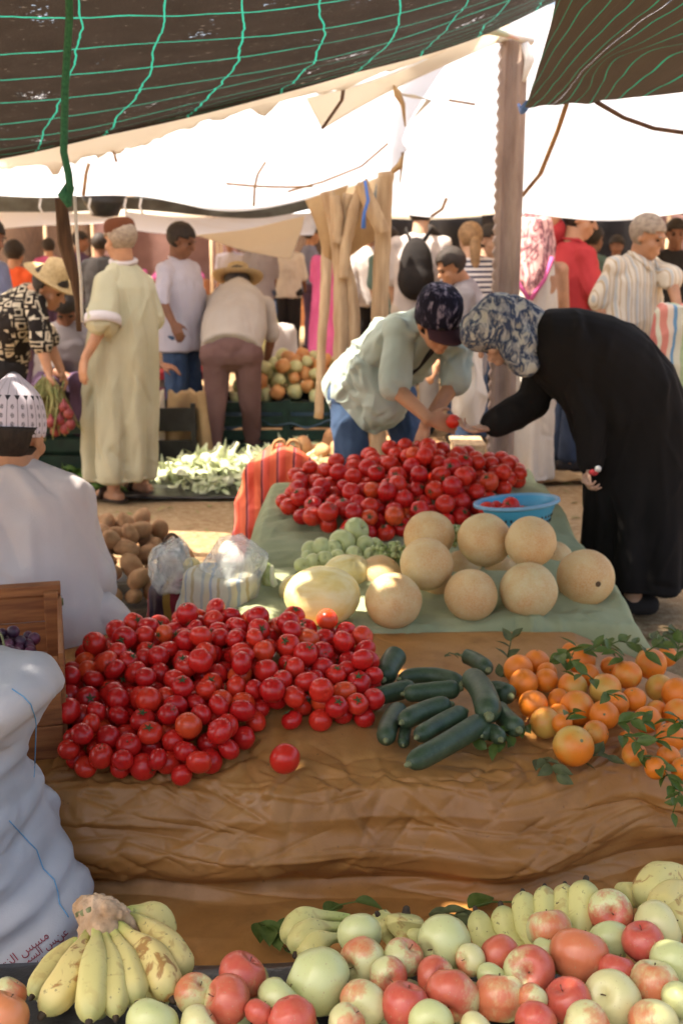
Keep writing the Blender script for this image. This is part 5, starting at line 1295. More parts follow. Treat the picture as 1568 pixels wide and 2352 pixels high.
APP = [(826, 2147, 48, GREEN, AW, 'large pale green apple in front of the left banana hand'), (834, 2207, 51, BLUSH, (-.7, -.5, -.3), 'pale apple with a faint blush under the large green one'), (926, 2200, 44, PINK, (.3, -.2, 1), 'apple with a red top between two green ones, below the short bananas'),
       (1021, 2165, 58, GREEN, (-.75, -.45, .35), 'largest green apple, its stalk hollow facing left'), (891, 2242, 41, PINK, TC, 'pinkish apple with its stalk showing, tucked under the blushed one'), (999, 2243, 42, PINK, (.35, -.3, .9), 'red and green apple with a stalk below the largest green apple'),
       (1081, 2205, 37, ORG, LT, 'orange-streaked apple half hidden right of the largest green apple'), (1146, 2196, 47, PINK, (.1, -.85, -.2), 'cream and red apple with its blossom end facing out'), (1214, 2232, 55, PINK, (0, -.9, .3), 'red apple with cream patches round its stalk, facing the viewer'),
       (1261, 2137, 49, BLUSH, AW, 'greenish apple with an orange blush in front of the banana fingers'), (1252, 2182, 32, GREEN, AW, 'small green apple squeezed behind the red patched one'), (1329, 2195, 62, ORG, (.1, .3, 1), 'large glossy orange red apple with a bright cream window of reflected light'),
       (1401, 2162, 47, GREEN, AW, 'smooth green apple right of the large orange red one'), (1401, 2095, 48, PINK, (.2, -.75, .5), 'topmost pink and green apple at the end of the banana fingers'), (1476, 2165, 46, RED, (-.2, .2, 1), 'pinkish red apple beside the large cream one at the right'),
       (1508, 2130, 54, PALE, (.7, .1, .6), 'large cream apple below the right banana hand'), (1546, 2212, 50, GREEN, AW, 'pale green apple cut by the right border'), (1416, 2230, 41, RED, (.6, .2, .8), 'dark red shiny apple in the shade behind the pale one with the upright stalk'),
       (1501, 2262, 53, BLUSH, (.3, .4, .9), 'cream apple with an orange blush at the lower right'), (1406, 2295, 60, PALE, (-.25, -.45, .85), 'pale yellow green apple with an upright stalk'), (1304, 2300, 52, RED, (-.4, .1, 1), 'deep red apple with a cream top, left of the pale one with the stalk'),
       (1146, 2292, 56, ORG, AW, 'large peach-coloured apple in the middle of the front'), (1039, 2285, 58, PINK, (.0, -.95, -.25), 'cream apple with red spots round its blossom end, facing the viewer'), (929, 2312, 52, RED, (.2, .3, 1), 'deep red apple left of the cream one with red spots'),
       (834, 2306, 51, BLUSH, AW, 'greenish orange apple under the pale green pair'), (989, 2348, 48, GREEN, TC, 'green apple with a stalk at the bottom edge'), (1229, 2350, 46, RED, AW, 'red apple at the bottom edge under the patched one'), (1092, 2362, 40, ORG, U, 'orange apple cut by the bottom edge, middle'),
       (1346, 2356, 50, ORG, U, 'brownish orange apple cut by the bottom edge under the deep red one'), (1499, 2352, 53, ORG, AW, 'brownish apple cut by the bottom edge near the right corner'), (1562, 2300, 42, GREEN, U, 'green apple at the right border near the bottom'), (795, 2350, 42, ORG, U, 'peach apple at the bottom edge under the pale green pair'),
       (1128, 2246, 36, GREEN, AW, 'shaded green apple behind the peach-coloured one'), (1222, 2294, 34, ORG, U, 'dark orange apple deep in the gap left of the deep red one'), (555, 2242, 52, RED, (.4, .3, .8), 'red mango-like fruit at the back, lying alone right of the bananas'), (523, 2298, 54, PINK, (-.95, -.2, .2), 'green and red apple lying on its side below the red fruit'),
       (447, 2284, 45, BLUSH, (.3, -.3, .9), 'green apple with a stalk touching the banana tips'), (640, 2300, 50, GREEN, AW, 'pale green apple left of the biggest pale one'), (730, 2252, 68, GREEN, (.8, -.35, -.5), 'biggest pale green apple, lumpy, with a scratch'), (670, 2338, 50, RED, (.2, -.2, -1), 'red apple with a yellow base at the bottom edge'),
       (350, 2354, 58, GREEN, AW, 'long pale green fruit at the bottom edge under the bananas'), (456, 2356, 42, ORG, U, 'orange brown apple at the bottom edge right of the bananas'), (594, 2326, 34, RED, U, 'dark red apple in the gap below the green and red one'), (20, 2286, 40, ORG, AW, 'brownish orange fruit behind the bananas at the left border'), (4, 2335, 56, (.95, .9, 0), U, 'big orange fruit cut by the lower left corner')]
app = [dict(x=a[0], y=a[1], r=a[2]*(1.09 if a[2] > 40 else 1.), d=lerp(1.74, 1.42, (a[1]-2090)/270), c=a[3], up=a[4], t=a[5]) for a in APP]
relax(app, 120, .93, .13)
for i, a in enumerate(app): apple(a['p'], 0, 0, a['R'], tuple(clamp(c+random.uniform(-.06, .06), 0, 1.2) for c in a['c']), a['up'], random.random()*6, a['t'], 'apples heaped in the foreground', i)
# dark sheet and stand under the apples
st = thing('fruit_stand', (.1, 1.3, 0), 'low stand covered with black plastic under the apples in the foreground', 'stand')
b = MB()
def stand_fn(u, v):
    x, y = lerp(-1.05, 1.15, u), lerp(.45, 1.93, v); z = .33+.02*nz(x*3, y*3) ; e = min(min(u, 1-u)*9, (1-v)*9, 1)
    return (x+.02*nz(x*5, y*5, 3), y, max(.02, z*sstep(0, 1, e) if e < 1 else z))
b.grid(stand_fn, 70, 50, False); solid(build(b, 'plastic_cover', M['dark_plastic'], st), .003)
for x in (-.8, .85):
    for y in (.7, 1.6): part_box('leg', M['crate_wood'], st, (x, y, .145), (.06, .06, .29))
part_box('board', M['crate_wood'], st, (.03, 1.15, .30), (1.75, 1.1, .025))
b = MB(); gp = []
for i in range(70):
    gx = random.uniform(-.75, .95); gy = random.uniform(.95, 1.66)
    gp.append((gx, gy))
    b.ell((gx, gy, .375), .036, None, 14, 9)
tag(build(b, 'apples', M['apple']), 'shaded apples filling the bottom of the foreground heap', 'apples', kind='stuff').color = (.3, .5, .3, 1)

# --- bananas
def banana(root, pts, r, col, tipcol=True, n=9):
    b = MB(); pts = [Vector(p) for p in pts]; m = 22; vs, fs = [], []; x = None
    cs = [crom(pts, i/m) for i in range(m+1)]
    for i, p in enumerate(cs):
        t_ = i/m; d = (cs[min(i+1, m)]-cs[max(i-1, 0)]).normalized()
        if x is None: x, y = basis(d, Vector((.2, -.6, .7)))
        else: x = (x-d*x.dot(d)).normalized(); y = d.cross(x)
        rr = r*(lerp(.34, .38, t_/.26) if t_ < .26 else lerp(.38, 1., sstep(.26, .66, t_)) if t_ < .66 else 1.-.06*abs(t_-.66) if t_ < .84 else lerp(.985, .30, ((t_-.84)/.16)**1.6))
        for k in range(n*2):
            a = 2*math.pi*k/(n*2); f = 1+.06*math.cos(5*a+.5); vs.append(p + (x*math.cos(a)+y*math.sin(a))*rr*f)
    N = n*2
    for i in range(m):
        for k in range(N):
            k2 = (k+1) % N; b.uv[len(fs)] = ((k/N, i/m), ((k+1)/N, i/m), ((k+1)/N, (i+1)/m), (k/N, (i+1)/m)); fs.append((i*N+k, i*N+k2, (i+1)*N+k2, (i+1)*N+k))
    fs.append(tuple(range(m*N, m*N+N))); b.add(vs, fs); o = build(b, 'banana', M['banana'], root); o.color = (*col, 1)
    if tipcol:
        e = cs[-1]; d = (cs[-1]-cs[-2]).normalized(); t2 = MB(); t2.capsule(e-d*r*.12, e+d*r*.22, r*.27, r*.2, 8); build(t2, 'tip', M['banana_tip'], o)
    return o
root = thing('banana_bunch', P(235, 2090, 1.66), 'bunch of brown-spotted yellow bananas with a torn dry stem against the white sack', 'bananas')
BAN = [([(180, 2165, 1.70), (165, 2168, 1.70), (118, 2225, 1.66), (75, 2288, 1.60)], 33, (.4, .3, .2)), ([(205, 2142, 1.65), (190, 2170, 1.60), (165, 2235, 1.53), (100, 2328, 1.47)], 44, (.1, 1, .6)), ([(222, 2130, 1.64), (222, 2160, 1.60), (216, 2235, 1.52), (205, 2345, 1.44)], 40, (.6, .2, .2)),
       ([(236, 2130, 1.64), (245, 2165, 1.60), (262, 2235, 1.53), (266, 2335, 1.46)], 35, (.5, .35, .6)), ([(252, 2128, 1.64), (270, 2160, 1.61), (292, 2220, 1.55), (316, 2302, 1.49)], 39, (.35, .5, .6)), ([(268, 2122, 1.65), (300, 2150, 1.62), (350, 2205, 1.57), (396, 2292, 1.51)], 44, (.05, 1, .9)),
       ([(292, 2105, 1.69), (330, 2120, 1.67), (385, 2180, 1.62), (426, 2246, 1.58)], 42, (.15, .5, .7)), ([(290, 2095, 1.74), (320, 2092, 1.75), (362, 2108, 1.76), (378, 2160, 1.75)], 38, (.4, .4, .5)), ([(230, 2150, 1.69), (235, 2200, 1.68), (232, 2270, 1.62), (225, 2330, 1.56)], 36, (.6, .2, .2)), ([(285, 2140, 1.69), (320, 2180, 1.68), (355, 2240, 1.62), (372, 2300, 1.58)], 36, (.5, .3, .4))]
for pts, w, col in BAN:
    d = pts[1][2]; banana(root, [P(*p) for p in pts], S(w, d*1.12)*.90, col)
b = MB()
cp = [P(x, y, d) for x, y, d in ((196, 2078, 1.70), (222, 2072, 1.69), (250, 2090, 1.67), (262, 2118, 1.66), (245, 2132, 1.655))]
b.tube([P(188, 2090, 1.70), P(205, 2085, 1.69), P(235, 2095, 1.67), P(255, 2112, 1.66)], [.014, .020, .024, .018], 14)
b.capsule(P(205, 2142, 1.65), P(222, 2112, 1.67), .016, .022); b.capsule(P(240, 2132, 1.64), P(240, 2105, 1.67), .024, .024); b.capsule(P(285, 2110, 1.68), P(255, 2098, 1.67), .012, .02)
b.tube([P(240, 2092, 1.65), P(275, 2092, 1.66), P(312, 2128, 1.665), P(330, 2142, 1.66)], [.022, .016, .007, .002], 8, flat=.5); b.tube([P(200, 2110, 1.67), P(196, 2128, 1.66), P(200, 2150, 1.65)], [.012, .009, .003], 8, flat=.5)
def crown_disp(co, n): return .006*ridged(co, 45.)+.003*nz(co.x*140, co.y*140, co.z*140)
build(b, 'stem', M['banana_crown'], root, .0032, 2, crown_disp)
b = MB(); b.tube([P(180, 2101, 1.675), P(198, 2094, 1.665), P(214, 2090, 1.66)], [.006, .0075, .006], 8); build(b, 'torn_strip', M['cucumber_end'], root)
b = MB(); b.capsule(P(183, 2088, 1.70), P(203, 2106, 1.68), .012, .02); build(b, 'cut_end', M['banana_crown'], root)
root = thing('banana_bunch', P(800, 2110, 1.80), 'hand of green-yellow bananas lying sideways behind the pale green apples', 'bananas')
for pts, w, col in (([(800, 2110, 1.84), (740, 2105, 1.82), (690, 2120, 1.80), (668, 2172, 1.76)], 36, (.8, .3, .4)), ([(800, 2130, 1.80), (750, 2130, 1.78), (705, 2145, 1.75), (680, 2190, 1.71)], 34, (.7, .3, .5)), ([(800, 2155, 1.77), (760, 2155, 1.74), (725, 2170, 1.72), (700, 2210, 1.69)], 32, (.7, .4, .4)), ([(905, 2190, 1.80), (895, 2160, 1.82), (880, 2125, 1.83), (868, 2102, 1.83)], 30, (.8, .3, .8)), ([(935, 2185, 1.76), (930, 2155, 1.79), (930, 2125, 1.81), (932, 2098, 1.82)], 46, (.7, .7, .5)), ([(960, 2190, 1.76), (955, 2170, 1.78), (950, 2150, 1.80), (945, 2140, 1.80)], 36, (.9, .2, .4))):
    banana(root, [P(*p) for p in pts], S(w, pts[1][2]*1.12)*.95, col, True)
root = thing('banana_bunch', P(1260, 2150, 1.76), 'hand of green-yellow bananas with seven blunt fingers fanning up behind the apples', 'bananas')
for x, y, w, bx_ in ((1092, 2108, 42, 1190), (1150, 2098, 46, 1225), (1200, 2068, 44, 1245), (1250, 2055, 40, 1262), (1296, 2050, 40, 1280), (1344, 2040, 50, 1305), (1362, 2110, 34, 1330)):
    banana(root, [P(bx_, 2230, 1.66), P(lerp(bx_, x, .35), 2190, 1.70), P(lerp(bx_, x, .75), y+55, 1.76), P(x, y-16, 1.80+.02*(w % 4 == 0))], S(w, 1.95)*.71, (.8+.2*random.random(), random.uniform(.2, 1.), random.uniform(.6, 1.)), True)
root = thing('banana_bunch', P(1560, 2080, 1.80), 'spotted banana hand curving at the right border above the cream apple', 'bananas')
for pts, w, col in (([(1640, 2085, 1.88), (1585, 2022, 1.88), (1515, 2025, 1.84), (1480, 2085, 1.78)], 46, (.55, .9, .6)), ([(1640, 2110, 1.84), (1590, 2055, 1.83), (1540, 2062, 1.79), (1512, 2108, 1.73)], 42, (.3, .7, 1)), ([(1640, 2140, 1.80), (1600, 2085, 1.79), (1560, 2095, 1.75), (1535, 2140, 1.70)], 40, (.4, .7, 1)), ([(1500, 2110, 1.86), (1470, 2075, 1.87), (1445, 2058, 1.87), (1425, 2062, 1.86)], 34, (.8, .2, .3))):
    banana(root, [P(*p) for p in pts], S(w, pts[1][2]*1.12)*.95, col)

# --- cucumbers
def cucumber(pts, r, label):
    pts = [Vector(p) for p in pts]; c = sum(pts, Vector())/len(pts); m = 24; cs = [crom(pts, i/m) for i in range(m+1)]; rs_ = []
    for i in range(m+1):
        t_ = i/m; e = min(t_, 1-t_); rs_.append(r*(math.sin(min(1, e/.17)*math.pi/2)**.62 if e > 0 else .06)*(1+.03*nz(t_*5, r*300, c.x*9)) * (1-.10*(1-t_)))
    b = MB(); b.tube(cs, rs_, 22)
    o = build(b, 'cucumber', M['cucumber'], None, None, loc=c); tag(o, label, 'cucumber', 'cucumbers on the orange tarp')
    for e, d, k in ((cs[0], cs[0]-cs[2], .22), (cs[-1], cs[-1]-cs[-3], .30)):
        t2 = MB(); d.normalize(); t2.capsule(e-d*r*.25, e+d*r*.12, r*k*1.5, r*k, 10); t2o = build(t2, 'end', M['cucumber_end'], o)
    return o
def cuc(a, m, b_, rp, z, label):
    pts = [H(x, y, tarp_top(0.1, 2.9)+zz) for (x, y), zz in zip((a, m, b_), z if isinstance(z, tuple) else (z, z, z))]; d = pts[1].y
    q0, q1, q2 = pts; q1 = q1*1.0; pts = [q0, q0.lerp(q1, .5)+(q1-(q0+q2)/2)*.25, q1, q1.lerp(q2, .5)+(q1-(q0+q2)/2)*.25, q2]
    return cucumber(pts, S(rp, d*1.08)*1.12, label)
cuc((880, 1562), (895, 1528), (914, 1500), 24, (.03, .045, .06), 'dusty cucumber standing up against the tomatoes at the back left')
cuc((916, 1560), (990, 1552), (1062, 1572), 18, .035, 'long slightly bent cucumber lying across the back')
cuc((842, 1606), (895, 1592), (952, 1578), 20, .035, 'cucumber pointing into the tomatoes at the left')
cuc((926, 1594), (990, 1588), (1055, 1582), 20, .055, 'straight cucumber with a cut stem in the middle of the pile')
cuc((1062, 1506), (1090, 1516), (1122, 1540), 17, .03, 'grey cucumber lying apart at the back, near the leaves')
cuc((1076, 1552), (1108, 1590), (1122, 1648), 27, (.07, .07, .06), 'thick curved cucumber hanging over the right of the pile')
cuc((886, 1702), (895, 1660), (922, 1626), 22, .03, 'short cucumber pointing down at the left front')
cuc((922, 1660), (970, 1635), (1034, 1618), 22, .055, 'cucumber lying on top of the left front one')
cuc((956, 1694), (1010, 1662), (1068, 1634), 20, .05, 'cucumber second from the front')
cuc((936, 1756), (1030, 1706), (1116, 1652), 25, (.03, .035, .04), 'longest dark cucumber at the very front of the pile')
cuc((1140, 1624), (1160, 1650), (1192, 1678), 22, .03, 'dark curved cucumber under the orange leaves')
cuc((1120, 1590), (1145, 1588), (1172, 1600), 22, .04, 'dark cucumber end half under the leaves')
cuc((926, 1712), (928, 1690), (932, 1665), 13, .02, 'thin cucumber in the shade under the front ones')
cuc((1105, 1690), (1128, 1680), (1150, 1700), 17, .025, 'stubby cucumber behind the tip of the longest one')

# --- oranges with leaves
def orange_mesh(i):
    rr = random.Random(i+80); prof = []
    for k in range(21):
        a = math.pi*k/20; z = math.cos(a)*.95
        if a < .25: z -= .06*(1-a/.25)
        prof.append((max(math.sin(a), .001), z))
    b = MB(); b.lathe(prof, 32)
    for v in b.v: v *= 1+.025*nz(v.x*1.3+i*3, v.y*1.3, v.z*1.3)
    return b.mesh('orange')
OM = [orange_mesh(i) for i in range(4)]
for me in OM: me.materials.append(M['orange'])
nb = MB(); nb.lathe([(.001, .91), (.05, .915), (.09, .905), (.1, .88)], 10); NAVEL = nb.mesh('stem_button'); NAVEL.materials.append(M['cucumber_end'])
ORA = [(1189, 1537, 31, .2), (1231, 1520, 27, .1), (1202, 1570, 31, .2), (1224, 1618, 31, .15), (1254, 1563, 25, .5), (1251, 1660, 33, .9), (1284, 1608, 25, .6), (1324, 1626, 37, .4), (1316, 1713, 43, .7), (1366, 1686, 29, .45), (1386, 1643, 31, .1), (1389, 1583, 34, .9), (1314, 1578, 31, .7), (1334, 1517, 30, .3), (1439, 1550, 31, .45), (1494, 1525, 33, .5), (1454, 1606, 26, .1), (1514, 1581, 30, 1.), (1486, 1653, 29, .15), (1506, 1632, 22, .6), (1554, 1594, 34, .3), (1556, 1640, 32, .4), (1539, 1694, 32, .5), (1416, 1617, 26, .6), (1456, 1733, 26, .6), (1504, 1764, 24, .5), (1534, 1738, 25, .4), (1565, 1766, 24, .5), (1438, 1697, 17, .3), (1309, 1494, 18, .2), (1290, 1662, 22, .5), (1530, 1508, 22, .4), (1400, 1530, 20, .4), (1255, 1545, 22, .3), (1350, 1550, 24, .3), (1282, 1640, 22, .5)]
def orange_z(x, y): return tarp_top(x, y)+.0
ora = []
for x, y, r, g in ORA:
    r = r*1.1; c, R_ = rest_on(x, y, r, lambda a, b: .315 + .03*sstep(1720, 1560, y) - .42*max(0, a-.80)*.6); ora.append(dict(x=x, y=y, r=r, d=c.y, g=g))
relax(ora, 140, .95, .2)
for i, o_ in enumerate(ora):
    o = link('orange', OM[i % 4], None, None, o_['p']); o.scale = (o_['R'],)*3; o.rotation_mode = 'QUATERNION'
    q = (.25, -.7, .6) if i in (15, 8) else (random.gauss(0, 1), random.gauss(-.1, .8), random.gauss(0, 1)); o.rotation_quaternion = look(q, i)
    o.color = (o_['g'], 0, 0, 1); g = o_['g']; sz = 'large' if o_['r'] > 33 else ('small' if o_['r'] < 25 else 'mid-sized')
    colr = 'deep orange' if g < .25 else ('half green' if g > .65 else 'orange yellow')
    X, Y = o_['x'], o_['y']
    band = lambda y: sum(y > t_ for t_ in (1545, 1600, 1648, 1700)); same = sorted(q_['x'] for q_ in ora if band(q_['y']) == band(Y)); nth = ('first', 'second', 'third', 'fourth', 'fifth', 'sixth', 'seventh', 'eighth', 'ninth', 'tenth', 'eleventh', 'twelfth')[min(11, same.index(X))]
    where = f"{nth} from the cucumbers in the {('backmost row', 'second row from the back', 'middle row', 'second row from the front', 'frontmost row')[band(Y)]}"
    tag(o, f'{sz} {colr} orange, {where}', 'orange', 'oranges among leaves'); link('stem_button', NAVEL, None, o)
# leaves
def leaf_into(b, p, d, n, L, w, curl=.2):
    d = d.normalized(); n = (n-d*n.dot(d)).normalized(); s = d.cross(n); vs = []; m = 7
    for i in range(m+1):
        t_ = i/m; ww = w*math.sin(math.pi*min(1, t_*.98+.02)**.8)*(1 if t_ < 1 else 0); c = p + d*L*(t_-.12*t_*t_*curl) - n*curl*L*t_*t_*.6
        vs += [c - s*ww + n*ww*.35, c - s*ww*.5+n*ww*.08, c, c + s*ww*.5+n*ww*.08, c + s*ww + n*ww*.35]
    b.add(vs, [(i*5+j, i*5+j+1, i*5+j+6, i*5+j+5) for i in range(m) for j in range(4)])
def sprig(p, d, label, k=5, L=.06, m='leaf', up=Vector((0, -.4, 1)), group='leafy twigs among the oranges', spread=.9):
    jit = .5
    if 'fallen' in group: up, jit, spread = Vector((0, -.1, 1)), .12, .3
    b = MB(); d = d.normalized(); s = d.cross(up).normalized(); st_ = [p + d*L*.5*i + up.normalized()*(.012*math.sin(i*1.3)) for i in range(4)]
    b.tube(st_, [.0022, .002, .0018, .001], 6)
    for i in range(k):
        q = st_[min(3, i*4//k)]; a = (1 if i % 2 else -1)*random.uniform(.35, spread+.3)
        dd = d*math.cos(a)+s*math.sin(a)+up.normalized()*random.uniform(-.2, .35)*jit*2; leaf_into(b, q, dd, up+Vector((random.gauss(0, jit), random.gauss(0, jit), 0)), L*random.uniform(.75, 1.2), L*random.uniform(.2, .29), random.uniform(0, .6))
    o = build(b, 'leafy_twig', M[m], None, None, loc=p.copy()); return tag(o, label, 'twig', group)
SPR = [(1262, 1520, .44, (.5, -.6, .5), 3, .065, 'three broad green leaves standing over the oranges at the back'), (1340, 1500, .43, (.9, .1, .2), 6, .055, 'leafy twig lying over the back oranges'), (1150, 1555, .36, (.6, .3, .3), 7, .045, 'wilted dark leaves between cucumbers and oranges'), (1165, 1510, .37, (.2, .3, .8), 6, .045, 'curled wilted twig at the back corner of the oranges'), (1205, 1668, .36, (-.5, -.7, .1), 5, .06, 'leaf sprig spread under the front left orange'),
       (1170, 1700, .345, (-.8, -.5, 0), 6, .05, 'flat dark leaves on the tarp beside the cucumbers'), (1240, 1745, .33, (.3, -.8, 0), 7, .052, 'wilted leaves lying on the tarp in front of the heap'), (1330, 1750, .325, (.7, .2, .1), 6, .05, 'dry leaves at the foot of the largest orange'), (1300, 1652, .42, (.1, -.7, .5), 3, .055, 'two narrow leaves between the middle oranges'),
       (1380, 1600, .44, (.3, -.8, .3), 3, .055, 'dark pointed leaf in front of the green orange'), (1420, 1660, .41, (.9, -.3, .1), 7, .055, 'big green leaf spray across the middle right'), (1430, 1690, .40, (.4, -.9, 0), 6, .05, 'long leaves hanging down at the right of the heap'), (1470, 1740, .36, (.7, -.6, -.2), 6, .05, 'broad leaves over the lowest oranges at the right'), (1530, 1780, .33, (.1, -.9, -.4), 6, .04, 'leaves hanging below the oranges at the right border'),
       (1480, 1500, .43, (.8, .3, .2), 7, .055, 'small-leaved twig at the far right corner of the heap'), (1550, 1520, .43, (.2, .4, .5), 7, .055, 'leafy twig behind the oranges at the right border'), (1430, 1515, .43, (-.5, .4, .2), 6, .05, 'dark leaves behind the orange with the star mark'), (1360, 1560, .43, (-.6, -.4, .3), 4, .05, 'small leaf sprig in the middle of the back row'), (1300, 1540, .43, (.3, .4, .5), 5, .055, 'twig with leaves between the back oranges'),
       (1500, 1700, .40, (.8, -.2, .1), 5, .06, 'leaf sprig under the right border oranges'), (1400, 1480, .40, (.9, .1, 0), 8, .05, 'tangle of leaves along the back edge'), (1500, 1470, .37, (.9, .1, .1), 8, .055, 'dull leaves behind the oranges at the right'), (1560, 1660, .41, (-.3, -.6, .3), 4, .055, 'leaf between two oranges at the right border'), (1560, 1820, .28, (-.4, -.6, -.5), 5, .035, 'dark leaves hanging low over the tarp corner at the right')]
for x, y, z, d, k, L, t_ in SPR: sprig(H(x, y, z), Vector(d), t_, k, L, 'dry_leaf' if ('wilt' in t_ or 'dull' in t_ or 'dry' in t_) else 'leaf')
sprig(H(595, 2120, .06), Vector((.6, -.9, .05)), 'green leaf sprig fallen on the tarp on the ground, left', 7, .075, group='fallen leaves on the tarp')
sprig(H(630, 2135, .06), Vector((.9, .1, .05)), 'pair of green leaves fallen beside the leaf sprig on the tarp', 3, .075, group='fallen leaves on the tarp')
sprig(H(985, 2100, .06), Vector((.9, -.3, .05)), 'wilted leaf sprig on the ground tarp above the largest green apple', 6, .06, 'dry_leaf', group='fallen leaves on the tarp')
sprig(H(1075, 2085, .06), Vector((1, .1, .02)), 'single dark leaf on the ground tarp left of the banana fingers', 1, .11, group='fallen leaves on the tarp')
sprig(H(745, 2098, .06), Vector((1, .5, .02)), 'dark leaf lying behind the left banana hand', 2, .08, group='fallen leaves on the tarp')
sprig(H(1020, 1508, tarp_top(.3, 3.2)+.02), Vector((1, .2, 0)), 'tiny leaf scrap on the bare back of the tarp', 2, .03, 'dry_leaf', group='fallen leaves on the tarp')

# --- pale green apples and grapes by the back tomatoes
for i, (x, y, r) in enumerate(((818, 1218, 30), (786, 1245, 30), (765, 1262, 22), (737, 1258, 24), (712, 1262, 20), (838, 1252, 22), (812, 1275, 22), (775, 1282, 20), (745, 1285, 20), (718, 1290, 20), (850, 1275, 18), (825, 1295, 18), (705, 1280, 16), (800, 1298, 16), (860, 1252, 18), (692, 1298, 18))):
    c, R_ = rest_on(x, y, r, lambda a, b: cloth_top(a, b) if b < 4.3 else .42, .012)
    apple(c, 0, 0, R_, (.0, .0, .0), (TC if i % 3 else RT), i*1.1, ('pale green apple at the %s of the small heap before the back tomatoes' % ('top' if y < 1250 else ('left end' if x < 740 else 'right end' if x > 820 else 'foot'))), 'small pale green apples on the green cloth', i)
def grapes(c, n, sx, sy, sz, r, m, label, name='grape_bunch'):
    b = MB()
    for i in range(n):
        v = Vector((random.gauss(0, .38), random.gauss(0, .38), random.gauss(0, .35))); 
        if v.length > .82: v = v.normalized()*.82
        b.ell(c+Vector((v.x*sx, v.y*sy, v.z*sz)), r*random.uniform(.85, 1.1), None, 14, 9)
    o = build(b, name, M[m], None, None, loc=c.copy()); tag(o, label, 'grapes'); return o
grapes(P(900, 1272, 4.02), 70, .09, .07, .06, .012, 'grape_green', 'bunch of pale green grapes between the green apples and the melons')
grapes(P(1045, 1225, 4.05), 30, .04, .04, .05, .012, 'grape_green', 'small bunch of green grapes squeezed between two melons')
g_ = grapes(P(-15, 1500, 2.80), 230, .155, .105, .07, .0155, 'grape_dark', 'dark purple grapes filling the wooden crate'); b = MB(); b.tube([P(-10, 1440, 2.8), P(5, 1460, 2.72), P(12, 1490, 2.66)], .003, 6); build(b, 'stalk', M['cucumber_end'], g_)

# --- potatoes and the further heaps
def potato_mesh(i):
    b = MB(); b.ell((0, 0, 0), (1.35, .95, .85), None, 20, 13)
    for v in b.v: v *= 1+.14*nz(v.x*.9+i*5, v.y*.9, v.z*.9)+.03*nz(v.x*3, v.y*3, v.z*3+i)
    return b.mesh('potato')
PM = [potato_mesh(i) for i in range(4)]
for me in PM: me.materials.append(M['potato'])
def heap(n, c, rx, ry, hgt, rmin, rmax, meshes, name, cat, labels, group, seed, base=0., cols=None, stretch=1.):
    pg = [(c.x+rx*math.cos(a), c.y+ry*math.sin(a)) for a in np.linspace(0, 6.28, 17)[:-1]]
    surf = lambda x, y: base+hgt*max(0, 1-((x-c.x)/rx)**2-((y-c.y)/ry)**2)**.7
    for i, (x, y, z, r) in enumerate(deposit(n, pg, surf, rmin, rmax, 30, seed)):
        me = meshes[i % len(meshes)]; o = link(name, me, None, None, (x, y, z)); o.rotation_mode = 'QUATERNION'; o.rotation_quaternion = rq(); o.scale = (r, r, r)
        tag(o, labels(x-c.x, y-c.y, z) if callable(labels) else labels, cat, group)
cpot = P(262, 1300, 4.75); heap(78, Vector((cpot.x, 4.85, 0)), .36, .36, .27, .034, .05, PM, 'potato', 'potato', lambda x, y, z: 'brown potato %s of the heap behind the seated vendor' % ('near the top' if z > .2 else 'at the foot'), 'potatoes heaped behind the seated vendor', 3)
cp2 = P(860, 1050, 7.6); heap(46, Vector((cp2.x, 7.6, 0)), .55, .3, .12, .05, .07, PM, 'potato', 'potato', 'yellow potato in the low heap behind the bending vendor', 'potatoes behind the bending vendor', 5)
def pep_mesh(i, m):
    b = MB(); b.lathe([(.001, 1.0), (.35, 1.02), (.75, .8), (.95, .35), (.9, -.2), (.65, -.7), (.3, -1.0), (.001, -1.05)], 14, warp=lambda t, z: 1+.08*math.cos(4*t)); me = b.mesh('pepper'); me.materials.append(M[m]); return me
PPM = [pep_mesh(0, 'pepper_pale'), pep_mesh(1, 'pepper_orange'), pep_mesh(2, 'pepper_pale'), pep_mesh(3, 'pepper_pale'), pep_mesh(4, 'pepper_orange')]
cp3 = P(690, 905, 8.9); heap(105, Vector((cp3.x, 8.9, 0)), .52, .36, .20, .045, .062, PPM, 'pepper', 'pepper', 'pale yellow or orange pepper in the heap on the blue sheet', 'peppers heaped on the blue sheet', 6, cp3.z-.10)
# ------------------------------------------------------------------ crate, sack, bags, basin
def raycast_obj(o):
    me = o.data; bv = BVHTree.FromPolygons([o.matrix_world @ v.co + (world_loc(o) if o.parent or True else 0) - o.matrix_world.translation for v in me.vertices], [tuple(p.vertices) for p in me.polygons]); return bv
# wooden grape crate
cq = rotz(R(14)); cc = Vector((-1.03, 2.83, 0)); cr = thing('wooden_crate', cc, 'reddish wooden crate with high slatted sides holding dark grapes on the tarp', 'crate')
zb = .315
def cbox(name, lx, ly, z, s, m='crate_wood', tilt=None): 
    return part_box(name, M[m], cr, cc + cq @ Vector((lx, ly, 0)) + Vector((0, 0, z)), s, cq if tilt is None else cq @ tilt, .003)
for k in range(3): cbox('back_board', 0, .26, zb+.045+k*.095, (.56, .012, .092))
for k in range(3): cbox('side_board', .285, 0, zb+.045+k*.09, (.012, .50, .087))
for k in range(2): cbox('front_board', 0, -.26, zb+.04+k*.09, (.56, .012, .087))
cbox('bottom_board', 0, 0, zb-.01, (.56, .5, .014)); cbox('top_rail', 0, .262, zb+.285, (.58, .045, .03))
cbox('corner_post', .262, .232, zb+.135, (.04, .04, .30)); cbox('corner_post', .262, -.232, zb+.12, (.035, .035, .26)); cbox('corner_post', -.262, .232, zb+.135, (.04, .04, .30))
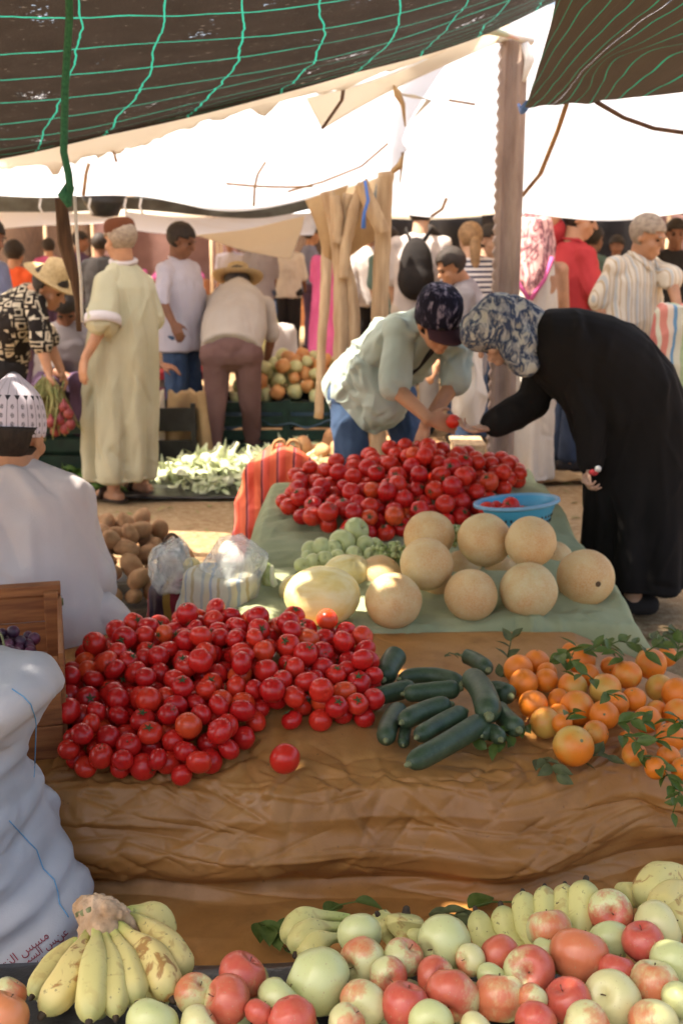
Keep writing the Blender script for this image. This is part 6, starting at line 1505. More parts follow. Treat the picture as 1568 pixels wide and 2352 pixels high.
cbox('post_cap', .287, .25, zb+.245, (.018, .018, .02), 'cucumber_end'); cbox('post_cap', .285, -.2, zb+.13, (.018, .02, .014), 'cucumber_end')
# white woven sack
M['sack'] = mat('white_woven_sack', (.52, .515, .525), (.44, .435, .445), 5, .75, .35, 240, .0018, .3, tl=.12)
d = 2.28; edge = [(1532, 60), (1545, 108), (1572, 127), (1598, 120), (1640, 103), (1700, 92), (1765, 84), (1800, 80), (1850, 96), (1885, 112), (1925, 150), (1980, 192), (2020, 206), (2060, 204), (2100, 192), (2150, 178), (2200, 150), (2245, 120)]
b = MB(); rings = []
for i, (y, x) in enumerate(edge):
    x -= 15; l = -330 if y > 1560 else -300; dd = d - .03*math.sin(i*.5); a, c_ = P(x, y, dd), P(l, y, dd); t_ = i/(len(edge)-1)
    hd = .20 if t_ > .3 else .15; hd *= 1 if y > 1560 else .35
    if y > 2180: hd *= .85
    rings.append(((a+c_)/2, (a-c_)/2, Vector((0, hd, 0))))
b.loft(rings, 40)
def sack_disp(co, n):
    s = co.z*1.0 - co.x*.62
    w = .010*math.sin(s*60+3.5*nz(co.x*3, co.y*2, co.z*2))*(.4+.6*abs(nz(co.x*4, 3, co.z*4))) + .012*ridged(Vector((co.x*.5, co.y*.5, s*2.2)), 6.)*.5 + .014*nz(co.x*4, co.y*4, co.z*5)
    w += .016*math.sin(s*17+2.5*nz(co.x*2.2, co.y, co.z*2.2)) + .012*ridged(Vector((co.x*1.2+co.z*1.6, co.y, s*.8)), 4.)
    return w
sk = build(b, 'woven_sack', M['sack'], None, .008, 4, sack_disp, loc=Vector((P(0, 2200, d).x-.15, d, 0)))
crease_mesh(sk.data, 60, (1, 0, .75), .35, (.12, .45), (.010, .030), .016, 4, .4); crease_mesh(sk.data, 40, (1, 0, -.2), .8, (.05, .2), (.007, .016), .007, 6, .5)
tag(sk, 'bulging white woven sack with blue stitching and red print in front of the wooden crate', 'sack')
bpy.context.view_layer.update()
bv = BVHTree.FromPolygons([v.co + sk.location for v in sk.data.vertices], [tuple(p.vertices) for p in sk.data.polygons])
def on_sack(x, y, off=.002):
    r = ray(x, y).normalized(); h = bv.ray_cast(EYE, r)
    return h[0] - r*off if h[0] else None
M['blue_stitch'] = mat('blue_stitching', (.16, .38, .60), None, 60, .7, .2); M['red_ink'] = mat('dark_red_ink', (.16, .012, .025), (.26, .02, .035), 80, .7, .1)
for pts in ([(28, 1582), (55, 1600), (72, 1619), (82, 1650), (88, 1694), (82, 1738), (78, 1793)], [(22, 1885), (45, 1910), (68, 1935), (85, 1952), (100, 1995), (125, 2020), (134, 2050), (137, 2075), (162, 2112)]):
    b = MB(); pp = []; cur = []
    for i in range(len(pts)-1):
        for k in range(7):
            x, y = lerp(pts[i][0], pts[i+1][0], k/7), lerp(pts[i][1], pts[i+1][1], k/7); q = on_sack(x, y)
            if q: pp.append(q)
    if len(pp) > 1: b.tube(pp, .0013, 6)
    if b.v: build(b, 'stitching', M['blue_stitch'], sk)
def print_on(txt, x0, y0, ang, size, m):
    cu = bpy.data.curves.new('print', 'FONT'); cu.body = txt; cu.size = 1; o = bpy.data.objects.new('print', cu); COL.objects.link(o)
    dg = bpy.context.evaluated_depsgraph_get(); dg.update(); me = bpy.data.meshes.new_from_object(o.evaluated_get(dg)); bpy.data.objects.remove(o)
    bm = bmesh.new(); bm.from_mesh(me); bmesh.ops.triangulate(bm, faces=bm.faces[:]); bmesh.ops.subdivide_edges(bm, edges=[e for e in bm.edges if e.calc_length() > .2], cuts=2); 
    bmesh.ops.triangulate(bm, faces=bm.faces[:])
    xs = [v.co.x for v in bm.verts] or [0]; mid = 0; ca, sa = math.cos(ang), math.sin(ang); bad = []
    for v in bm.verts:
        X, Y = v.co.x*size, v.co.y*size; q = on_sack(x0+X*ca-Y*sa*-1*-1 if False else x0+X*ca - Y*sa*(-1)*(-1), y0-X*sa-Y*ca, .0022)
        if q is None: bad.append(v)
        else: v.co = q - sk.location
    bmesh.ops.delete(bm, geom=bad, context='VERTS'); bm.to_mesh(me); bm.free()
    return link('print', me, M[m], sk) if len(me.polygons) else None
def vis(s): return s[::-1]
A36 = R(36)
print_on(vis('\uFEE3\uFEB4\uFEB2 \uFE8D\uFEDF\uFEB0\uFE98'), 14, 2226, A36, 30, 'red_ink')
print_on(vis('\uFECB\uFEE6\uFEB2 \uFE8D\uFEDF\uFEB4\uFE90'), 50, 2224, A36, 26, 'red_ink')
print_on('066 066 066 06', 46, 2246, R(32), 18, 'red_ink')
print_on(vis('\uFEB3\uFEE4\uFEF4\uFEAA'), 122, 2188, A36, 16, 'red_ink')

# blue basin with tomatoes
M['basin'] = mat('sky_blue_plastic', (.07, .36, .55), (.06, .32, .50), 4, .35, .05, spec=.5); M['basin_rim'] = mat('pale_blue_plastic', (.24, .44, .60), None, 4, .4, .05)
c = P(1185, 1152, 4.36); bq = Matrix.Rotation(R(-5), 3, 'Y') @ Matrix.Rotation(R(-3), 3, 'X'); bs = thing('plastic_basin', c-Vector((0, 0, .11)), 'sky blue plastic basin holding a few tomatoes beside the melons', 'basin')
b = MB(); r = .164
b.lathe([(.001, -.105), (r*.66, -.105), (r*.72, -.10), (r*.86, -.03), (r*.91, -.006), (r*.955, .0)], 56, bq, c); b.lathe([(r*.935, -.004), (r*.89, -.028), (r*.70, -.094), (.001, -.098)], 56, bq, c)
build(b, 'bowl', M['basin'], bs)
b = MB(); b.lathe([(r*.93, -.004), (r*.96, .006), (r*1.03, .004), (r*1.035, -.006), (r*.97, -.010), (r*.93, -.004)], 56, bq, c); build(b, 'rim', M['basin_rim'], bs)
b = MB()
for k in range(40):
    for j in range(2):
        a = 2*math.pi*k/40; rr = r*(.825-.04*j); p_ = c + bq @ Vector((rr*math.cos(a), rr*math.sin(a), -.052-.022*j)); b.box(p_, (.003, .006, .012), bq @ rotz(a))
build(b, 'slots', M['dark_plastic'], bs)
for x, y, dz, rr in ((1172, 1162, 4.34, .036), (1118, 1172, 4.33, .034), (1138, 1170, 4.36, .034), (1200, 1178, 4.36, .032), (1160, 1178, 4.30, .032)):
    tomato(P(x, y, dz), rr, rq(), True, 'red tomato lying inside the blue basin%s' % (', standing highest' if x == 1172 else ''), 'tomatoes in the blue basin')
# tomatoes in the hands
tomato(P(1040, 968, 4.83), .030, look((.4, -.6, .7)), True, 'half-eaten looking red tomato passed between the vendor and the woman in black', None)
o = thing('snack_packet', P(1365, 1082, 4.55), 'small red and white packet in the lower hand of the woman in black', 'packet')
b = MB(); b.ell(P(1362, 1085, 4.54), (.02, .016, .014)); build(b, 'packet_body', M['red_polo'], o); b = MB(); b.ell(P(1372, 1077, 4.53), (.014, .012, .014)); build(b, 'packet_end', M['white_plastic'], o)

# bags
def stripes_mat(name, cols, scale, axis=0, rough=.7, nscale=5, wob=.25, tl=0.):
    t = NT(name); c = t.co('Object'); s = t.n('ShaderNodeSeparateXYZ'); t.l(c, s.inputs[0])
    f = t.math('FRACT', t.math('ADD', t.math('MULTIPLY', s.outputs[axis], scale), t.math('MULTIPLY', t.noise(c, nscale, 2), wob)))
    x = t.n('ShaderNodeValToRGB'); x.color_ramp.interpolation = 'CONSTANT'; e = x.color_ramp.elements
    e[0].position = 0; e[0].color = (*cols[0][1], 1); e[1].position = cols[1][0]; e[1].color = (*cols[1][1], 1)
    for p, cc_ in cols[2:]: q = e.new(p); q.color = (*cc_, 1)
    t.l(f, x.inputs[0]); sh = t.bsdf(x.outputs[0], rough, t.noise(c, 60, 3), .4, .004, .3)
    if tl:
        tr = t.n('ShaderNodeBsdfTranslucent'); t.l(x.outputs[0], tr.inputs[0]); mx = t.n('ShaderNodeMixShader', _Fac=tl); t.l(sh, mx.inputs[1]); t.l(tr.outputs[0], mx.inputs[2]); sh = mx.outputs[0]
    return t.done(sh)
M['red_bag'] = stripes_mat('red_striped_bag', [(0, (.74, .11, .06)), (.36, (.82, .18, .08)), (.80, (.10, .025, .05)), (.9, (.74, .16, .14))], 13, tl=.25)
M['striped_bag'] = stripes_mat('dark_striped_bag', [(0, (.03, .012, .02)), (.40, (.30, .17, .03)), (.62, (.22, .02, .03)), (.86, (.025, .012, .03))], 8.2)
M['woven_bag'] = stripes_mat('pale_woven_bag', [(0, (.42, .40, .32)), (.3, (.30, .32, .30)), (.42, (.44, .40, .28)), (.62, (.25, .29, .33)), (.72, (.44, .42, .34)), (.9, (.34, .28, .16))], 11, wob=.5, nscale=9)
M['far_bag'] = stripes_mat('colour_striped_bag', [(0, (.50, .18, .14)), (.18, (.55, .45, .36)), (.3, (.10, .22, .36)), (.38, (.48, .46, .36)), (.55, (.30, .38, .22)), (.75, (.46, .14, .12)), (.9, (.5, .5, .4))], 5.5)
def film_mat():
    t = NT('clear_plastic_film'); c = t.co('Object'); n = t.noise(c, 13, 4, .6, dist=1.5)
    s = t.bsdf((.75, .78, .74), .2, n, .6, .01, .6); tp = t.n('ShaderNodeBsdfTransparent'); mx = t.n('ShaderNodeMixShader'); t.l(t.ramp(n, [(.35, .25), (.65, .6)]), mx.inputs[0]); t.l(tp.outputs[0], mx.inputs[1]); t.l(s, mx.inputs[2]); return t.done(mx.outputs[0])
M['film'] = film_mat()
def bag(name, rows, d, depth, m, label, cat='bag', dy=0., amp=.012, seed=0, voxel=.012):
    b = MB(); rings = []
    for y, x0, x1 in rows:
        a, c_ = P(x1, y, d), P(x0, y, d); rings.append(((a+c_)/2, (a-c_)/2, Vector((0, depth, 0))))
    b.loft(rings, 28); root = thing(name, Vector((rings[-1][0].x, d, max(0.0, rings[-1][0].z))), label, cat)
    build(b, 'bag_body', M[m], root, voxel, 3, lambda co, n: amp*nz(co.x*9+seed, co.y*9, co.z*6)+amp*.8*ridged(Vector((co.x*1.4, co.y, co.z*.5)), 9)); crease_mesh(root.children[0].data, 45, (0, 0, -1), .8, (.06, .25), (.006, .016), .010, len(label)); return root
r_ = bag('striped_bag', [(1036, 640, 662), (1046, 612, 690), (1066, 578, 724), (1082, 566, 728), (1110, 562, 722), (1150, 552, 690), (1200, 542, 660), (1250, 536, 640), (1296, 534, 630)], 5.45, .12, 'red_bag', 'bright red shopping bag with dark stripes standing beside the green cloth', amp=.028)
for pts in ([(628, 1045), (630, 1018), (650, 1012), (660, 1050)], [(650, 1040), (668, 1012), (688, 1022), (690, 1062)]):
    b = MB(); b.tube([crom([P(x, y, 5.42) for x, y in pts], i/12) for i in range(13)], .009, 8); build(b, 'handle', M['tan_strip'], r_)
r_ = bag('striped_bag', [(1338, 362, 428), (1345, 352, 434), (1400, 342, 432), (1470, 328, 428), (1540, 322, 424), (1600, 320, 424)], 3.95, .10, 'striped_bag', 'dark shopping bag with ochre and red stripes behind the front tomatoes')
b = MB(); b.tube([crom([P(x, y, 3.95) for x, y in ((362, 1340), (366, 1275), (385, 1232), (405, 1232), (420, 1275))], i/16) for i in range(17)], .006, 8); build(b, 'handle', M['dark_wood'], r_)
bag('plastic_bag', [(1256, 385, 415), (1264, 368, 430), (1295, 358, 438), (1330, 364, 434), (1345, 375, 425)], 3.9, .08, 'film', 'crumpled clear plastic bag stuffed into the dark striped bag', amp=.025, seed=5, voxel=.009)
b = MB(); b.ell(P(440, 1296, 3.92), (.03, .03, .025)); b.ell(P(452, 1302, 3.95), (.03, .03, .02)); o = build(b, 'yellow_bundle', M['canary'], None, loc=P(440, 1296, 3.92)); tag(o, 'small yellow and red bundle between the two plastic bags', 'bundle')
r_ = bag('woven_bag', [(1312, 436, 598), (1320, 428, 602), (1360, 418, 594), (1410, 408, 580), (1470, 400, 562), (1540, 395, 555), (1610, 395, 555)], 3.72, .12, 'woven_bag', 'faded woven bag with pale blue and ochre stripes right behind the front tomatoes')
bag('plastic_bag', [(1246, 525, 562), (1256, 505, 590), (1280, 488, 606), (1305, 470, 606), (1330, 462, 600), (1345, 470, 590)], 3.74, .10, 'film', 'translucent white plastic bag sticking out of the faded woven bag', amp=.03, seed=9, voxel=.009)
r_ = bag('striped_bag', [(700, 1520, 1590), (715, 1508, 1620), (760, 1498, 1640), (830, 1495, 1640), (900, 1500, 1640), (960, 1510, 1640)], 6.6, .16, 'far_bag', 'large bag with faded red, green and blue stripes carried at the right border')
# white cloth bundle hanging behind the vendor
bag('white_sack', [(800, 1058, 1100), (830, 1048, 1104), (890, 1040, 1108), (940, 1045, 1104), (975, 1056, 1098)], 6.4, .12, 'offwhite', 'cream sack hanging against the steel post behind the vendor', 'sack', amp=.02)

# black plastic under the potatoes
b = MB(); cpx = P(262, 1300, 4.75).x
b.grid(lambda u, v: (cpx+lerp(-.45, .45, u), lerp(4.35, 5.3, v), .015+.05*abs(nz(u*5, v*5, 2))+.05*(abs(u-.5) > .4)), 30, 30, False); tag(solid(build(b, 'plastic_sheet', M['dark_plastic']), .003), 'black plastic sheet under the potatoes behind the seated vendor', 'sheet')

# ------------------------------------------------------------------ further stalls
def crate(c, s, m, label, slots=3, group=None):
    root = thing('plastic_crate', c-Vector((0, 0, s[2]/2)), label, 'crate', group); h = s[2]/slots
    for k in range(slots):
        b = MB(); z = c.z - s[2]/2 + h*(k+.5)
        for dx, dy, sx, sy in ((0, -s[1]/2, s[0], .02), (0, s[1]/2, s[0], .02), (-s[0]/2, 0, .02, s[1]-.04), (s[0]/2, 0, .02, s[1]-.04)): b.box((c.x+dx, c.y+dy, z), (sx, sy, h*.72))
        build(b, 'slat_ring', M[m], root)
    for sx in (-1, 1):
        for sy in (-1, 1): part_box('corner_post', M[m], root, (c.x+sx*(s[0]/2-.005), c.y+sy*(s[1]/2-.005), c.z), (.035, .035, s[2]+.004))
    part_box('crate_floor', M[m], root, (c.x, c.y, c.z-s[2]/2+.012), (s[0]-.03, s[1]-.03, .014)); return root
x0 = P(690, 960, 8.6).x
for i, (dx, lab) in enumerate(((-.36, 'dark green plastic crate under the left of the blue sheet'), (.16, 'dark green plastic crate under the right of the blue sheet'))): crate(Vector((x0+dx, 8.75, .22)), (.5, .6, .42), 'crate_green', lab, 4, 'dark green crates')
crate(Vector((P(160, 1010, 7.6).x, 7.5, .24)), (.55, .45, .46), 'crate_green', 'dark green plastic crate left of the djellaba man', 4, 'dark green crates')
crate(Vector((P(395, 1010, 8.3).x, 8.2, .24)), (.42, .45, .46), 'dark_plastic', 'black crate between the djellaba man and the bending man', 2)
b = MB(); b.grid(lambda u, v: (x0+lerp(-.72, .55, u)-.05, 8.45+.75*v*1.0-.02*(v < .1), cp3.z-.07 - .10*(1-sstep(0, .25, v))*(1+.8*nz(u*7, 2)) + .03*nz(u*9, v*9)), 50, 24, False)
tag(solid(build(b, 'plastic_sheet', M['blue_sheet']), .004), 'blue grey plastic sheet draped over the green crates under the peppers', 'sheet')
# table with red cloth and mixed goods
tb = thing('goods_table', Vector((P(410, 940, 8.8).x, 8.9, 0)), 'low table with a red cloth and mixed goods behind the djellaba man', 'table'); tx = P(410, 940, 8.8).x
part_box('table_top', M['red_polo'], tb, (tx, 8.95, .58), (.62, .5, .06))
for dx in (-.27, .27): part_box('leg', M['wood'], tb, (tx+dx, 8.75, .275), (.05, .05, .55))
M['colour_pack'] = stripes_mat('colour_packets', [(0, (.5, .1, .08)), (.25, (.6, .45, .1)), (.5, (.1, .2, .4)), (.7, (.6, .55, .5)), (.85, (.1, .35, .25))], 7)
for x, y, s, m, lab in ((365, 905, (.16, .14, .17), 'pink', 'pink bag on the red table'), (408, 905, (.20, .16, .09), 'colour_pack', 'packets with coloured stripes on the red table'), (445, 905, (.14, .16, .11), 'colour_pack', 'striped packets at the right end of the red table'), (372, 875, (.15, .12, .08), 'offwhite', 'cream bag on top of the pink one')):
    c = P(x, y, 8.85); bag_b = MB(); bag_b.loft([(c+Vector((0, 0, z*s[2])), Vector((s[0]*.5*k, 0, 0)), Vector((0, s[1]*.5*k, 0))) for z, k in ((-.55, .8), (-.4, 1), (.2, .95), (.45, .7), (.55, .3))], 16); o = build(bag_b, 'goods_bag', M[m], None, None, loc=c); tag(o, lab, 'bag')
b = MB(); cl = P(430, 960, 8.1); b.grid(lambda u, v: (cl.x+lerp(-.12, .14, u)*(1+.4*v), 8.05-.05*math.sin(u*9), .55-.5*v+.03*nz(u*6, v*4)), 16, 20, False); tag(solid(build(b, 'cloth', M['tan_cloth']), .006), 'dirty cream cloth hanging in front of the black crate', 'cloth')
b = MB(); cl = P(368, 1000, 8.1); b.grid(lambda u, v: (cl.x+lerp(-.05, .05, u), 8.02-.03*math.sin(u*5), .56-.48*v+.03*nz(u*6, v*4)), 8, 20, False); tag(solid(build(b, 'cloth', M['dirty_tarp']), .006), 'narrow pale cloth hanging left of the black crate', 'cloth')
# pale greens heaped on the ground
def greens(name, c, rx, ry, h, n, m, label, L=.12, bulbs=0, m2=None, kind='stuff', seed=0):
    rg_ = random.Random(seed); b = MB()
    for i in range(n):
        a, r = rg_.uniform(0, 6.28), math.sqrt(rg_.random()); x, y = c.x+rx*r*math.cos(a), c.y+ry*r*math.sin(a); z = h*(1-r*r)**.7*rg_.uniform(.5, 1)+.03
        d = Vector((rg_.gauss(0, 1), rg_.gauss(-.3, 1), rg_.gauss(.2, .6))); leaf_into(b, Vector((x, y, z)), d, Vector((rg_.gauss(0, .6), rg_.gauss(-.3, .5), 1)), L*rg_.uniform(.6, 1.3), L*rg_.uniform(.08, .2), rg_.uniform(0, .8))
    o = build(b, name, M[m]); tag(o, label, 'greens', kind=kind)
    for i in range(bulbs):
        a, r = rg_.uniform(0, 6.28), math.sqrt(rg_.random())*.95; x, y = c.x+rx*r*math.cos(a), c.y+ry*r*math.sin(a); z = h*(1-r*r)**.7+.03
        bb = MB(); q = look((rg_.gauss(0, 1), rg_.gauss(0, 1), rg_.gauss(.3, .6))).to_matrix(); bb.lathe([(.001, -1), (.4, -.85), (.8, -.4), (.85, .1), (.5, .6), (.28, 1.0), (.25, 1.7), (.3, 2.2), (.001, 2.3)], 10, q)
        s = rg_.uniform(.035, .05); bb.v = [v*s for v in bb.v]; o2 = build(bb, 'fennel_bulb', M[m2]); o2.location = (x, y, z)
        tag(o2, 'pale bulb lying %s of the heap of greens behind the red bag' % ('at the left end' if x < c.x-rx*.3 else 'at the right end' if x > c.x+rx*.3 else 'in the middle'), 'fennel', 'pale bulbs in the heap of greens')
M['pale_green'] = mat('pale_green_stalk', (.60, .62, .42), (.42, .48, .24), 14, .6, .3, rand=True, tl=.15); M['pale_bulb'] = mat('pale_bulb', (.66, .66, .50), (.55, .58, .36), 10, .6, .2, rand=True)
M['herb'] = mat('fresh_herb_green', (.10, .20, .03), (.16, .25, .06), 20, .6, .3, rand=True, tl=.2); M['straw_leaf'] = mat('dry_onion_leaf', (.33, .27, .11), (.20, .22, .07), 20, .8, .3, tl=.15); M['onion'] = mat('red_onion', (.16, .018, .025), (.24, .05, .04), 14, .5, .2)
greens('leafy_greens', Vector((P(585, 1080, 7.5).x, 7.55, 0)), .74, .46, .15, 1000, 'pale_green', 'heap of pale green stalks and leaves on the ground behind the red bag', .12, 46, 'pale_bulb', seed=3)
greens('leafy_greens', Vector((P(715, 1040, 8.0).x, 8.0, 0)), .40, .35, .14, 420, 'pale_green', 'smaller heap of pale green stalks on the ground behind the handles of the red bag', .12, seed=8)
greens('herbs', Vector((P(205, 1090, 7.2).x, 7.3, 0)), .26, .25, .14, 260, 'herb', 'bright green herbs heaped on the ground left of the djellaba man', .09, seed=5)
b = MB(); cg = Vector((P(560, 1100, 7.5).x, 7.4, .015)); b.grid(lambda u, v: (cg.x+lerp(-.75, .8, u), lerp(6.95, 8.0, v), .012+.02*abs(nz(u*6, v*6, 1))), 24, 16, False); tag(solid(build(b, 'plastic_sheet', M['dark_plastic']), .003), 'dark plastic sheet spread under the heap of pale greens', 'sheet')
# bundle of onions hanging by the crate
on = thing('onion_bundle', P(120, 1000, 6.75), 'bundle of red onions with long dry leaves held out by the straw hat man', 'onions')
b = MB()
for i in range(110):
    a = random.uniform(-1.1, 1.0); L = random.uniform(.15, .36); p0 = P(112+random.gauss(0, 8), 872+random.gauss(0, 5), 6.75+random.gauss(0, .02)); d1 = Vector((math.sin(a)*.7, random.gauss(-.1, .2), -1)).normalized()
    b.tube([p0, p0+d1*L*.5+Vector((random.gauss(0, .02), random.gauss(0, .02), .02)), p0+d1*L], [.006, .007, .003], 5, flat=.5)
build(b, 'leaves', M['straw_leaf'], on)
for x, y in ((150, 985), (140, 965), (158, 950), (128, 990), (148, 935), (118, 970), (162, 975)):
    bb = MB(); c = P(x, y, 6.68+random.gauss(0, .02)); bb.lathe([(.001, -.033), (.02, -.028), (.032, -.005), (.028, .015), (.012, .03), (.006, .05)], 14, None, c); build(bb, 'onion', M['onion'], on)
# flat white patches, boxes and lumps further right
for k, (x, y, d, sx, sy, lab) in enumerate(((1285, 1040, 8.55, .42, .36, 'flat white patch lying on the ground beyond the woman in black'), (1262, 985, 9.6, .30, .28, 'rounded flat white patch on the ground behind the first white patch'))):
    c = P(x, y, d); b = MB(); b.grid(lambda u, v: (c.x+lerp(-sx, sx, u)*(1 if k == 0 else math.sin(math.pi*clamp(v, .08, .92))), d+lerp(-sy, sy, v), .022+.012*abs(nz(u*5, v*5, k))), 24, 20, False); tag(solid(build(b, 'sheet', M['white_plastic']), .004), lab, 'sheet')
b = MB(); b.grid(lambda u, v: (P(1270, 1105, 7.5).x+lerp(-.28, .28, u), 7.5+lerp(-.09, .09, v), .03+.05*math.sin(math.pi*u)*math.sin(math.pi*v)+.03*nz(u*6, v*6, 4)), 30, 14, False); tag(solid(build(b, 'rag', M['tan_cloth']), .008), 'crumpled dirty rag on the ground beyond the blue basin', 'rag')
M['wood_box'] = M['crate_wood']
root = thing('wooden_box', Vector((P(1072, 1020, 7.0).x, 7.0, 0)), 'small ochre wooden box standing behind the tomato heap', 'box')
for z in (.10, .24, .38): part_box('board', M['wood'], root, (root.location.x, 6.85, z*.8), (.18, .02, .085)); part_box('board', M['wood'], root, (root.location.x-.08, 7.0, z*.8), (.02, .28, .085))
part_box('lid', M['wood'], root, (root.location.x, 7.0, .365), (.2, .32, .02))
# white boxes and goods beyond the peppers
for x, y, s, m, lab in ((640, 838, (.5, .4, .05), 'white_plastic', 'white board lying beyond the peppers, left'), (728, 838, (.42, .4, .05), 'white_plastic', 'white board lying beyond the peppers, right of the thin pole'), (642, 790, (.34, .2, .38), 'white_cloth', 'white bundle beyond the peppers'), (615, 770, (.2, .15, .42), 'pepper_pale', 'pale sack beyond the bending man')):
    c = P(x, y, 10.6); b = MB(); b.loft([(c+Vector((0, 0, z*s[2])), Vector((s[0]*.5*k, 0, 0)), Vector((0, s[1]*.5*k, 0))) for z, k in ((-.5, .9), (-.42, 1), (.3, .95), (.46, .75), (.5, .3))], 4 if 'board' in lab else 18); o = build(b, 'goods_box' if 'board' in lab else 'goods_bag', M[m], None, None, loc=c); tag(o, lab, 'box' if 'board' in lab else 'bag')
# dark basin and net strip under the white tarp, far tarps
tarp_sheet('shade_strip', [[(-100, 440, 9.0), (150, 445, 9.0), (420, 462, 9.0), (600, 470, 9.0), (740, 452, 8.9)], [(-100, 490, 9.1), (150, 488, 9.1), (300, 482, 9.1), (560, 505, 9.1), (730, 480, 9.0)]], mat('grey_green_net', (.24, .26, .25), (.15, .15, .14), 6, .8, .3, tl=.5), 'grey green net strip hanging below the edge of the white tarp', 50, 8, .02, 'net')
b = MB(); c = P(240, 462, 8.2); b.lathe([(.001, -.11), (.09, -.10), (.13, -.02), (.15, .05), (.16, .052), (.14, -.02)], 30, None, c); o = build(b, 'hanging_basin', M['dark_plastic'], None, None, loc=c); tag(o, 'black basin hanging under the white tarp above the brown skullcap', 'basin')
for x in (208, 290, 325, 95):
    rag([(x, 455, 8.0), (x-4, 475, 8.0), (x+4, 492, 8.0)], .008, M['white_plastic'], 'white ragged tie hanging %s' % {208: 'left of the black basin', 290: 'right of the black basin', 325: 'from the grey net strip', 95: 'near the left border'}[x], 'tie', 'tie', .5)
tarp_sheet('tarp', [[(-150, 486, 10.5), (100, 488, 10.5), (260, 490, 10.5)], [(-150, 540, 11), (100, 522, 11), (255, 512, 11)]], M['white_tarp'], 'far white awning at the upper left behind the straw hat man', 20, 8, .02, group='white tarps overhead')
tarp_sheet('tarp', [[(285, 488, 12), (480, 500, 12), (740, 488, 12)], [(300, 530, 12.6), (480, 545, 12.6), (720, 540, 12.6)]], M['white_tarp'], 'far white awning behind the man in the white shirt', 20, 8, .02, group='white tarps overhead')
tarp_sheet('tarp', [[(450, 545, 10.0), (590, 520, 10.0), (700, 500, 10.0)], [(470, 550, 9.9), (580, 570, 9.9), (690, 540, 9.9)], [(520, 565, 9.9), (590, 582, 9.9), (668, 600, 9.9)]], M['dirty_tarp'], 'cream tarp corner hanging down in the middle distance', 24, 14, .03)
# unseen roofs added to shade the further stalls, holed for sun patches
def roof(x0, x1, y0, y1, z0, z1, m, label, holes=()):
    b = MB(); 
    def sk_(p):
        for hx, hy, ra, rb in holes:
            t_ = p.z/SUND.z; gx, gy = p.x-SUND.x*t_, p.y-SUND.y*t_
            if ((gx-hx)/ra)**2+((gy-hy)/rb)**2 < 1: return True
        return False
    b.grid(lambda u, v: (lerp(x0, x1, u), lerp(y0, y1, v), lerp(z0, z1, v)-.10*math.sin(u*math.pi*3)**2+.03*nz(u*9, v*9)), 90, 70, False, sk_ if holes else None); return tag(solid(build(b, 'added_roof_tarp', m), .003), label, 'tarp', 'added tarps shading the further stalls')
M['added_roof_tarp'] = white_tarp_mat('weathered_roof_tarp', (.62, .55, .45), .45, (.4, .3, .2), .6)
wp = P(1285, 1040, 8.55)
roof(-4.5, 4.6, 7.3, 12.6, 2.42, 2.75, M['added_roof_tarp'], 'unseen weathered tarp added to shade the middle stalls behind the white tarps', [(wp.x, 8.55, .5, .38), (wp.x-.1, 9.6, .33, .25), (P(1350, 1110, 7.3).x, 7.4, .1, .3), (-1.5, 11.5, .5, .3), (.2, 10.8, .4, .3)])
roof(-9, 0.5, 13.8, 18.5, 2.6, 2.3, M['added_roof_tarp'], 'unseen weathered tarp added to shade the far left stalls')
roof(1.2, 9, 12.9, 18.0, 2.55, 2.75, M['added_roof_tarp'], 'unseen weathered tarp added to shade the far right stalls')
# poles under the added roof tarps
for i, (x, d, z) in enumerate(((-4.4, 7.4, 2.4), (4.5, 7.4, 2.4), (-4.4, 12.5, 2.7), (4.5, 12.5, 2.7), (1.95, 11.0, 2.65))):
    b = MB(); b.tube([(x, d, 0), (x+.02, d, z*.5), (x, d, z)], [.045, .04, .035], 10); o = build(b, 'canopy_pole', M['wood'], None, None, loc=Vector((x, d, 0))); tag(o, 'pale wooden pole holding the added tarp roof, %s' % ('far left front', 'far right front', 'far left back', 'far right back', 'behind the man in the red polo')[i], 'pole')
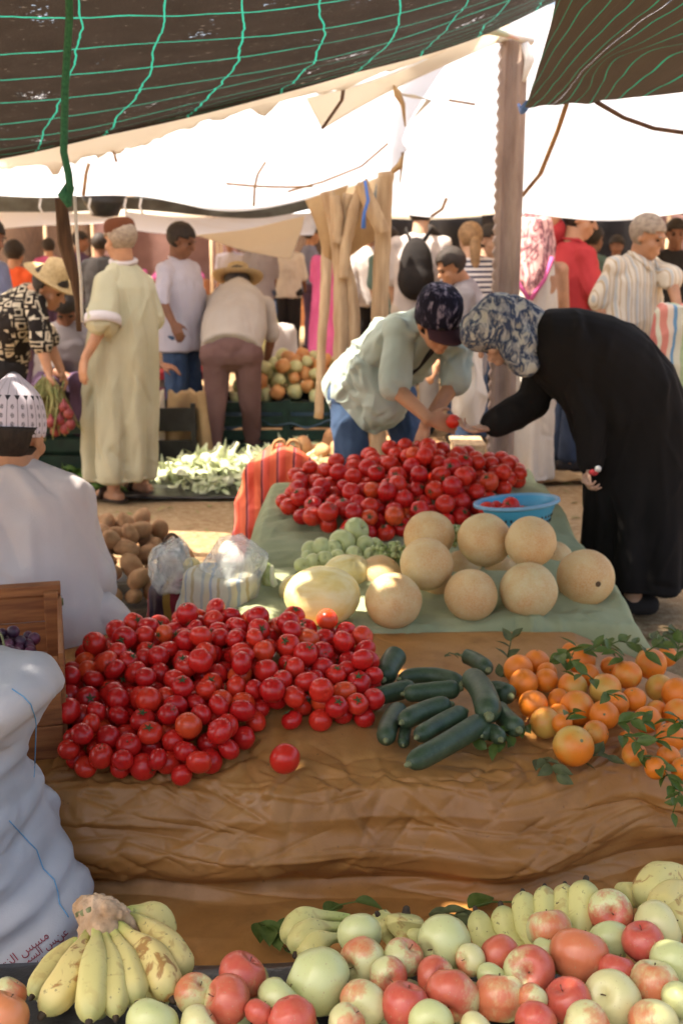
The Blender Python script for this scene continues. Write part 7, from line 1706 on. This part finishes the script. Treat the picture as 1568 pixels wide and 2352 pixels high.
# far stalls
def far_stall(x, d, w, m, mg, label):
    root = thing('market_stall', Vector((x, d, 0)), label, 'stall')
    b = MB(); b.grid(lambda u, v: (x+lerp(-w/2, w/2, u), d+lerp(-.9, .9, v), 2.1+.25*math.sin(v*math.pi)-.07*math.sin(u*math.pi)), 14, 10, False); solid(build(b, 'awning', m, root), .01)
    for sx in (-1, 1):
        for sy in (-.85, .85):
            b = MB(); b.tube([(x+sx*w*.48, d+sy, 0), (x+sx*w*.48, d+sy, 2.12)], .03, 8); build(b, 'pole', M['wood'], root)
    part_box('counter', M['crate_wood'], root, (x, d-.3, .45), (w*.85, .8, .9))
    b = MB()
    for k in range(40): b.ell((x+random.uniform(-.4, .4)*w, d-.3+random.uniform(-.35, .35), .93+random.uniform(0, .12)), random.uniform(.05, .09), None, 8, 6)
    build(b, 'produce', mg, root).__setitem__('kind', 'stuff')
    b = MB(); b.grid(lambda u, v: (x+lerp(-w/2-.3, w/2+.3, u), d+1.1+.06*math.sin(u*17), lerp(.1, 2.25, v)), 40, 8, False); solid(build(b, 'back_cloth', M[('dark_wood', 'teal', 'brown_trousers', 'black_cloth', 'dark_wood', 'brown_trousers')[len(label) % 6]], root), .01)
for i, (x, d, w, m, mg, lab) in enumerate(((-6.5, 20.5, 3.2, M['white_tarp'], M['pepper_orange'], 'far stall with a white awning at the left border'), (-3.6, 22, 2.6, M['dirty_tarp'], M['pink'], 'far stall with a cream awning beyond the djellaba man'), (-1.2, 23, 2.4, M['white_tarp'], M['herb'], 'far stall with a white awning beyond the bending man'), (1.6, 22.5, 2.6, M['dirty_tarp'], M['slate'], 'far stall with a cream awning beyond the tree posts'), (4.4, 21.5, 2.8, M['white_tarp'], M['purple'], 'far stall with a white awning beyond the steel post'), (7.4, 20.5, 3, M['teal'], M['pepper_pale'], 'far stall with a dark green awning at the right'))): far_stall(x, d, w, m, mg, lab)

# straw and leaf scraps trodden into the ground
rg2 = random.Random(17); b = MB()
for i in range(520):
    x, y = rg2.uniform(-2.6, 2.6), rg2.uniform(3.6, 9.2)
    if -.5 < x < 1.1 and 3.3 < y < 5.5: continue
    a = rg2.uniform(0, 6.28); leaf_into(b, Vector((x, y, gz(x, y)+.006)), Vector((math.cos(a), math.sin(a), rg2.uniform(0, .25))), Vector((rg2.gauss(0, .2), rg2.gauss(0, .2), 1)), rg2.uniform(.03, .11), rg2.uniform(.004, .016), rg2.uniform(0, .5))
tag(build(b, 'litter', M['straw_leaf']), 'straw and dry leaf scraps trodden into the market ground', 'litter', kind='stuff')
for _o in bpy.data.objects:
    if _o.parent is None and 'label' in _o and not 4 <= len(_o['label'].split()) <= 16: print('LABEL', len(_o['label'].split()), _o['label'])
